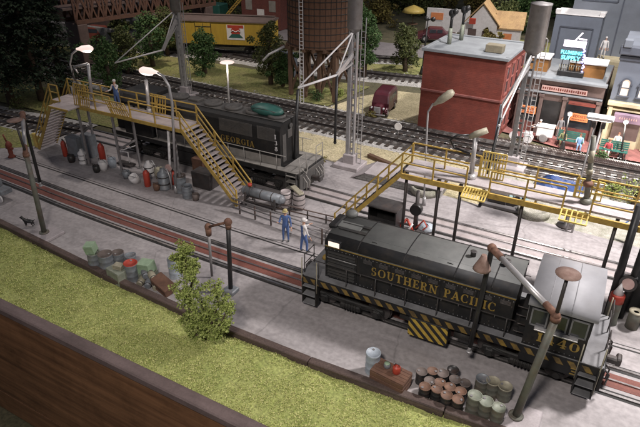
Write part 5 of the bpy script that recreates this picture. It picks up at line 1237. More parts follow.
m = MB(); m.cyl((0, 0, 0), a * 1.15, .13, .09); m.build('post', 'dark_steel', t); m = MB(); m.cyl(a * .62 + Vector((0, -.22, 0)), a * .62 + Vector((0, .1, 0)), .30, n=18); m.build('sheave', 'black', t)
m = MB(); m.tube([(.1, -.2, .2), (.5, -.3, .8), (.7, -.3, .5), (.5, -.3, .25)], .04, 8); m.build('red_hose', 'red', t)
t = thing('plastic_sheet', 'crumpled pale blue plastic bag on the concrete right of the black post', 'bag', at(426, 231)); m = MB(); rr = random.Random(5)
m.ball((0, 0, .2), .36, 14, 8, sc=(1.3, .9, .6)); m.v = [(x + rr.uniform(-.05, .05), y + rr.uniform(-.05, .05), z + rr.uniform(-.04, .04)) for x, y, z in m.v]; m.build('bag', 'drum_white', t)
t = thing('pad_box', 'low grey hatch box on a pad below the right platform near the right sand tower', 'box', at(503, 205)); m = MB(); m.box((0, 0, .1), (2.2, 1.3, .2), bev=.03); m.build('pad', 'grey_steel', t); m = MB(); m.box((-.3, 0, .5), (1.0, .8, .6), bev=.04); m.bar((.1, -.3, .2), (.9, -.3, .7), .1, .5); m.build('hatch', 'dark_steel', t)
for x, y, lb in ((533, 214, 'round stone rimmed tub under the second stretch of the right platform'), (425, 192, 'round stone rimmed tub under the left end of the right platform')):
    t = thing('stone_tub', lb, 'tub', at(x, y), 0, 'stone tubs under the right platform'); m = MB(); m.lathe([(.85, 0), (.85, .4), (.72, .42), (.7, .3), (.02, .28)], n=24); m.build('wall', 'gravel_grey', t)
t = thing('round_foot', 'small round black foot with a thin stem below the second drop grating', 'stand', at(565, 226)); m = MB(); m.lathe([(.42, 0), (.42, .08), (.1, .14), (.06, .9), (.02, .92)], n=18); m.build('foot', 'dark_steel', t)
# covers behind the right platform
for pts, mm, lb, nm in (([(497, 186), (530, 192), (528, 203), (500, 199)], 'tealtarp', 'pale teal tarpaulin heap behind the right platform beside the sand tower', 'tarpaulin'), ([(536, 178), (588, 190), (580, 206), (532, 195)], 'bluetarp', 'dark blue tarpaulin covered stack behind the right platform', 'tarpaulin')):
    P_ = [at(*q_) for q_ in pts]; c = sum(P_, Vector()) / 4; t = thing(nm, lb, 'tarpaulin', c); m = MB(); h = .7
    base = [p_ - c for p_ in P_]; nx = 10; vs = []; rr = random.Random(8)
    for j in range(nx + 1):
        for i in range(nx + 1):
            u, v = i / nx, j / nx; p_ = base[0].lerp(base[1], u).lerp(base[3].lerp(base[2], u), v); ed = min(u, 1 - u, v, 1 - v)
            vs.append((p_.x + rr.uniform(-.06, .06), p_.y + rr.uniform(-.06, .06), min(1, ed * 4) * h * (.8 + .3 * rr.random()) + .02))
    m.add(vs, [(j * (nx + 1) + i, j * (nx + 1) + i + 1, (j + 1) * (nx + 1) + i + 1, (j + 1) * (nx + 1) + i) for j in range(nx) for i in range(nx)]); m.build('cover', mm, t)
# right edge items
t = thing('gas_canister', 'dark green canister with a red band and white cone top right of the switcher cab', 'canister', at(609, 322)); m = MB(); m.lathe([(.28, 0), (.28, .05), (.25, .1), (.25, 1.15), (.2, 1.25)], n=18); m.build('body', 'column_green', t)
m = MB(); m.lathe([(.255, 1.05), (.27, 1.06), (.27, 1.38), (.23, 1.42)], n=18); m.build('red_band', 'red', t); m = MB(); m.lathe([(.2, 1.4), (.02, 1.9)], n=14); m.build('cone', 'white', t)
t = thing('cable_spool', 'small dark spool with a white rim standing at the right edge near the rails', 'spool', at(631, 327)); m = MB(); m.cyl((0, 0, 0), (0, 0, .75), .24, n=18); m.build('core', 'column_green', t); m = MB(); m.lathe([(.26, .75), (.26, .8), (.12, .8), (.1, .74)], n=18); m.build('rim', 'drum_cream', t)
t = thing('signal_stand', 'black signal stand with a round disc lamp and thick leaning posts at the right edge', 'signal', at(607, 316)); o = Vector(t.location)
m = MB(); m.cyl((0, 0, 0), at(640, 205, y=t.location.y) - o, .16, .14); m.cyl((.45, .2, 0), at(652, 225, y=o.y) - o, .14, .12); m.box((.2, 0, 2.0), (.8, .2, .2)); m.build('posts', 'black', t)
c = at(628, 283, y=o.y - .1) - o; m = MB(); m.cyl(c, c + Vector((0, -.15, .05)), .30, .32, n=20); m.build('lamp_case', 'dark_steel', t); m = MB(); m.cyl(c + Vector((0, -.16, .05)), c + Vector((0, -.18, .06)), .22, n=20); m.build('lens', 'pinksign', t)
p = at(629, 243); person('person in blue clothes at the right edge of the picture below the right platform', (p.x, p.y, 0), D2(150), 'denim', 'denim', arms=((40, 40, 20), (20, 40, 20)))
t = thing('dark_machine', 'black machine block behind the spool at the right edge', 'machine', at(655, 310)); m = MB(); m.box((0, 0, .8), (2.2, 1.6, 1.6), bev=.08); m.box((-.3, -.9, .5), (.8, .3, .7), bev=.05); m.build('block', 'black', t); m = MB(); m.cyl((-.5, .2, 1.6), (-.5, .2, 2.3), .3, n=14); m.build('stack', 'dark_steel', t)
t = thing('sign_disc', 'small white round track sign on a thin post beside the main line', 'sign', at(397, 145)); m = MB(); m.cyl((0, 0, 0), (0, 0, 1.25), .03, n=8); m.build('post', 'dark_steel', t); m = MB(); m.lathe([(.26, -.02), (.26, .02)], c=(0, -.04, 1.35), n=18, rot=(PI / 2, 0, 0)); m.build('disc', 'white', t)
t = thing('lamp_pole', 'tall dark lamp pole with two hooded lamps at the left corner of the red building', 'lamp', at(422, 74)); a = at(428, 20, y=t.location.y) - Vector(t.location)
m = MB(); m.lathe([(.3, 0), (.16, .6), (.12, .8)], n=12); m.cyl((0, 0, 0), a, .10, .07, 8); m.build('pole', 'black', t)
m = MB(); m.tube([a, a + Vector((.4, 0, .15))], .06); m.ball(a + Vector((.5, 0, .1)), .22); m.ball(a + Vector((-.15, 0, .1)), .22); m.build('hooded_lamps', 'black', t)

# ================================================================== RED BUILDING + VAN
xl, xr = -12.75, -7.05; yf = 37.95; RB = 5.65; yb = 43.3
t = thing('red_building', 'two storey dark red flat roofed building with a grey roof, beside the main line', 'building', ((xl + xr) / 2, yf, 0), -.035); W_ = xr - xl; Dp = yb - yf
# main line passes close by: the building stands just behind it
m = MB(); m.box((0, Dp / 2, RB / 2), (W_, Dp, RB)); m.build('walls', 'oxide', t)
m = MB(); m.box((0, -.03, 2.85), (W_ + .06, .12, .16), bev=.02); m.box((W_ / 2 + .03, Dp / 2, 2.85), (.12, Dp, .16), bev=.02); m.build('band_course', mat('oxide_band', (.22, .075, .065), None, 2, .7), t)
m = MB(); 
for (cx_, cy_, sx, sy) in ((0, -.02, W_ + .3, .3), (0, Dp, W_ + .3, .3), (-W_ / 2, Dp / 2, .3, Dp), (W_ / 2, Dp / 2, .3, Dp)): m.box((cx_, cy_, RB + .02), (sx, sy, .2), bev=.02)
m.build('parapet', 'roofgrey', t)
m = MB(); m.box((0, Dp / 2, RB + .02), (W_ - .2, Dp - .2, .06)); m.build('roof', 'roofgrey', t)
for k in range(4):
    for zz in (4.15, 1.4):
        m = MB(); yy_ = .75 + k * 1.28
        for dy, dz, sy, sz in ((-.36, 0, .1, 1.9), (.36, 0, .1, 1.9), (0, .92, .82, .12), (0, -.92, .9, .14), (0, 0, .7, .07)): m.box((W_ / 2 + .03, yy_ + dy, zz + dz), (.1, sy, sz))
        w = m.build('window', mat('window_frame_red', (.30, .10, .085), None, 3, .6), t); m = MB(); m.box((W_ / 2 + .01, yy_, zz), (.04, .62, 1.75)); m.build('pane', 'glass', w)
m = MB(); m.box((W_ / 2 + .1, .1, 1.3), (.16, .18, 2.7)); m.build('downspout', 'bluegrey', t)
m = MB(); m.box((1.6, 1.5, RB + .32), (1.15, .75, .5), bev=.03); m.build('roof_box', mat('roof_box_wood', (.22, .19, .13), None, 4, .8), t)
for x in (-1.4, .4):
    pass
for px_, py_, lb in ((449, 44, 'left of the two chimney pipes with dark cowls on the roof of the red building'), (461, 40, 'right of the two chimney pipes with dark cowls on the roof of the red building')):
    b = at(px_, py_, RB + .05); c = thing('chimney_pipe', lb, 'chimney', b, 0, 'chimney pipes on the red building'); m = MB(); m.cyl((0, 0, 0), (0, 0, 1.1), .16, .14, 10); m.build('flue', 'roof_box_wood' if False else 'drum_green', c); m = MB(); m.cyl((0, 0, 1.1), (0, 0, 2.0), .1); m.ball((0, 0, 2.1), .27); m.ball((.25, -.1, 2.25), .2); m.build('cowl', 'black', c)
def vehicle(label, loc, rz, prof, w, col, name='parked_car', cat='car', wheel=.38, ax=(-1.35, 1.35), win=None, roof=None, lamps=True, scale=1.0, group=None):
    """profile in (x,z) extruded across with tumblehome; +x is the front"""
    t = thing(name, label, cat, loc, rz, group); t.scale = (scale,) * 3
    n = len(prof); vs = []; zm = max(z for x, z in prof)
    ins = lambda z: w / 2 * (1 - .16 * max(0, (z - .95) / (zm - .95)))
    for sg, k in ((-1, 1), (-1, .88), (1, .88), (1, 1)): pass
    ring = []
    for (k, dz) in ((-1.0, 0), (-.84, .05), (.84, .05), (1.0, 0)):
        for x, z in prof: vs.append((x, k * ins(z), z + (dz if z > .9 else 0)))
    fs = [tuple(range(n))[::-1], tuple(range(3 * n, 4 * n))]
    for a in range(3):
        for i in range(n): fs.append((a * n + i, a * n + (i + 1) % n, (a + 1) * n + (i + 1) % n, (a + 1) * n + i))
    m = MB(); m.add(vs, fs, 0); m.build('body', col, t)
    for sy in (-1, 1):
        for a in ax:
            m = MB(); m.cyl((a, sy * (w / 2 - .16), wheel), (a, sy * (w / 2 + .02), wheel), wheel, n=18); wh = m.build('wheel', 'black', t); m = MB(); m.cyl((a, sy * (w / 2 + .02), wheel), (a, sy * (w / 2 + .035), wheel), wheel * .5, n=12); m.build('hubcap', 'silver', wh)
            m = MB(); pts = [(a + (wheel + .12) * math.cos(PI * k / 8), sy * (w / 2 - .02), wheel + (wheel + .12) * math.sin(PI * k / 8)) for k in range(9)]
            for k in range(8): m.bar(pts[k], pts[k + 1], .26, .06, up=(0, 1, 0)) if False else m.tube([pts[k], pts[k + 1]], .07, 6)
            m.build('mudguard', col, t)
        if win:
            for (x0_, x1_, z0_, z1_) in win:
                m = MB(); yy0, yy1 = sy * (ins(z0_) + .008), sy * (ins(z1_) + .008); m.add([(x0_, yy0, z0_), (x1_, yy0, z0_), (x1_, yy1, z1_), (x0_, yy1, z1_), (x0_, yy0 - sy * .03, z0_), (x1_, yy0 - sy * .03, z0_), (x1_, yy1 - sy * .03, z1_), (x0_, yy1 - sy * .03, z1_)], [(0, 1, 2, 3), (7, 6, 5, 4), (0, 4, 5, 1), (1, 5, 6, 2), (2, 6, 7, 3), (3, 7, 4, 0)]); m.build('side_window', 'glass', t)
        if lamps:
            m = MB(); fx = max(x for x, z in prof if .5 < z < 1.1); m.ball((fx, sy * w * .36, .85), .12, sc=(.6, 1, 1)); m.build('headlight', 'white', t)
    fx = max(x for x, z in prof); m = MB(); m.box((fx + .08, 0, .48), (.08, w * .95, .12), bev=.02); m.box((-fx - .08, 0, .48), (.08, w * .95, .12), bev=.02); m.build('bumpers', 'silver', t)
    return t
vanp = [(-2.3, .4), (1.3, .4), (1.3, 1.2), (1.05, 1.95), (.8, 2.12), (.2, 2.2), (-1.9, 2.2), (-2.25, 2.0), (-2.35, 1.5)]
v = vehicle('maroon panel van parked on the sandy yard left of the red building', at(383, 111), D2(-82), vanp, 1.85, 'maroon', 'parked_van', 'van', lamps=False, ax=(-1.35, 1.6), win=[(.1, .75, 1.3, 1.85), (-1.9, -.1, 1.35, 1.8)], scale=.76)
m = MB(); m.add([(1.22, -.7, 1.27), (1.22, .7, 1.27), (.9, .64, 1.9), (.9, -.64, 1.9), (1.19, -.7, 1.25), (1.19, .7, 1.25), (.87, .64, 1.88), (.87, -.64, 1.88)], [(0, 1, 2, 3), (7, 6, 5, 4), (0, 4, 5, 1), (1, 5, 6, 2), (2, 6, 7, 3), (3, 7, 4, 0)]); 
for vv in range(len(m.v)): m.v[vv] = (m.v[vv][0] + .05, m.v[vv][1], m.v[vv][2] + .03)
m.build('windscreen', 'glass', v)
m = MB(); m.xprism([(-.5, .45), (-.52, 1.0), (-.42, 1.22), (-.2, 1.3), (.2, 1.3), (.42, 1.22), (.52, 1.0), (.5, .45)], 1.28, 2.45); m.build('bonnet', 'maroon', v)
m = MB(); m.box((2.47, 0, .88), (.06, .7, .66), bev=.02)
for k in range(7): m.box((2.51, -.27 + k * .09, .88), (.04, .03, .56))
m.build('grille', 'silver', v)
for sy in (-1, 1):
    m = MB(); m.ball((1.55, sy * .72, .62), .36, 14, 8, sc=(1.5, .62, .85)); m.build('front_fender', 'maroon', v)
    m = MB(); m.ball((2.28, sy * .62, 1.02), .13, sc=(1.2, 1, 1)); m.build('headlight', 'silver', v)
m = MB(); m.box((2.6, 0, .45), (.07, 1.75, .12), bev=.02); m.build('front_bumper', 'silver', v)
carp = [(-2.2, .35), (2.2, .35), (2.25, .8), (1.1, 1.0), (.6, 1.5), (-.9, 1.52), (-1.6, 1.0), (-2.2, .9)]
vehicle('purple brown sedan parked in front of the tan roofed station', at(436, 41), D2(20), carp, 1.8, 'maroon', win=[(-.85, -.1, 1.08, 1.42), (0, .6, 1.08, 1.42)], scale=1.0)
vehicle('red car with orange bonnet far back behind the left lamp', at(99, 42), D2(15), carp, 1.8, 'dull_red', win=[(-.85, .6, 1.08, 1.42)], scale=1.15)
# ================================================================== GAS STATION
b = at(478, 48); t = thing('cottage_station', 'small white cottage style station with steep tan roofs', 'building', (b.x, b.y, 0), .12)
def gable(m, x0, x1, y0, y1, ze, zr, axis='x', ov=.3):
    if axis == 'x': ym = (y0 + y1) / 2; vs = [(x0 - ov, y0 - ov, ze), (x1 + ov, y0 - ov, ze), (x1 + ov, ym, zr), (x0 - ov, ym, zr), (x0 - ov, y1 + ov, ze), (x1 + ov, y1 + ov, ze)]
    else: xm = (x0 + x1) / 2; vs = [(x0 - ov, y0 - ov, ze), (x0 - ov, y1 + ov, ze), (xm, y1 + ov, zr), (xm, y0 - ov, zr), (x1 + ov, y0 - ov, ze), (x1 + ov, y1 + ov, ze)]
    n = 6; v2 = [(x, y, z + .14) for x, y, z in vs]
    m.add(vs + v2, [(0, 1, 2, 3), (3, 2, 5, 4), (6, 9, 8, 7), (9, 10, 11, 8), (0, 6, 7, 1), (1, 7, 8, 2), (2, 8, 11, 5), (5, 11, 10, 4), (4, 10, 9, 3), (3, 9, 6, 0)])
m = MB(); m.box((0, 1.6, 1.3), (3.4, 3.2, 2.6)); m.add([(-1.7, 0, 2.6), (0, 0, 4.6), (1.7, 0, 2.6), (-1.7, 3.2, 2.6), (0, 3.2, 4.6), (1.7, 3.2, 2.6)], [(0, 2, 1), (3, 4, 5), (0, 1, 4, 3), (1, 2, 5, 4), (0, 3, 5, 2)]); m.box((2.9, 2.0, 1.1), (2.6, 2.4, 2.2)); m.build('walls', 'white', t)
m = MB(); gable(m, -1.7, 1.7, 0, 3.2, 2.5, 4.75, 'y'); gable(m, 1.6, 4.2, .8, 3.2, 2.1, 3.7, 'x'); m.build('roof', 'tan', t)
m = MB(); m.box((-.9, -.03, 1.2), (.9, .06, 1.7)); m.box((.75, -.03, 1.4), (1.1, .06, 1.0)); m.build('door_and_window', 'brownstone', t)
m = MB(); m.box((2.9, .77, 1.2), (.9, .06, .9)); m.build('window', 'orange', t); m = MB(); m.box((-.9, -.8, 3.0), (.7, .2, .6)); m.build('red_sign', 'red', t)
b = at(430, 34); t = thing('signboard_wall', 'white billboard with an orange panel left of the tan roofed station', 'billboard', (b.x, b.y, 0), .1); m = MB(); m.box((2, 0, 1.8), (5.2, .3, 2.6)); m.build('board', 'white', t); m = MB(); m.box((.7, -.17, 2.2), (1.5, .05, .8)); m.build('panel', 'orange', t)
m = MB(); m.box((0, 0, .3), (.2, .2, .6)); m.box((4, 0, .3), (.2, .2, .6)); m.build('posts', 'wood', t)
b = at(412, 30); t = thing('patio_umbrella', 'yellow patio umbrella beyond the road', 'umbrella', (b.x, b.y, 0)); m = MB(); m.lathe([(1.5, 2.2), (1.2, 2.6), (.2, 3.0), (.02, 3.05)], n=12); m.build('canopy', 'yellow_b', t); m = MB(); m.cyl((0, 0, 0), (0, 0, 2.9), .05); m.build('pole', 'wood', t); m = MB(); m.lathe([(.7, .75), (.7, .8), (.05, .8)], n=14); m.build('table', 'wood', t)
# ================================================================== TOWN
TY = 41.15
t = thing('storefront_building', 'low brown storefront with a faded pink name board and orange window signs', 'building', (-4.6, TY, 0), -.01); X0, X1, H1 = -1.95, 3.55, 3.95
m = MB(); m.box(((X0 + X1) / 2, 3.0, H1 / 2), (X1 - X0, 6.0, H1)); m.build('walls', 'brownstone', t)
m = MB(); m.box(((X0 + X1) / 2, 3.0, H1 + .03), (X1 - X0 - .1, 5.8, .06)); m.build('roof', 'roofgrey', t)
m = MB(); m.box(((X0 + X1) / 2, -.18, H1 + .05), (X1 - X0 + .2, .5, .18), bev=.03); m.box(((X0 + X1) / 2, -.1, 3.0), (X1 - X0, .2, .12), bev=.02); m.build('cornice', 'roofgrey', t)
m = MB(); m.box((1.05, -.06, 3.32), (2.95, .12, .36), bev=.01); nb = m.build('name_board', 'pinksign', t)
m = MB(); rr = random.Random(4)
for k in range(20): m.box((-.3 + k * .142, -.125, 3.32), (.07 + .03 * rr.random(), .012, .12 + .08 * rr.random()))
m.build('worn_lettering', 'oxide', nb)
for x in (X0 + .15, -.3, 1.25, X1 - .15):
    m = MB(); m.box((x, -.12, 1.45), (.26, .24, 2.9), bev=.03); m.box((x, -.14, 2.8), (.36, .3, .2), bev=.02); m.build('pilaster', 'brownstone', t)
for x, w_ in ((-1.05, 1.3), (2.4, 2.0)):
    m = MB(); m.box((x, -.03, .4), (w_, .1, .75)); m.build('stall_riser', 'brickred', t); m = MB(); m.box((x, -.02, 1.65), (w_, .06, 1.75)); m.build('shop_window', 'glass', t)
    m = MB(); m.box((x, -.16, 1.62), (min(w_, 1.35) * .85, .05, .55), bev=.01); sg = m.build('orange_sign', 'orange', t)
    block_text("EDDIE'S" if x < 0 else "DINER" if False else "EDDIE'S", 'oxide', sg, (x, -.19, 1.70), (PI / 2, 0, 0), .24)
    m = MB()
    for k in range(9): m.box((x - .42 + k * .105, -.19, 1.48), (.07, .012, .06))
    m.build('small_print', 'oxide', sg)
m = MB(); m.box((.47, -.02, 1.25), (1.2, .06, 2.4)); m.build('door_recess', 'black', t)
m = MB(); m.box((2.4, -.3, 2.62), (1.7, .5, .12)); m.build('window_box', 'oxide', t)
# roof bulkheads behind the storefront parapet
for x0_, x1_, lb in ((-1.9, -.5, 'left'), (.9, 3.2, 'right')):
    c = thing('skylight_box', lb + ' orange brown roof box with pale coping behind the storefront parapet', 'roof box', (-4.6 + (x0_ + x1_) / 2, TY + 2.2, H1 + .06), 0, 'roof boxes on the storefront'); m = MB(); m.box((0, 0, .45), (x1_ - x0_, 1.6, .9)); m.build('box', mat('amber_wood', (.33, .15, .04), None, 3, .7), c); m = MB(); m.box((0, 0, .93), (x1_ - x0_ + .2, 1.8, .1), bev=.02); m.build('coping', 'white', c)
# grey-blue tall building behind with neon
t = thing('tall_grey_building', 'tall plain blue grey building with a lower block in front, behind the neon sign', 'building', (-4, 50, 0))
m = MB(); m.box((7.3, 6.0, 6), (17, 8, 12)); m.build('main_block', 'bluegrey2', t)
m = MB(); m.box((-.35, .7, 3.45), (3.4, 2.8, 6.9)); m.build('front_block', 'bluegrey', t)
m = MB(); m.box((-.35, .7, 6.93), (3.5, 2.9, .08), bev=.02); m.box((-1.95, -.5, 7.1), (.4, .4, .32), bev=.04); m.box((1.25, -.5, 7.1), (.4, .4, .32), bev=.04); m.build('coping', 'white', t)
m = MB()
for (x_, z_, w_, h_, y_) in ((-.35, 4.5, 2.4, 3.0, -.72), (4.4, 6, 4, 7, 1.98), (.7, 9.0, 2.6, 2.6, 1.98), (10, 6, 4, 7, 1.98)):
    for dx_, dz_, sx, sz in ((-w_ / 2, 0, .1, h_), (w_ / 2, 0, .1, h_), (0, h_ / 2, w_, .1), (0, -h_ / 2, w_, .1)): m.box((x_ + dx_, y_, z_ + dz_), (sx, .06, sz))
m.build('panel_mouldings', mat('slate_dark', (.075, .085, .11), None, 2, .7), t)
m = MB(); m.box((4.2, 1.0, 3.4), (5.4, 2.2, .35)); m.box((4.2, .9, 1.6), (5.4, 2.0, 3.2)); m.build('ledge', 'cream', t)
# neon sign on a frame on the roof
ny = 42.4
nb = at(573, 80, y=ny); nt_ = at(570, 40, y=ny)
t = thing('neon_sign', 'lit neon PLUMBING SUPPLY sign with a tap and drips on the storefront roof', 'sign', (nb.x, ny, H1 + .06)); zz0 = H1 + .06
def nl(px_, py_): q = at(px_, py_, y=ny); return Vector((q.x - nb.x, 0, q.z - zz0))
m = MB(); m.box((-.25, .1, .18), (1.7, .9, .36), bev=.03); m.build('base', 'black', t)
m = MB()
for k in range(4): m.cyl((-.95 + k * .45, .05, .3), (-.95 + k * .45, .05, 1.25), .035, n=6)
for z in (.7, 1.1): m.cyl((-1.0, .05, z), (.5, .05, z), .03, n=6)
m.build('frame', 'dark_steel', t)
m = MB()
for k in range(10): m.cyl((-1.05 + k * .155, -.1, .38), (-1.05 + k * .155, -.1, .75), .018, n=6)
m.build('railing', 'drum_cream', t)
c1, c2 = nl(563, 56), nl(582, 60)
cc = (c1 + c2) / 2
m = MB(); m.box(((cc.x) - .05, .02, nl(573, 49).z - .30), (1.55, .06, .85)); m.build('back_board', 'slate_dark', t)
zt_ = nl(573, 53).z
block_text('PLUMBING', 'neon_cyan', t, (cc.x - .12, -.04, zt_), (PI / 2, 0, 0), .33, .88, 'neon_lettering', .02, off=.006)
block_text('SUPPLY', 'neon_cyan', t, (cc.x - .12, -.04, zt_ - .36), (PI / 2, 0, 0), .37, 1.0, 'neon_lettering', .02, off=.008)
m = MB(); a, b2 = nl(564, 43), nl(586, 46); zc = a.z
for dz_ in (-.16, -.05, .06, .17): m.tube([(a.x, 0, zc + dz_), (b2.x, 0, zc + dz_)], .06, 8)
m.tube([nl(574, 42), nl(583, 33)], .045, 8); m.tube([nl(579, 39), nl(587, 40)], .045, 8); m.build('neon_tap', 'neon_pink', t)
m = MB()
for px_, py_ in ((584, 51), (584, 56), (583, 61), (583, 67), (582, 73)):
    q = nl(px_, py_); m.tube([q + Vector((-.05, 0, .12)), q + Vector((.07, 0, 0)), q + Vector((-.05, 0, -.12))], .06, 6)
m.build('neon_drips', 'neon_violet', t)
# blue building over cream storefront
t = thing('arched_window_building', 'dark blue two storey building with lit arched windows above a cream shopfront', 'building', (2.5, 41.0, 0), -.01); X0, X1, HB = -3.15, 6.0, 6.55
m = MB(); m.box(((X0 + X1) / 2, 3, 3.1 + (HB - 3.1) / 2), (X1 - X0, 6, HB - 3.1)); m.build('upper_wall', 'bluegrey', t)
m = MB(); m.box(((X0 + X1) / 2, 3.1, 1.55), (X1 - X0 - .1, 5.8, 3.1)); m.build('lower_wall', 'cream', t)
m = MB(); m.box(((X0 + X1) / 2, -.12, 3.0), (X1 - X0 + .1, .5, .28), bev=.04); m.box(((X0 + X1) / 2, -.05, 2.6), (X1 - X0, .3, .12), bev=.02); m.build('shop_cornice', 'cream', t)
m = MB(); m.box(((X0 + X1) / 2, -.1, HB - .1), (X1 - X0 + .3, .6, .55), bev=.06); m.box(((X0 + X1) / 2, -.02, HB - .62), (X1 - X0 + .1, .2, .3), bev=.03); m.build('cornice', 'slate_dark', t)
m = MB(); m.box((X0 + .25, -.25, HB + .35), (.5, .5, .5), bev=.05); m.build('corner_block', 'bluegrey2', t)
for k, x in enumerate((-2.42, -1.35, -.28, .79, 1.86, 2.93, 4.0, 5.07)):
    m = MB(); zc = 4.38; pts = [(x - .27, -.05, 3.55), (x - .27, -.05, zc)] + [(x - .27 * math.cos(PI * j / 10), -.05, zc + .27 * math.sin(PI * j / 10)) for j in range(1, 10)] + [(x + .27, -.05, zc), (x + .27, -.05, 3.55)]
    for a, b2 in zip(pts[:-1], pts[1:]): m.bar(a, b2, .10, .12, up=(0, 1, 0))
    m.box((x, -.08, 3.5), (.74, .2, .1), bev=.02); m.box((x, -.04, 4.05), (.5, .07, .05)); m.box((x - .33, -.08, 4.3), (.1, .14, .1)); m.box((x + .33, -.08, 4.3), (.1, .14, .1)); w = m.build('arched_window', 'slate_dark', t)
    poly = [(p_[0], p_[2]) for p_ in pts]; m = MB(); m.yprism(poly, -.03, .02); m.build('pane', 'litwin', w)
for x in (X0 + .2, -.45, 1.7, 3.8, 5.8):
    m = MB(); m.box((x, -.12, 1.4), (.28, .28, 2.7), bev=.04); m.build('pilaster', 'cream', t)
for x in (-1.75, .6, 2.75, 4.8):
    m = MB(); m.box((x, -.03, 1.5), (1.6, .08, 1.9)); m.build('shop_window', 'brownstone', t)
    m = MB(); m.box((x, -.03, .3), (1.7, .12, .55)); m.build('stall_riser', 'cream', t)
m = MB(); m.box((-1.75, -.3, 2.15), (1.75, .25, .62), rot=(.25, 0, 0), bev=.02); sg = m.build('mauve_sign', 'mauve', t)
m = MB()
for k in range(8): m.box((-2.25 + k * .14, -.45, 2.15), (.06, .012, .14), rot=(.25, 0, 0))
m.build('worn_lettering', 'pinksign', sg)
m = MB(); m.box((3.0, -.4, 1.9), (4.5, .5, .5), rot=(.3, 0, 0)); m.build('cream_awning', 'yellow_b', t)
# pavement furniture
def street_lantern(label, b, top):
    t = thing('street_lantern', label, 'lamp', b, 0, 'lit street lanterns on the pavement'); a = top - b
    m = MB(); m.lathe([(.2, 0), (.1, .5), (.06, .6)], n=10); m.cyl((0, 0, 0), a, .06, .045, 8); m.build('post', 'black', t); m = MB(); m.lathe([(.03, 0), (.14, .05), (.16, .1), (.05, .14)], c=a, n=12); m.build('cap', 'silver', t)
    m = MB(); m.ball(a + Vector((0, 0, -.02)), .13); m.build('globe', 'bulb', t)
b = at(562, 149); street_lantern('lit street lantern in front of the brown storefront', b, at(570, 114, y=b.y))
b = at(620, 158); street_lantern('lit street lantern in front of the cream shopfront', b, at(626, 122, y=b.y))
def bench(label, b, rz=0):
    t = thing('bench', label, 'bench', b, rz, 'green benches facing the tracks')
    m = MB()
    for k in range(4): m.box((0, -.2 + k * .12, .45), (1.7, .1, .04))
    m.build('seat', 'mint' if False else 'green_tarp', t); m = MB()
    for k in range(4): m.box((0, .26 + k * .02, .55 + k * .13), (1.7, .04, .1))
    m.build('backrest', 'green_tarp', t)
    for sx in (-.75, .75): m = MB(); m.tube([(sx, -.25, 0), (sx, -.2, .42), (sx, .25, .42), (sx, .3, 0)], .035, 6); m.build('leg', 'black', t)
b = at(568, 148); bench('green bench between the white food cart and the tall box lamp', b + Vector((0, .3, 0)))
bench('green bench at the right, in front of the cream shopfront', at(611, 158) + Vector((0, .3, 0)))
p = at(579, 150); person('person in light blue sitting on the green bench', (p.x - .1, p.y + .1, .02), D2(190), 'cloth_b', 'cloth_b', pose='sit', arms=((30, 60, 10), (30, 60, 10)), head='hair', scale=.86)
p = at(561, 146); person('person in olive sitting at the left end of the green bench', (p.x, p.y + .2, .02), D2(180), 'cloth_o', 'cloth_o', pose='sit', arms=((30, 60, 10), (30, 60, 10)), scale=.86)
p = at(551, 134); person('person in dark clothes standing in the storefront doorway', (p.x, p.y, .02), D2(170), 'cloth_d', 'cloth_d', scale=.86)
p = at(558, 137); person('person in grey clothes standing right of the one in the doorway', (p.x, p.y, .02), D2(190), 'cloth_g', 'cloth_g', scale=.86)
p = at(537, 140); person('vendor dressed in white leaning to the food cart', (p.x, p.y, .02), D2(100), 'cloth_w', 'cloth_w', arms=((50, 20, 10), (50, 20, 10)), head='cloth_w', scale=.86)
p = at(606, 156); person('person in red sitting left on the right green bench', (p.x, p.y + .2, .02), D2(180), 'cloth_r', 'cloth_w', pose='sit', arms=((30, 60, 10), (30, 60, 10)), scale=.86)
p = at(618, 158); person('person in white and grey standing beside the right green bench', (p.x - .3, p.y + .6, .02), D2(180), 'cloth_w', 'cloth_g', scale=.86)
p = at(600, 65, 3.6); person('small white figure standing on the ledge of the tall grey building', (at(600, 65, y=50.6).x, 50.6, 3.58), D2(180), 'cloth_w', 'cloth_w', head='cloth_w')
p = at(542, 54); person('small white figure far behind the right sand tower', (p.x, p.y, 0), D2(180), 'cloth_w', 'cloth_w', head='cloth_w', scale=1.2)
b = at(543, 141); t = thing('food_cart', 'white food cart with two wheels on the brick pavement', 'cart', b); m = MB(); m.box((0, 0, .75), (1.1, .7, .7), bev=.05); m.build('box', 'white', t)
for sy in (-.38, .38): m = MB(); m.lathe([(.28, -.02), (.3, 0), (.28, .02), (.2, .01)], c=(0, sy, .32), n=16, rot=(PI / 2, 0, 0)); m.build('wheel', 'grey_steel', t)
m = MB(); m.tube([(-.55, 0, .9), (-1.0, 0, .95)], .04); m.box((0, 0, 1.13), (1.2, .8, .05)); m.build('handle_and_lid', 'white', t)
b = at(520, 141); t = thing('white_bicycle', 'white tricycle in front of the left orange sign', 'tricycle', b)
for x, y in ((-.5, 0), (.5, -.25), (.5, .25)): m = MB(); m.lathe([(.28, -.015), (.31, 0), (.28, .015), (.26, 0)], c=(x, y, .31), n=16, rot=(PI / 2, 0, 0)); m.build('wheel', 'white', t)
m = MB(); m.tube([(-.5, 0, .31), (-.2, 0, .8), (.3, 0, .5), (.5, 0, .31)], .03); m.tube([(-.2, 0, .8), (-.35, 0, 1.0)], .025); m.box((.45, 0, .62), (.5, .5, .25)); m.build('frame', 'white', t)
t = thing('picket_fence', 'low dark picket fence along the pavement edge before the benches', 'fence', (0, 0, 0)); m = MB(); A_, B_ = at(498, 143), at(668, 178)
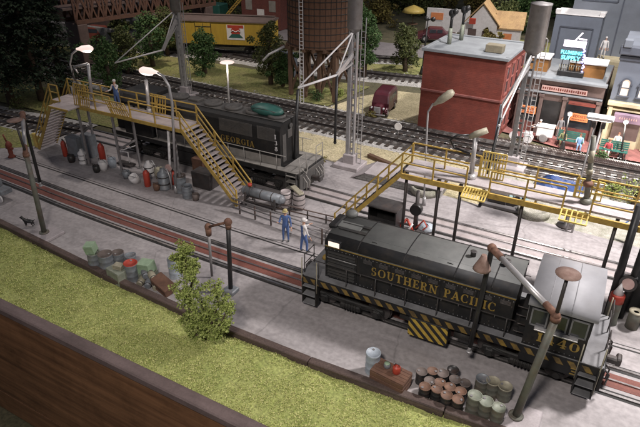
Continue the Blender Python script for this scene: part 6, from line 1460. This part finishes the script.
for k in range(110):
    c = A_ + (B_ - A_) * k / 109; m.box((c.x, c.y, .22), (.05, .04, .44))
m.build('pickets', 'brownstone', t)['kind'] = 'stuff'; m = MB(); m.bar(A_ + Vector((0, .03, .33)), B_ + Vector((0, .03, .33)), .03, .05); m.bar(A_ + Vector((0, .03, .12)), B_ + Vector((0, .03, .12)), .03, .05); m.build('rails', 'brownstone', t)
# ================================================================== WATER TOWER, REEFER, TRUSS, LAMPS BEHIND
b = Vector((-22.85, 41.5, 0)); t = thing('water_tower', 'large wooden water tank with dark hoops on a heavy timber frame', 'water tower', b)
ZT = 4.1; TR = 2.75
m = MB(); m.lathe([(TR, ZT + .25), (TR * .985, ZT + 6)], n=40, smooth=False); m.build('tank_staves', 'tankwood', t)
m = MB()
for k in range(12): z = ZT + .4 + k * .48; m.lathe([(TR * 1.0, z - .03), (TR * 1.012, z), (TR * 1.0, z + .03)], n=40)
for k in range(40): a = 2 * PI * k / 40; m.box((TR * 1.002 * math.cos(a), TR * 1.002 * math.sin(a), ZT + 3.1), (.025, .025, 5.7), rot=(0, 0, a))
m.build('hoops', 'under', t)
m = MB(); 
for k in range(7): m.box((-2.4 + k * .8, 0, ZT + .12), (.2, 2 * math.sqrt(max(.3, TR * TR - (2.4 - k * .8) ** 2)) + .4, .24))
m.box((0, -1.5, ZT - .12), (6.0, .3, .25)); m.box((0, 1.5, ZT - .12), (6.0, .3, .25)); m.lathe([(TR + .1, ZT + .24), (TR + .1, ZT + .27)], n=30); m.build('platform_beams', 'wood', t)
for x in (-2.1, -.7, .7, 2.1):
    for y in (-1.5, 1.5): m = MB(); m.box((x, y, ZT / 2 - .12), (.32, .32, ZT - .24), bev=.02); m.build('leg', 'wood', t)
m = MB()
for y in (-1.52, 1.52):
    for a, b2 in ((-2.1, -.7), (-.7, .7), (.7, 2.1)): m.bar((a, y, .3), (b2, y, ZT - .4), .12, .18); m.bar((b2, y, .3), (a, y, ZT - .4), .12, .18)
m.build('bracing', 'wood', t)
m = MB(); a = Vector((-.2, -TR - .12, 0))
for sx in (-.16, .16): m.box((a.x + sx, a.y, ZT / 2 + 2.6), (.04, .05, ZT + 5.8))
for k in range(32): m.box((a.x, a.y, .3 + k * .29), (.3, .04, .04))
m.build('ladder', 'white', t)
m = MB(); m.tube([(-2.2, -2.2, ZT + .1), (-3.2, -3.0, ZT - .5), (-3.6, -3.4, ZT - 1.0)], .1); m.build('spout', 'silver', t)
# reefer
A_, B_ = at(150, 56), at(268, 58); ang2 = math.atan2(B_.y - A_.y, B_.x - A_.x)
A_ = Vector((-46.0, 46.4, 0)); B_ = Vector((-33.6, 51.0, 0)); ang2 = math.atan2(B_.y - A_.y, B_.x - A_.x); Lr = (B_ - A_).length
t = thing('refrigerator_car', 'yellow wooden refrigerator car with a square emblem, standing on the far track', 'rail car', (B_ + A_) / 2, ang2)
m = MB(); m.box((0, 0, 2.35), (Lr, 2.8, 2.3), bev=.02); m.build('body', 'reefer', t)
m = MB(); m.xprism([(-1.5, 3.5), (-1.45, 3.62), (0, 3.95), (1.45, 3.62), (1.5, 3.5)], -Lr / 2 - .1, Lr / 2 + .1); m.box((0, 0, 3.98), (Lr, .5, .06)); m.build('roof', mat('car_roof_brown', (.12, .085, .075), None, 1.5, .8), t)
m = MB(); m.box((0, 0, 1.1), (Lr, 2.3, .25)); m.box((0, 0, .85), (Lr * .4, .4, .3)); m.build('underframe', 'under', t)
bogie(t, -Lr / 2 + 2.0, wb=.85, r=.42); bogie(t, Lr / 2 - 2.0, wb=.85, r=.42)
m = MB(); m.box((-.8, -1.43, 2.3), (1.7, .06, 2.1)); d = m.build('door', 'reefer', t); m = MB()
for x in (-1.65, .05, -.8): m.box((x, -1.47, 2.3), (.05, .04, 2.1))
for z in (1.6, 3.0): m.box((-.8, -1.475, z), (1.7, .03, .06))
m.build('door_hardware', 'under', d)
m = MB()
for k in range(7): m.box((Lr / 2 - .35, -1.44, 1.4 + k * .3), (.5, .04, .04))
m.box((Lr / 2 - .1, -1.44, 2.3), (.04, .04, 2.2)); m.box((Lr / 2 - .6, -1.44, 2.3), (.04, .04, 2.2)); m.build('side_ladder', 'under', t)
m = MB(); m.box((2.7, -1.415, 2.5), (1.9, .03, 1.5)); e = m.build('emblem', 'white', t)
m = MB(); m.box((2.7, -1.434, 3.08), (1.7, .012, .3)); m.lathe([(.5, -.01), (.5, .01)], c=(2.7, -1.434, 2.6), n=20, rot=(PI / 2, 0, 0)); m.build('red_field', 'red', e)
m = MB(); m.add([(1.9, -1.446, 1.95), (2.3, -1.446, 2.35), (3.1, -1.446, 2.35), (3.5, -1.446, 1.95), (1.9, -1.44, 1.95), (2.3, -1.44, 2.35), (3.1, -1.44, 2.35), (3.5, -1.44, 1.95)], [(0, 1, 2, 3), (0, 4, 5, 1), (2, 6, 7, 3), (1, 5, 6, 2), (0, 3, 7, 4)]); m.build('green_field', 'green_tarp', e)
m = MB(); m.tube([(2.2, -1.455, 2.55), (2.4, -1.455, 2.7), (2.7, -1.455, 2.55), (3.0, -1.455, 2.7), (3.2, -1.455, 2.55)], .05, 6); m.build('white_swash', 'white', e)
# truss bridge
Pt = at(76, 23, 4.0); Qt = at(213, 4, 4.0); L_ = (Vector((Qt.x, Qt.y)) - Vector((Pt.x, Pt.y))).length
t = thing('truss_bridge', 'rust brown girder truss bridge crossing the dark background at the top left', 'bridge', (Pt.x, Pt.y, Pt.z), math.atan2(Qt.y - Pt.y, Qt.x - Pt.x)); th = 2.6; npan = 11
Lb = L_ * 1.02; dz_ = (Qt.z - Pt.z) / L_
for y in (0, 2.6):
    m = MB(); m.bar((0, y, 0), (Lb, y, dz_ * Lb), .3, .35); m.bar((-1, y, th), (Lb, y, th + dz_ * Lb), .3, .35)
    for k in range(npan):
        a, b2 = Lb * k / npan, Lb * (k + 1) / npan; mdd = (a + b2) / 2
        m.bar((a, y, dz_ * a), (a, y, th + dz_ * a), .16, .16); m.bar((a, y, dz_ * a), (mdd, y, th + dz_ * mdd), .16, .2); m.bar((mdd, y, th + dz_ * mdd), (b2, y, dz_ * b2), .16, .2); m.bar((a, y, th + dz_ * a), (mdd, y, dz_ * mdd), .12, .14); m.bar((mdd, y, dz_ * mdd), (b2, y, th + dz_ * b2), .12, .14)
    m.build('side_truss', 'truss', t)
m = MB(); m.bar((-1, 1.3, th * .5), (Lb, 1.3, th * .5 + dz_ * Lb), 2.4, .2); m.build('deck', 'brownstone', t)
for x in (.5, Lb - 1):
    m = MB(); m.box((x, 1.3, -2.15), (1.0, 3.0, 3.9), bev=.05); m.build('pier', 'brownstone', t)
# background low structures
b = at(206, 30); t = thing('yellow_crane', 'yellow crane with a slanted boom behind the yellow refrigerator car', 'crane', (b.x, 62, 0)); m = MB(); q1 = at(218, 24, y=62) - Vector((b.x, 62, 0)); q2 = at(240, -2, y=62) - Vector((b.x, 62, 0))
for dx_ in (0, .45): m.bar(q1 + Vector((dx_, 0, 0)), q2 + Vector((dx_, 0, 0)), .13, .13)
for k in range(9): m.bar(q1.lerp(q2, k / 9), q1.lerp(q2, (k + 1) / 9) + Vector((.45, 0, 0)), .08, .08)
m.build('boom', 'yellow', t); m = MB(); m.box((q1.x, 0, 1.6), (2.4, 2, 1.8), bev=.1); m.box((q1.x, 0, .4), (2.8, 2.4, .6), bev=.1); m.build('cab', 'green_tarp', t)
b = at(262, 28); t = thing('brick_shed', 'small dark red brick house beyond the far track', 'shed', (b.x, 64, 0)); m = MB(); m.box((0, 0, 2.4), (6, 4, 4.8)); m.build('walls', 'brickred', t); m = MB(); gable(m, -3, 3, -2, 2, 4.8, 6.5, 'x'); m.build('roof', 'brownstone', t)
for x in (-1.8, 1.8):
    m = MB(); m.box((x, -2.02, 2.8), (1, .06, 1.3)); m.build('window', 'geo_band', t)
m = MB(); m.box((0, -2.02, 1.2), (1.1, .06, 2.3)); m.build('door', 'white', t)
b = at(130, 38); t = thing('pale_shed', 'small pale shed with a blue panel behind the left trees', 'shed', (b.x, b.y, 0), .2); m = MB(); m.box((0, 0, 1.4), (2.6, 2.2, 2.8)); m.build('walls', 'drum_grey', t); m = MB(); gable(m, -1.3, 1.3, -1.1, 1.1, 2.8, 3.5, 'x'); m.build('roof', 'dark_steel', t); m = MB(); m.box((.2, -1.12, 1.3), (.9, .05, .9)); m.build('panel', 'bluetarp', t)
t = thing('stone_wall', 'low dark stone retaining wall behind the main line at the left', 'wall', (-62, 45.3, 0), .02); m = MB(); m.box((0, 0, .9), (34, .5, 1.9), bev=.04); m.build('wall', 'stonewall', t)
t = thing('stone_wall', 'dark stone wall section between the trees and the water tower', 'wall', (-28.7, 44.9, 0), -.05); m = MB(); m.box((0, 0, 1.1), (2.6, .7, 2.2), bev=.06); m.build('wall', 'bluegrey', t)
t = thing('long_dark_shed', 'long dark shed with shelves of lumber behind the main line at the far left', 'shed', (-68, 52, 0), .1); m = MB(); m.box((0, 0, 1.6), (30, 3, 3.2)); m.build('walls', 'brownstone', t); m = MB(); m.box((0, -.3, 3.3), (31, 4, .25), rot=(.1, 0, 0)); m.build('roof', 'dark_steel', t)

# ================================================================== TREES
def tree(label, loc, h, w, kind='round', leaf='leaf_green', n=5200, seed=1, name='tree', size=.20, group='trees behind the tracks', base=.18):
    rr = random.Random(seed); t = thing(name, label, 'tree', loc, rr.uniform(0, 6), group)
    tr = MB(); tp = Vector((rr.uniform(-.2, .2), rr.uniform(-.2, .2), h * .92)); tr.tube([(0, 0, 0), (rr.uniform(-.1, .1), rr.uniform(-.1, .1), h * .4), tp], [.05 * w + .08, .035 * w + .05, .02], 8)
    cr = MB()
    if kind == 'conifer':
        lv = int(h / .42)
        for k in range(lv):
            z = h * base + (h * (1 - base)) * k / lv; r = w / 2 * (1 - k / lv) ** .85 + .1
            nb_ = 9
            for j in range(nb_):
                a = rr.uniform(0, 6.28); L_ = r * rr.uniform(.7, 1.12); e = Vector((math.cos(a) * L_, math.sin(a) * L_, z - L_ * .28))
                tr.tube([(0, 0, z), e], [.03, .01], 4)
                for q in range(int(n / lv / nb_)):
                    f = rr.random() ** .7; c = Vector((0, 0, z)).lerp(e, f) + Vector((rr.gauss(0, .10 + .1 * f), rr.gauss(0, .10 + .1 * f), rr.gauss(0, .07)))
                    s = size * rr.uniform(.6, 1.3); d = Vector((math.cos(a) + rr.gauss(0, .5), math.sin(a) + rr.gauss(0, .5), -.5 + rr.gauss(0, .2))).normalized(); v = d.cross(Vector((0, 0, 1))).normalized() * s * .35
                    cr.add([c - v, c + v, c + d * s], [(0, 1, 2)])
    else:
        nl_ = 11 if kind == 'round' else 8; cl = []
        for k in range(nl_):
            a = k * 2.4 + rr.uniform(-.5, .5); f = (k + .5) / nl_; z = h * (base + (.92 - base) * f); rad = w / 2 * (math.sin(PI * min(.95, f * .85 + .12))) * rr.uniform(.35, .75)
            c = Vector((math.cos(a) * rad, math.sin(a) * rad, z)); s = w * rr.uniform(.17, .27); cl.append((c, s)); tr.tube([(0, 0, z * .55), c * .6 + Vector((0, 0, z * .35)), c], [.05, .035, .012], 5)
        for k in range(nl_ * 2):
            c, s = cl[rr.randrange(nl_)]; cl.append((c + Vector((rr.gauss(0, s * .8), rr.gauss(0, s * .8), rr.gauss(0, s * .7))), s * rr.uniform(.35, .6)))
        tot = sum(s ** 2 for c, s in cl)
        for c, s in cl: leaf_cloud(cr, c, (s, s, s * .85), int(n * s * s / tot), size, rr)
    tr.build('trunk', 'bark', t); cr.build('crown', leaf, t); return t
protos = {}
def T_(px_, py_, hpx, w, kind, leaf, lab, seed, zadd=0, n=4200, size=.2, name='tree', group='trees behind the tracks'):
    b = at(px_, py_); top = at(px_, hpx, y=b.y + .01); h = max(1.2, top.z); return tree(lab, b, h, w, kind, leaf, n, seed, name, size, group)
T_(12, 104, -60, 5.2, 'conifer', 'leaf_dark', 'large dark conifer at the far left edge behind the grass', 21, n=7000, size=.28, name='conifer', group='dark conifers at the left')
T_(42, 100, -50, 4.6, 'conifer', 'leaf_dark', 'tall dark conifer left of the platform lamp', 22, n=7000, size=.28, name='conifer', group='dark conifers at the left')
T_(64, 94, -22, 4.4, 'conifer', 'leaf_dark', 'dark conifer directly behind the left end of the yellow platform', 23, n=6000, size=.26, name='conifer', group='dark conifers at the left')
T_(-6, 92, -60, 5.5, 'conifer', 'leaf_dark', 'dark conifer half cut off by the left edge of the picture', 24, n=6000, size=.28, name='conifer', group='dark conifers at the left')
T_(28, 70, -70, 6.5, 'conifer', 'leaf_dark', 'rear dark conifer seen between the two front ones', 25, n=6000, size=.3, name='conifer', group='dark conifers at the left')
T_(112, 92, 38, 3.7, 'open', 'leaf_green', 'open leafy tree behind the middle of the left platform', 31, n=3800)
T_(128, 74, 30, 3.4, 'round', 'leaf_olive', 'olive tree just right of the open leafy tree behind the platform', 32)
T_(153, 66, 12, 3.9, 'round', 'leaf_green', 'bushy tree left of the rear sand tower', 33)
T_(168, 55, 8, 3.4, 'round', 'leaf_olive', 'dark tree directly behind the rear sand tower', 34)
T_(205, 73, 32, 3.4, 'round', 'leaf_green', 'broad green tree in front of the yellow refrigerator car', 35)
T_(271, 84, 22, 3.2, 'round', 'leaf_olive', 'tall olive tree left of the wooden water tower', 36)
T_(283, 86, 55, 2.4, 'round', 'leaf_green', 'low dense shrub tree at the foot of the water tower', 37)
T_(364, 77, 6, 3.4, 'round', 'leaf_green', 'bright green tree right of the middle sand tower', 38, n=6000)
T_(405, 71, 25, 3.6, 'round', 'leaf_olive', 'bushy olive tree between the green tree and the red building', 39, n=5500)
for i, (a, b_, c_, w_, lf, lb) in enumerate(((352, 22, -8, 6, 'leaf_autumn', 'brownish tree beyond the road behind the sand tower tank'), (378, 22, 2, 5, 'leaf_autumn', 'brownish tree beyond the road, left of the umbrella'), (395, 8, -14, 6, 'leaf_olive', 'far tree above the umbrella'), (420, 14, -10, 6, 'leaf_olive', 'far tree above the white billboard'),
      (445, 8, -12, 6, 'leaf_autumn', 'far brownish tree behind the cottage roof'), (476, 18, -8, 5, 'leaf_autumn', 'far tree at the right end of the cottage roof'), (500, 38, 4, 5.5, 'leaf_olive', 'large olive tree right of the cottage station'), (515, 32, 0, 5, 'leaf_green', 'green tree just left of the fat silver tank'),
      (556, 18, -14, 5, 'leaf_green', 'green tree between the fat silver tank and the tall grey building'), (488, 50, 34, 2.4, 'leaf_autumn', 'small yellowish bush right of the cottage station'), (330, 20, -12, 5, 'leaf_olive', 'far dark tree behind the water tank'), (250, 14, -14, 5, 'leaf_olive', 'far dark tree above the brick house'), (190, 22, -12, 6, 'leaf_olive', 'far dark tree above the yellow refrigerator car'),
      (225, 10, -20, 6, 'leaf_olive', 'far dark tree behind the yellow crane'), (122, 44, 22, 3, 'leaf_olive', 'dark tree under the truss bridge, right of the red car'), (40, 30, -12, 6, 'leaf_dark', 'dark tree behind the left end of the truss bridge'))):
    T_(a, b_, c_, w_, 'round', lf, lb, 60 + i, n=2600, size=.34, group='far trees beyond the road')
for i, (a, b_, w_, lf, lb) in enumerate(((318, 100, 1.3, 'leaf_green', 'small bush beside the right legs of the water tower'), (372, 118, .9, 'leaf_autumn', 'small tuft beside the maroon van'), (318, 166, 1.1, 'leaf_autumn', 'low dry bush behind the rear of the black Georgia locomotive'), (600, 160, 1.0, 'leaf_green', 'low bush by the tall thin lamp poles'),
      (634, 205, 2.2, 'leaf_bush', 'green bush behind the right platform at the right edge'), (612, 196, 1.2, 'leaf_bush', 'low green bush behind the right platform railing'), (340, 96, .9, 'leaf_bush', 'small bush at the foot of the water tower ladder'), (20, 108, 1.5, 'leaf_olive', 'low dark bush under the far left conifer'))):
    tree(lb, at(a, b_), w_ * .6, w_, 'round', lf, 700, 90 + i, 'bush', .11, 'low bushes', base=.1)
# foreground bush: tall twig and low clump in one plant
b = at(205, 343); t = thing('leafy_bush', 'sprawling yellow green leafy bush growing in front of the kerb, with one tall upright branch', 'bush', (b.x, b.y, 0)); rr = random.Random(77); Yb = b.y + .15
st = MB(); lf = MB()
def bl(px_, py_, dy=0): q = at(px_, py_, y=Yb + dy); return Vector((q.x - b.x, q.y - b.y, q.z))
br = [([(203, 342), (193, 318), (187, 290), (186, 262), (184, 246)], .30, .0), ([(200, 335), (190, 305), (180, 290)], .26, .15), ([(203, 342), (205, 315), (200, 298)], .26, -.15), ([(205, 342), (214, 318), (218, 300), (215, 286)], .26, .1),
      ([(205, 342), (220, 325), (228, 308)], .24, -.1), ([(205, 342), (214, 336), (221, 330)], .20, -.2), ([(203, 342), (193, 332), (184, 318)], .2, -.2), ([(205, 340), (207, 325), (209, 308)], .28, .1), ([(190, 290), (194, 275), (192, 262)], .22, .1), ([(187, 268), (180, 262), (178, 256)], .17, -.05)]
for pts, s, dy in br:
    P = [bl(x, y, dy * (i / len(pts))) for i, (x, y) in enumerate(pts)]; P[0].z = max(P[0].z, 0) if P[0].z < .3 else P[0].z
    st.tube(P, [.045 - .03 * i / len(P) for i in range(len(P))], 6)
    for i in range(1, len(P)):
        for f in (.3, .7, 1.0):
            if i == 1 and f < .6: continue
            c = P[i - 1].lerp(P[i], f); 
            for _ in range(3):
                c2 = c + Vector((rr.gauss(0, s * .5), rr.gauss(0, s * .5), rr.gauss(0, s * .42))); st.tube([c, c2], [.01, .005], 4); leaf_cloud(lf, c2, (s * .85, s * .85, s * .65), 78, .095, rr, .15)
st.build('stems', 'bark', t); lf.build('foliage', 'leaf_bush', t)

# ================================================================== LIGHT: the room's ceiling lamps
w = bpy.data.worlds.new('World'); SC.world = w; w.use_nodes = True
w.node_tree.nodes['Background'].inputs[0].default_value = (0.75, 0.8, 1.0, 1); w.node_tree.nodes['Background'].inputs[1].default_value = 0.085
def spot(name, loc, target, power, size_deg, blend, radius, col):
    l = bpy.data.lights.new(name, 'SPOT'); l.energy = power; l.spot_size = math.radians(size_deg); l.spot_blend = blend; l.shadow_soft_size = radius; l.color = col
    o = bpy.data.objects.new(name, l); COL.objects.link(o); o.location = loc; d = Vector(target) - Vector(loc); o.rotation_euler = d.to_track_quat('-Z', 'Y').to_euler(); return o
spot('ceiling_lamp', (9, 27, 22), (3, 29, 0), 45000, 115, 1.0, 1.6, (1.0, .94, .93))
spot('ceiling_lamp', (-3, -3, 22), (-8, 12, 0), 15500, 95, 1.0, 1.6, (1.0, .92, .86))
spot('ceiling_lamp', (2, 33, 30), (-5, 51, 2), 36000, 80, 1.0, .9, (1.0, .95, .92))
spot('ceiling_lamp', (-4, 66, 27), (-12, 56, 0), 40000, 100, 1.0, .9, (1.0, .93, .88))
spot('ceiling_lamp', (-36, 28, 30), (-30, 27, 0), 7500, 85, 1.0, .9, (1.0, .90, .84))
spot('ceiling_lamp', (-36, 36, 26), (-46, 50, 2), 17000, 75, 1.0, .9, (1.0, .88, .78))
# small lit lamps of the layout
def pl_(loc, power, col=(1, .85, .75), r=.1):
    l = bpy.data.lights.new('lamp_bulb', 'POINT'); l.energy = power; l.color = col; l.shadow_soft_size = r; o = bpy.data.objects.new('lamp_bulb', l); COL.objects.link(o); o.location = loc
q = at(570, 114, y=at(562, 149).y); pl_(q + Vector((0, -.35, -.15)), 220)
q = at(626, 122, y=at(620, 158).y); pl_(q + Vector((0, -.35, -.15)), 220)
q = at(227, 62, y=at(229, 104).y); pl_(q + Vector((0, 0, -.4)), 60)
q = at(142, 72, y=21); pl_(q + Vector((0, 0, -.5)), 45)
q = at(88, 46, y=22.6); pl_(q + Vector((0, 0, -.5)), 35)
SC.view_settings.view_transform = 'Standard'; SC.view_settings.look = 'None'; SC.view_settings.exposure = 0.38; SC.view_settings.gamma = 1
bpy.context.view_layer.update()
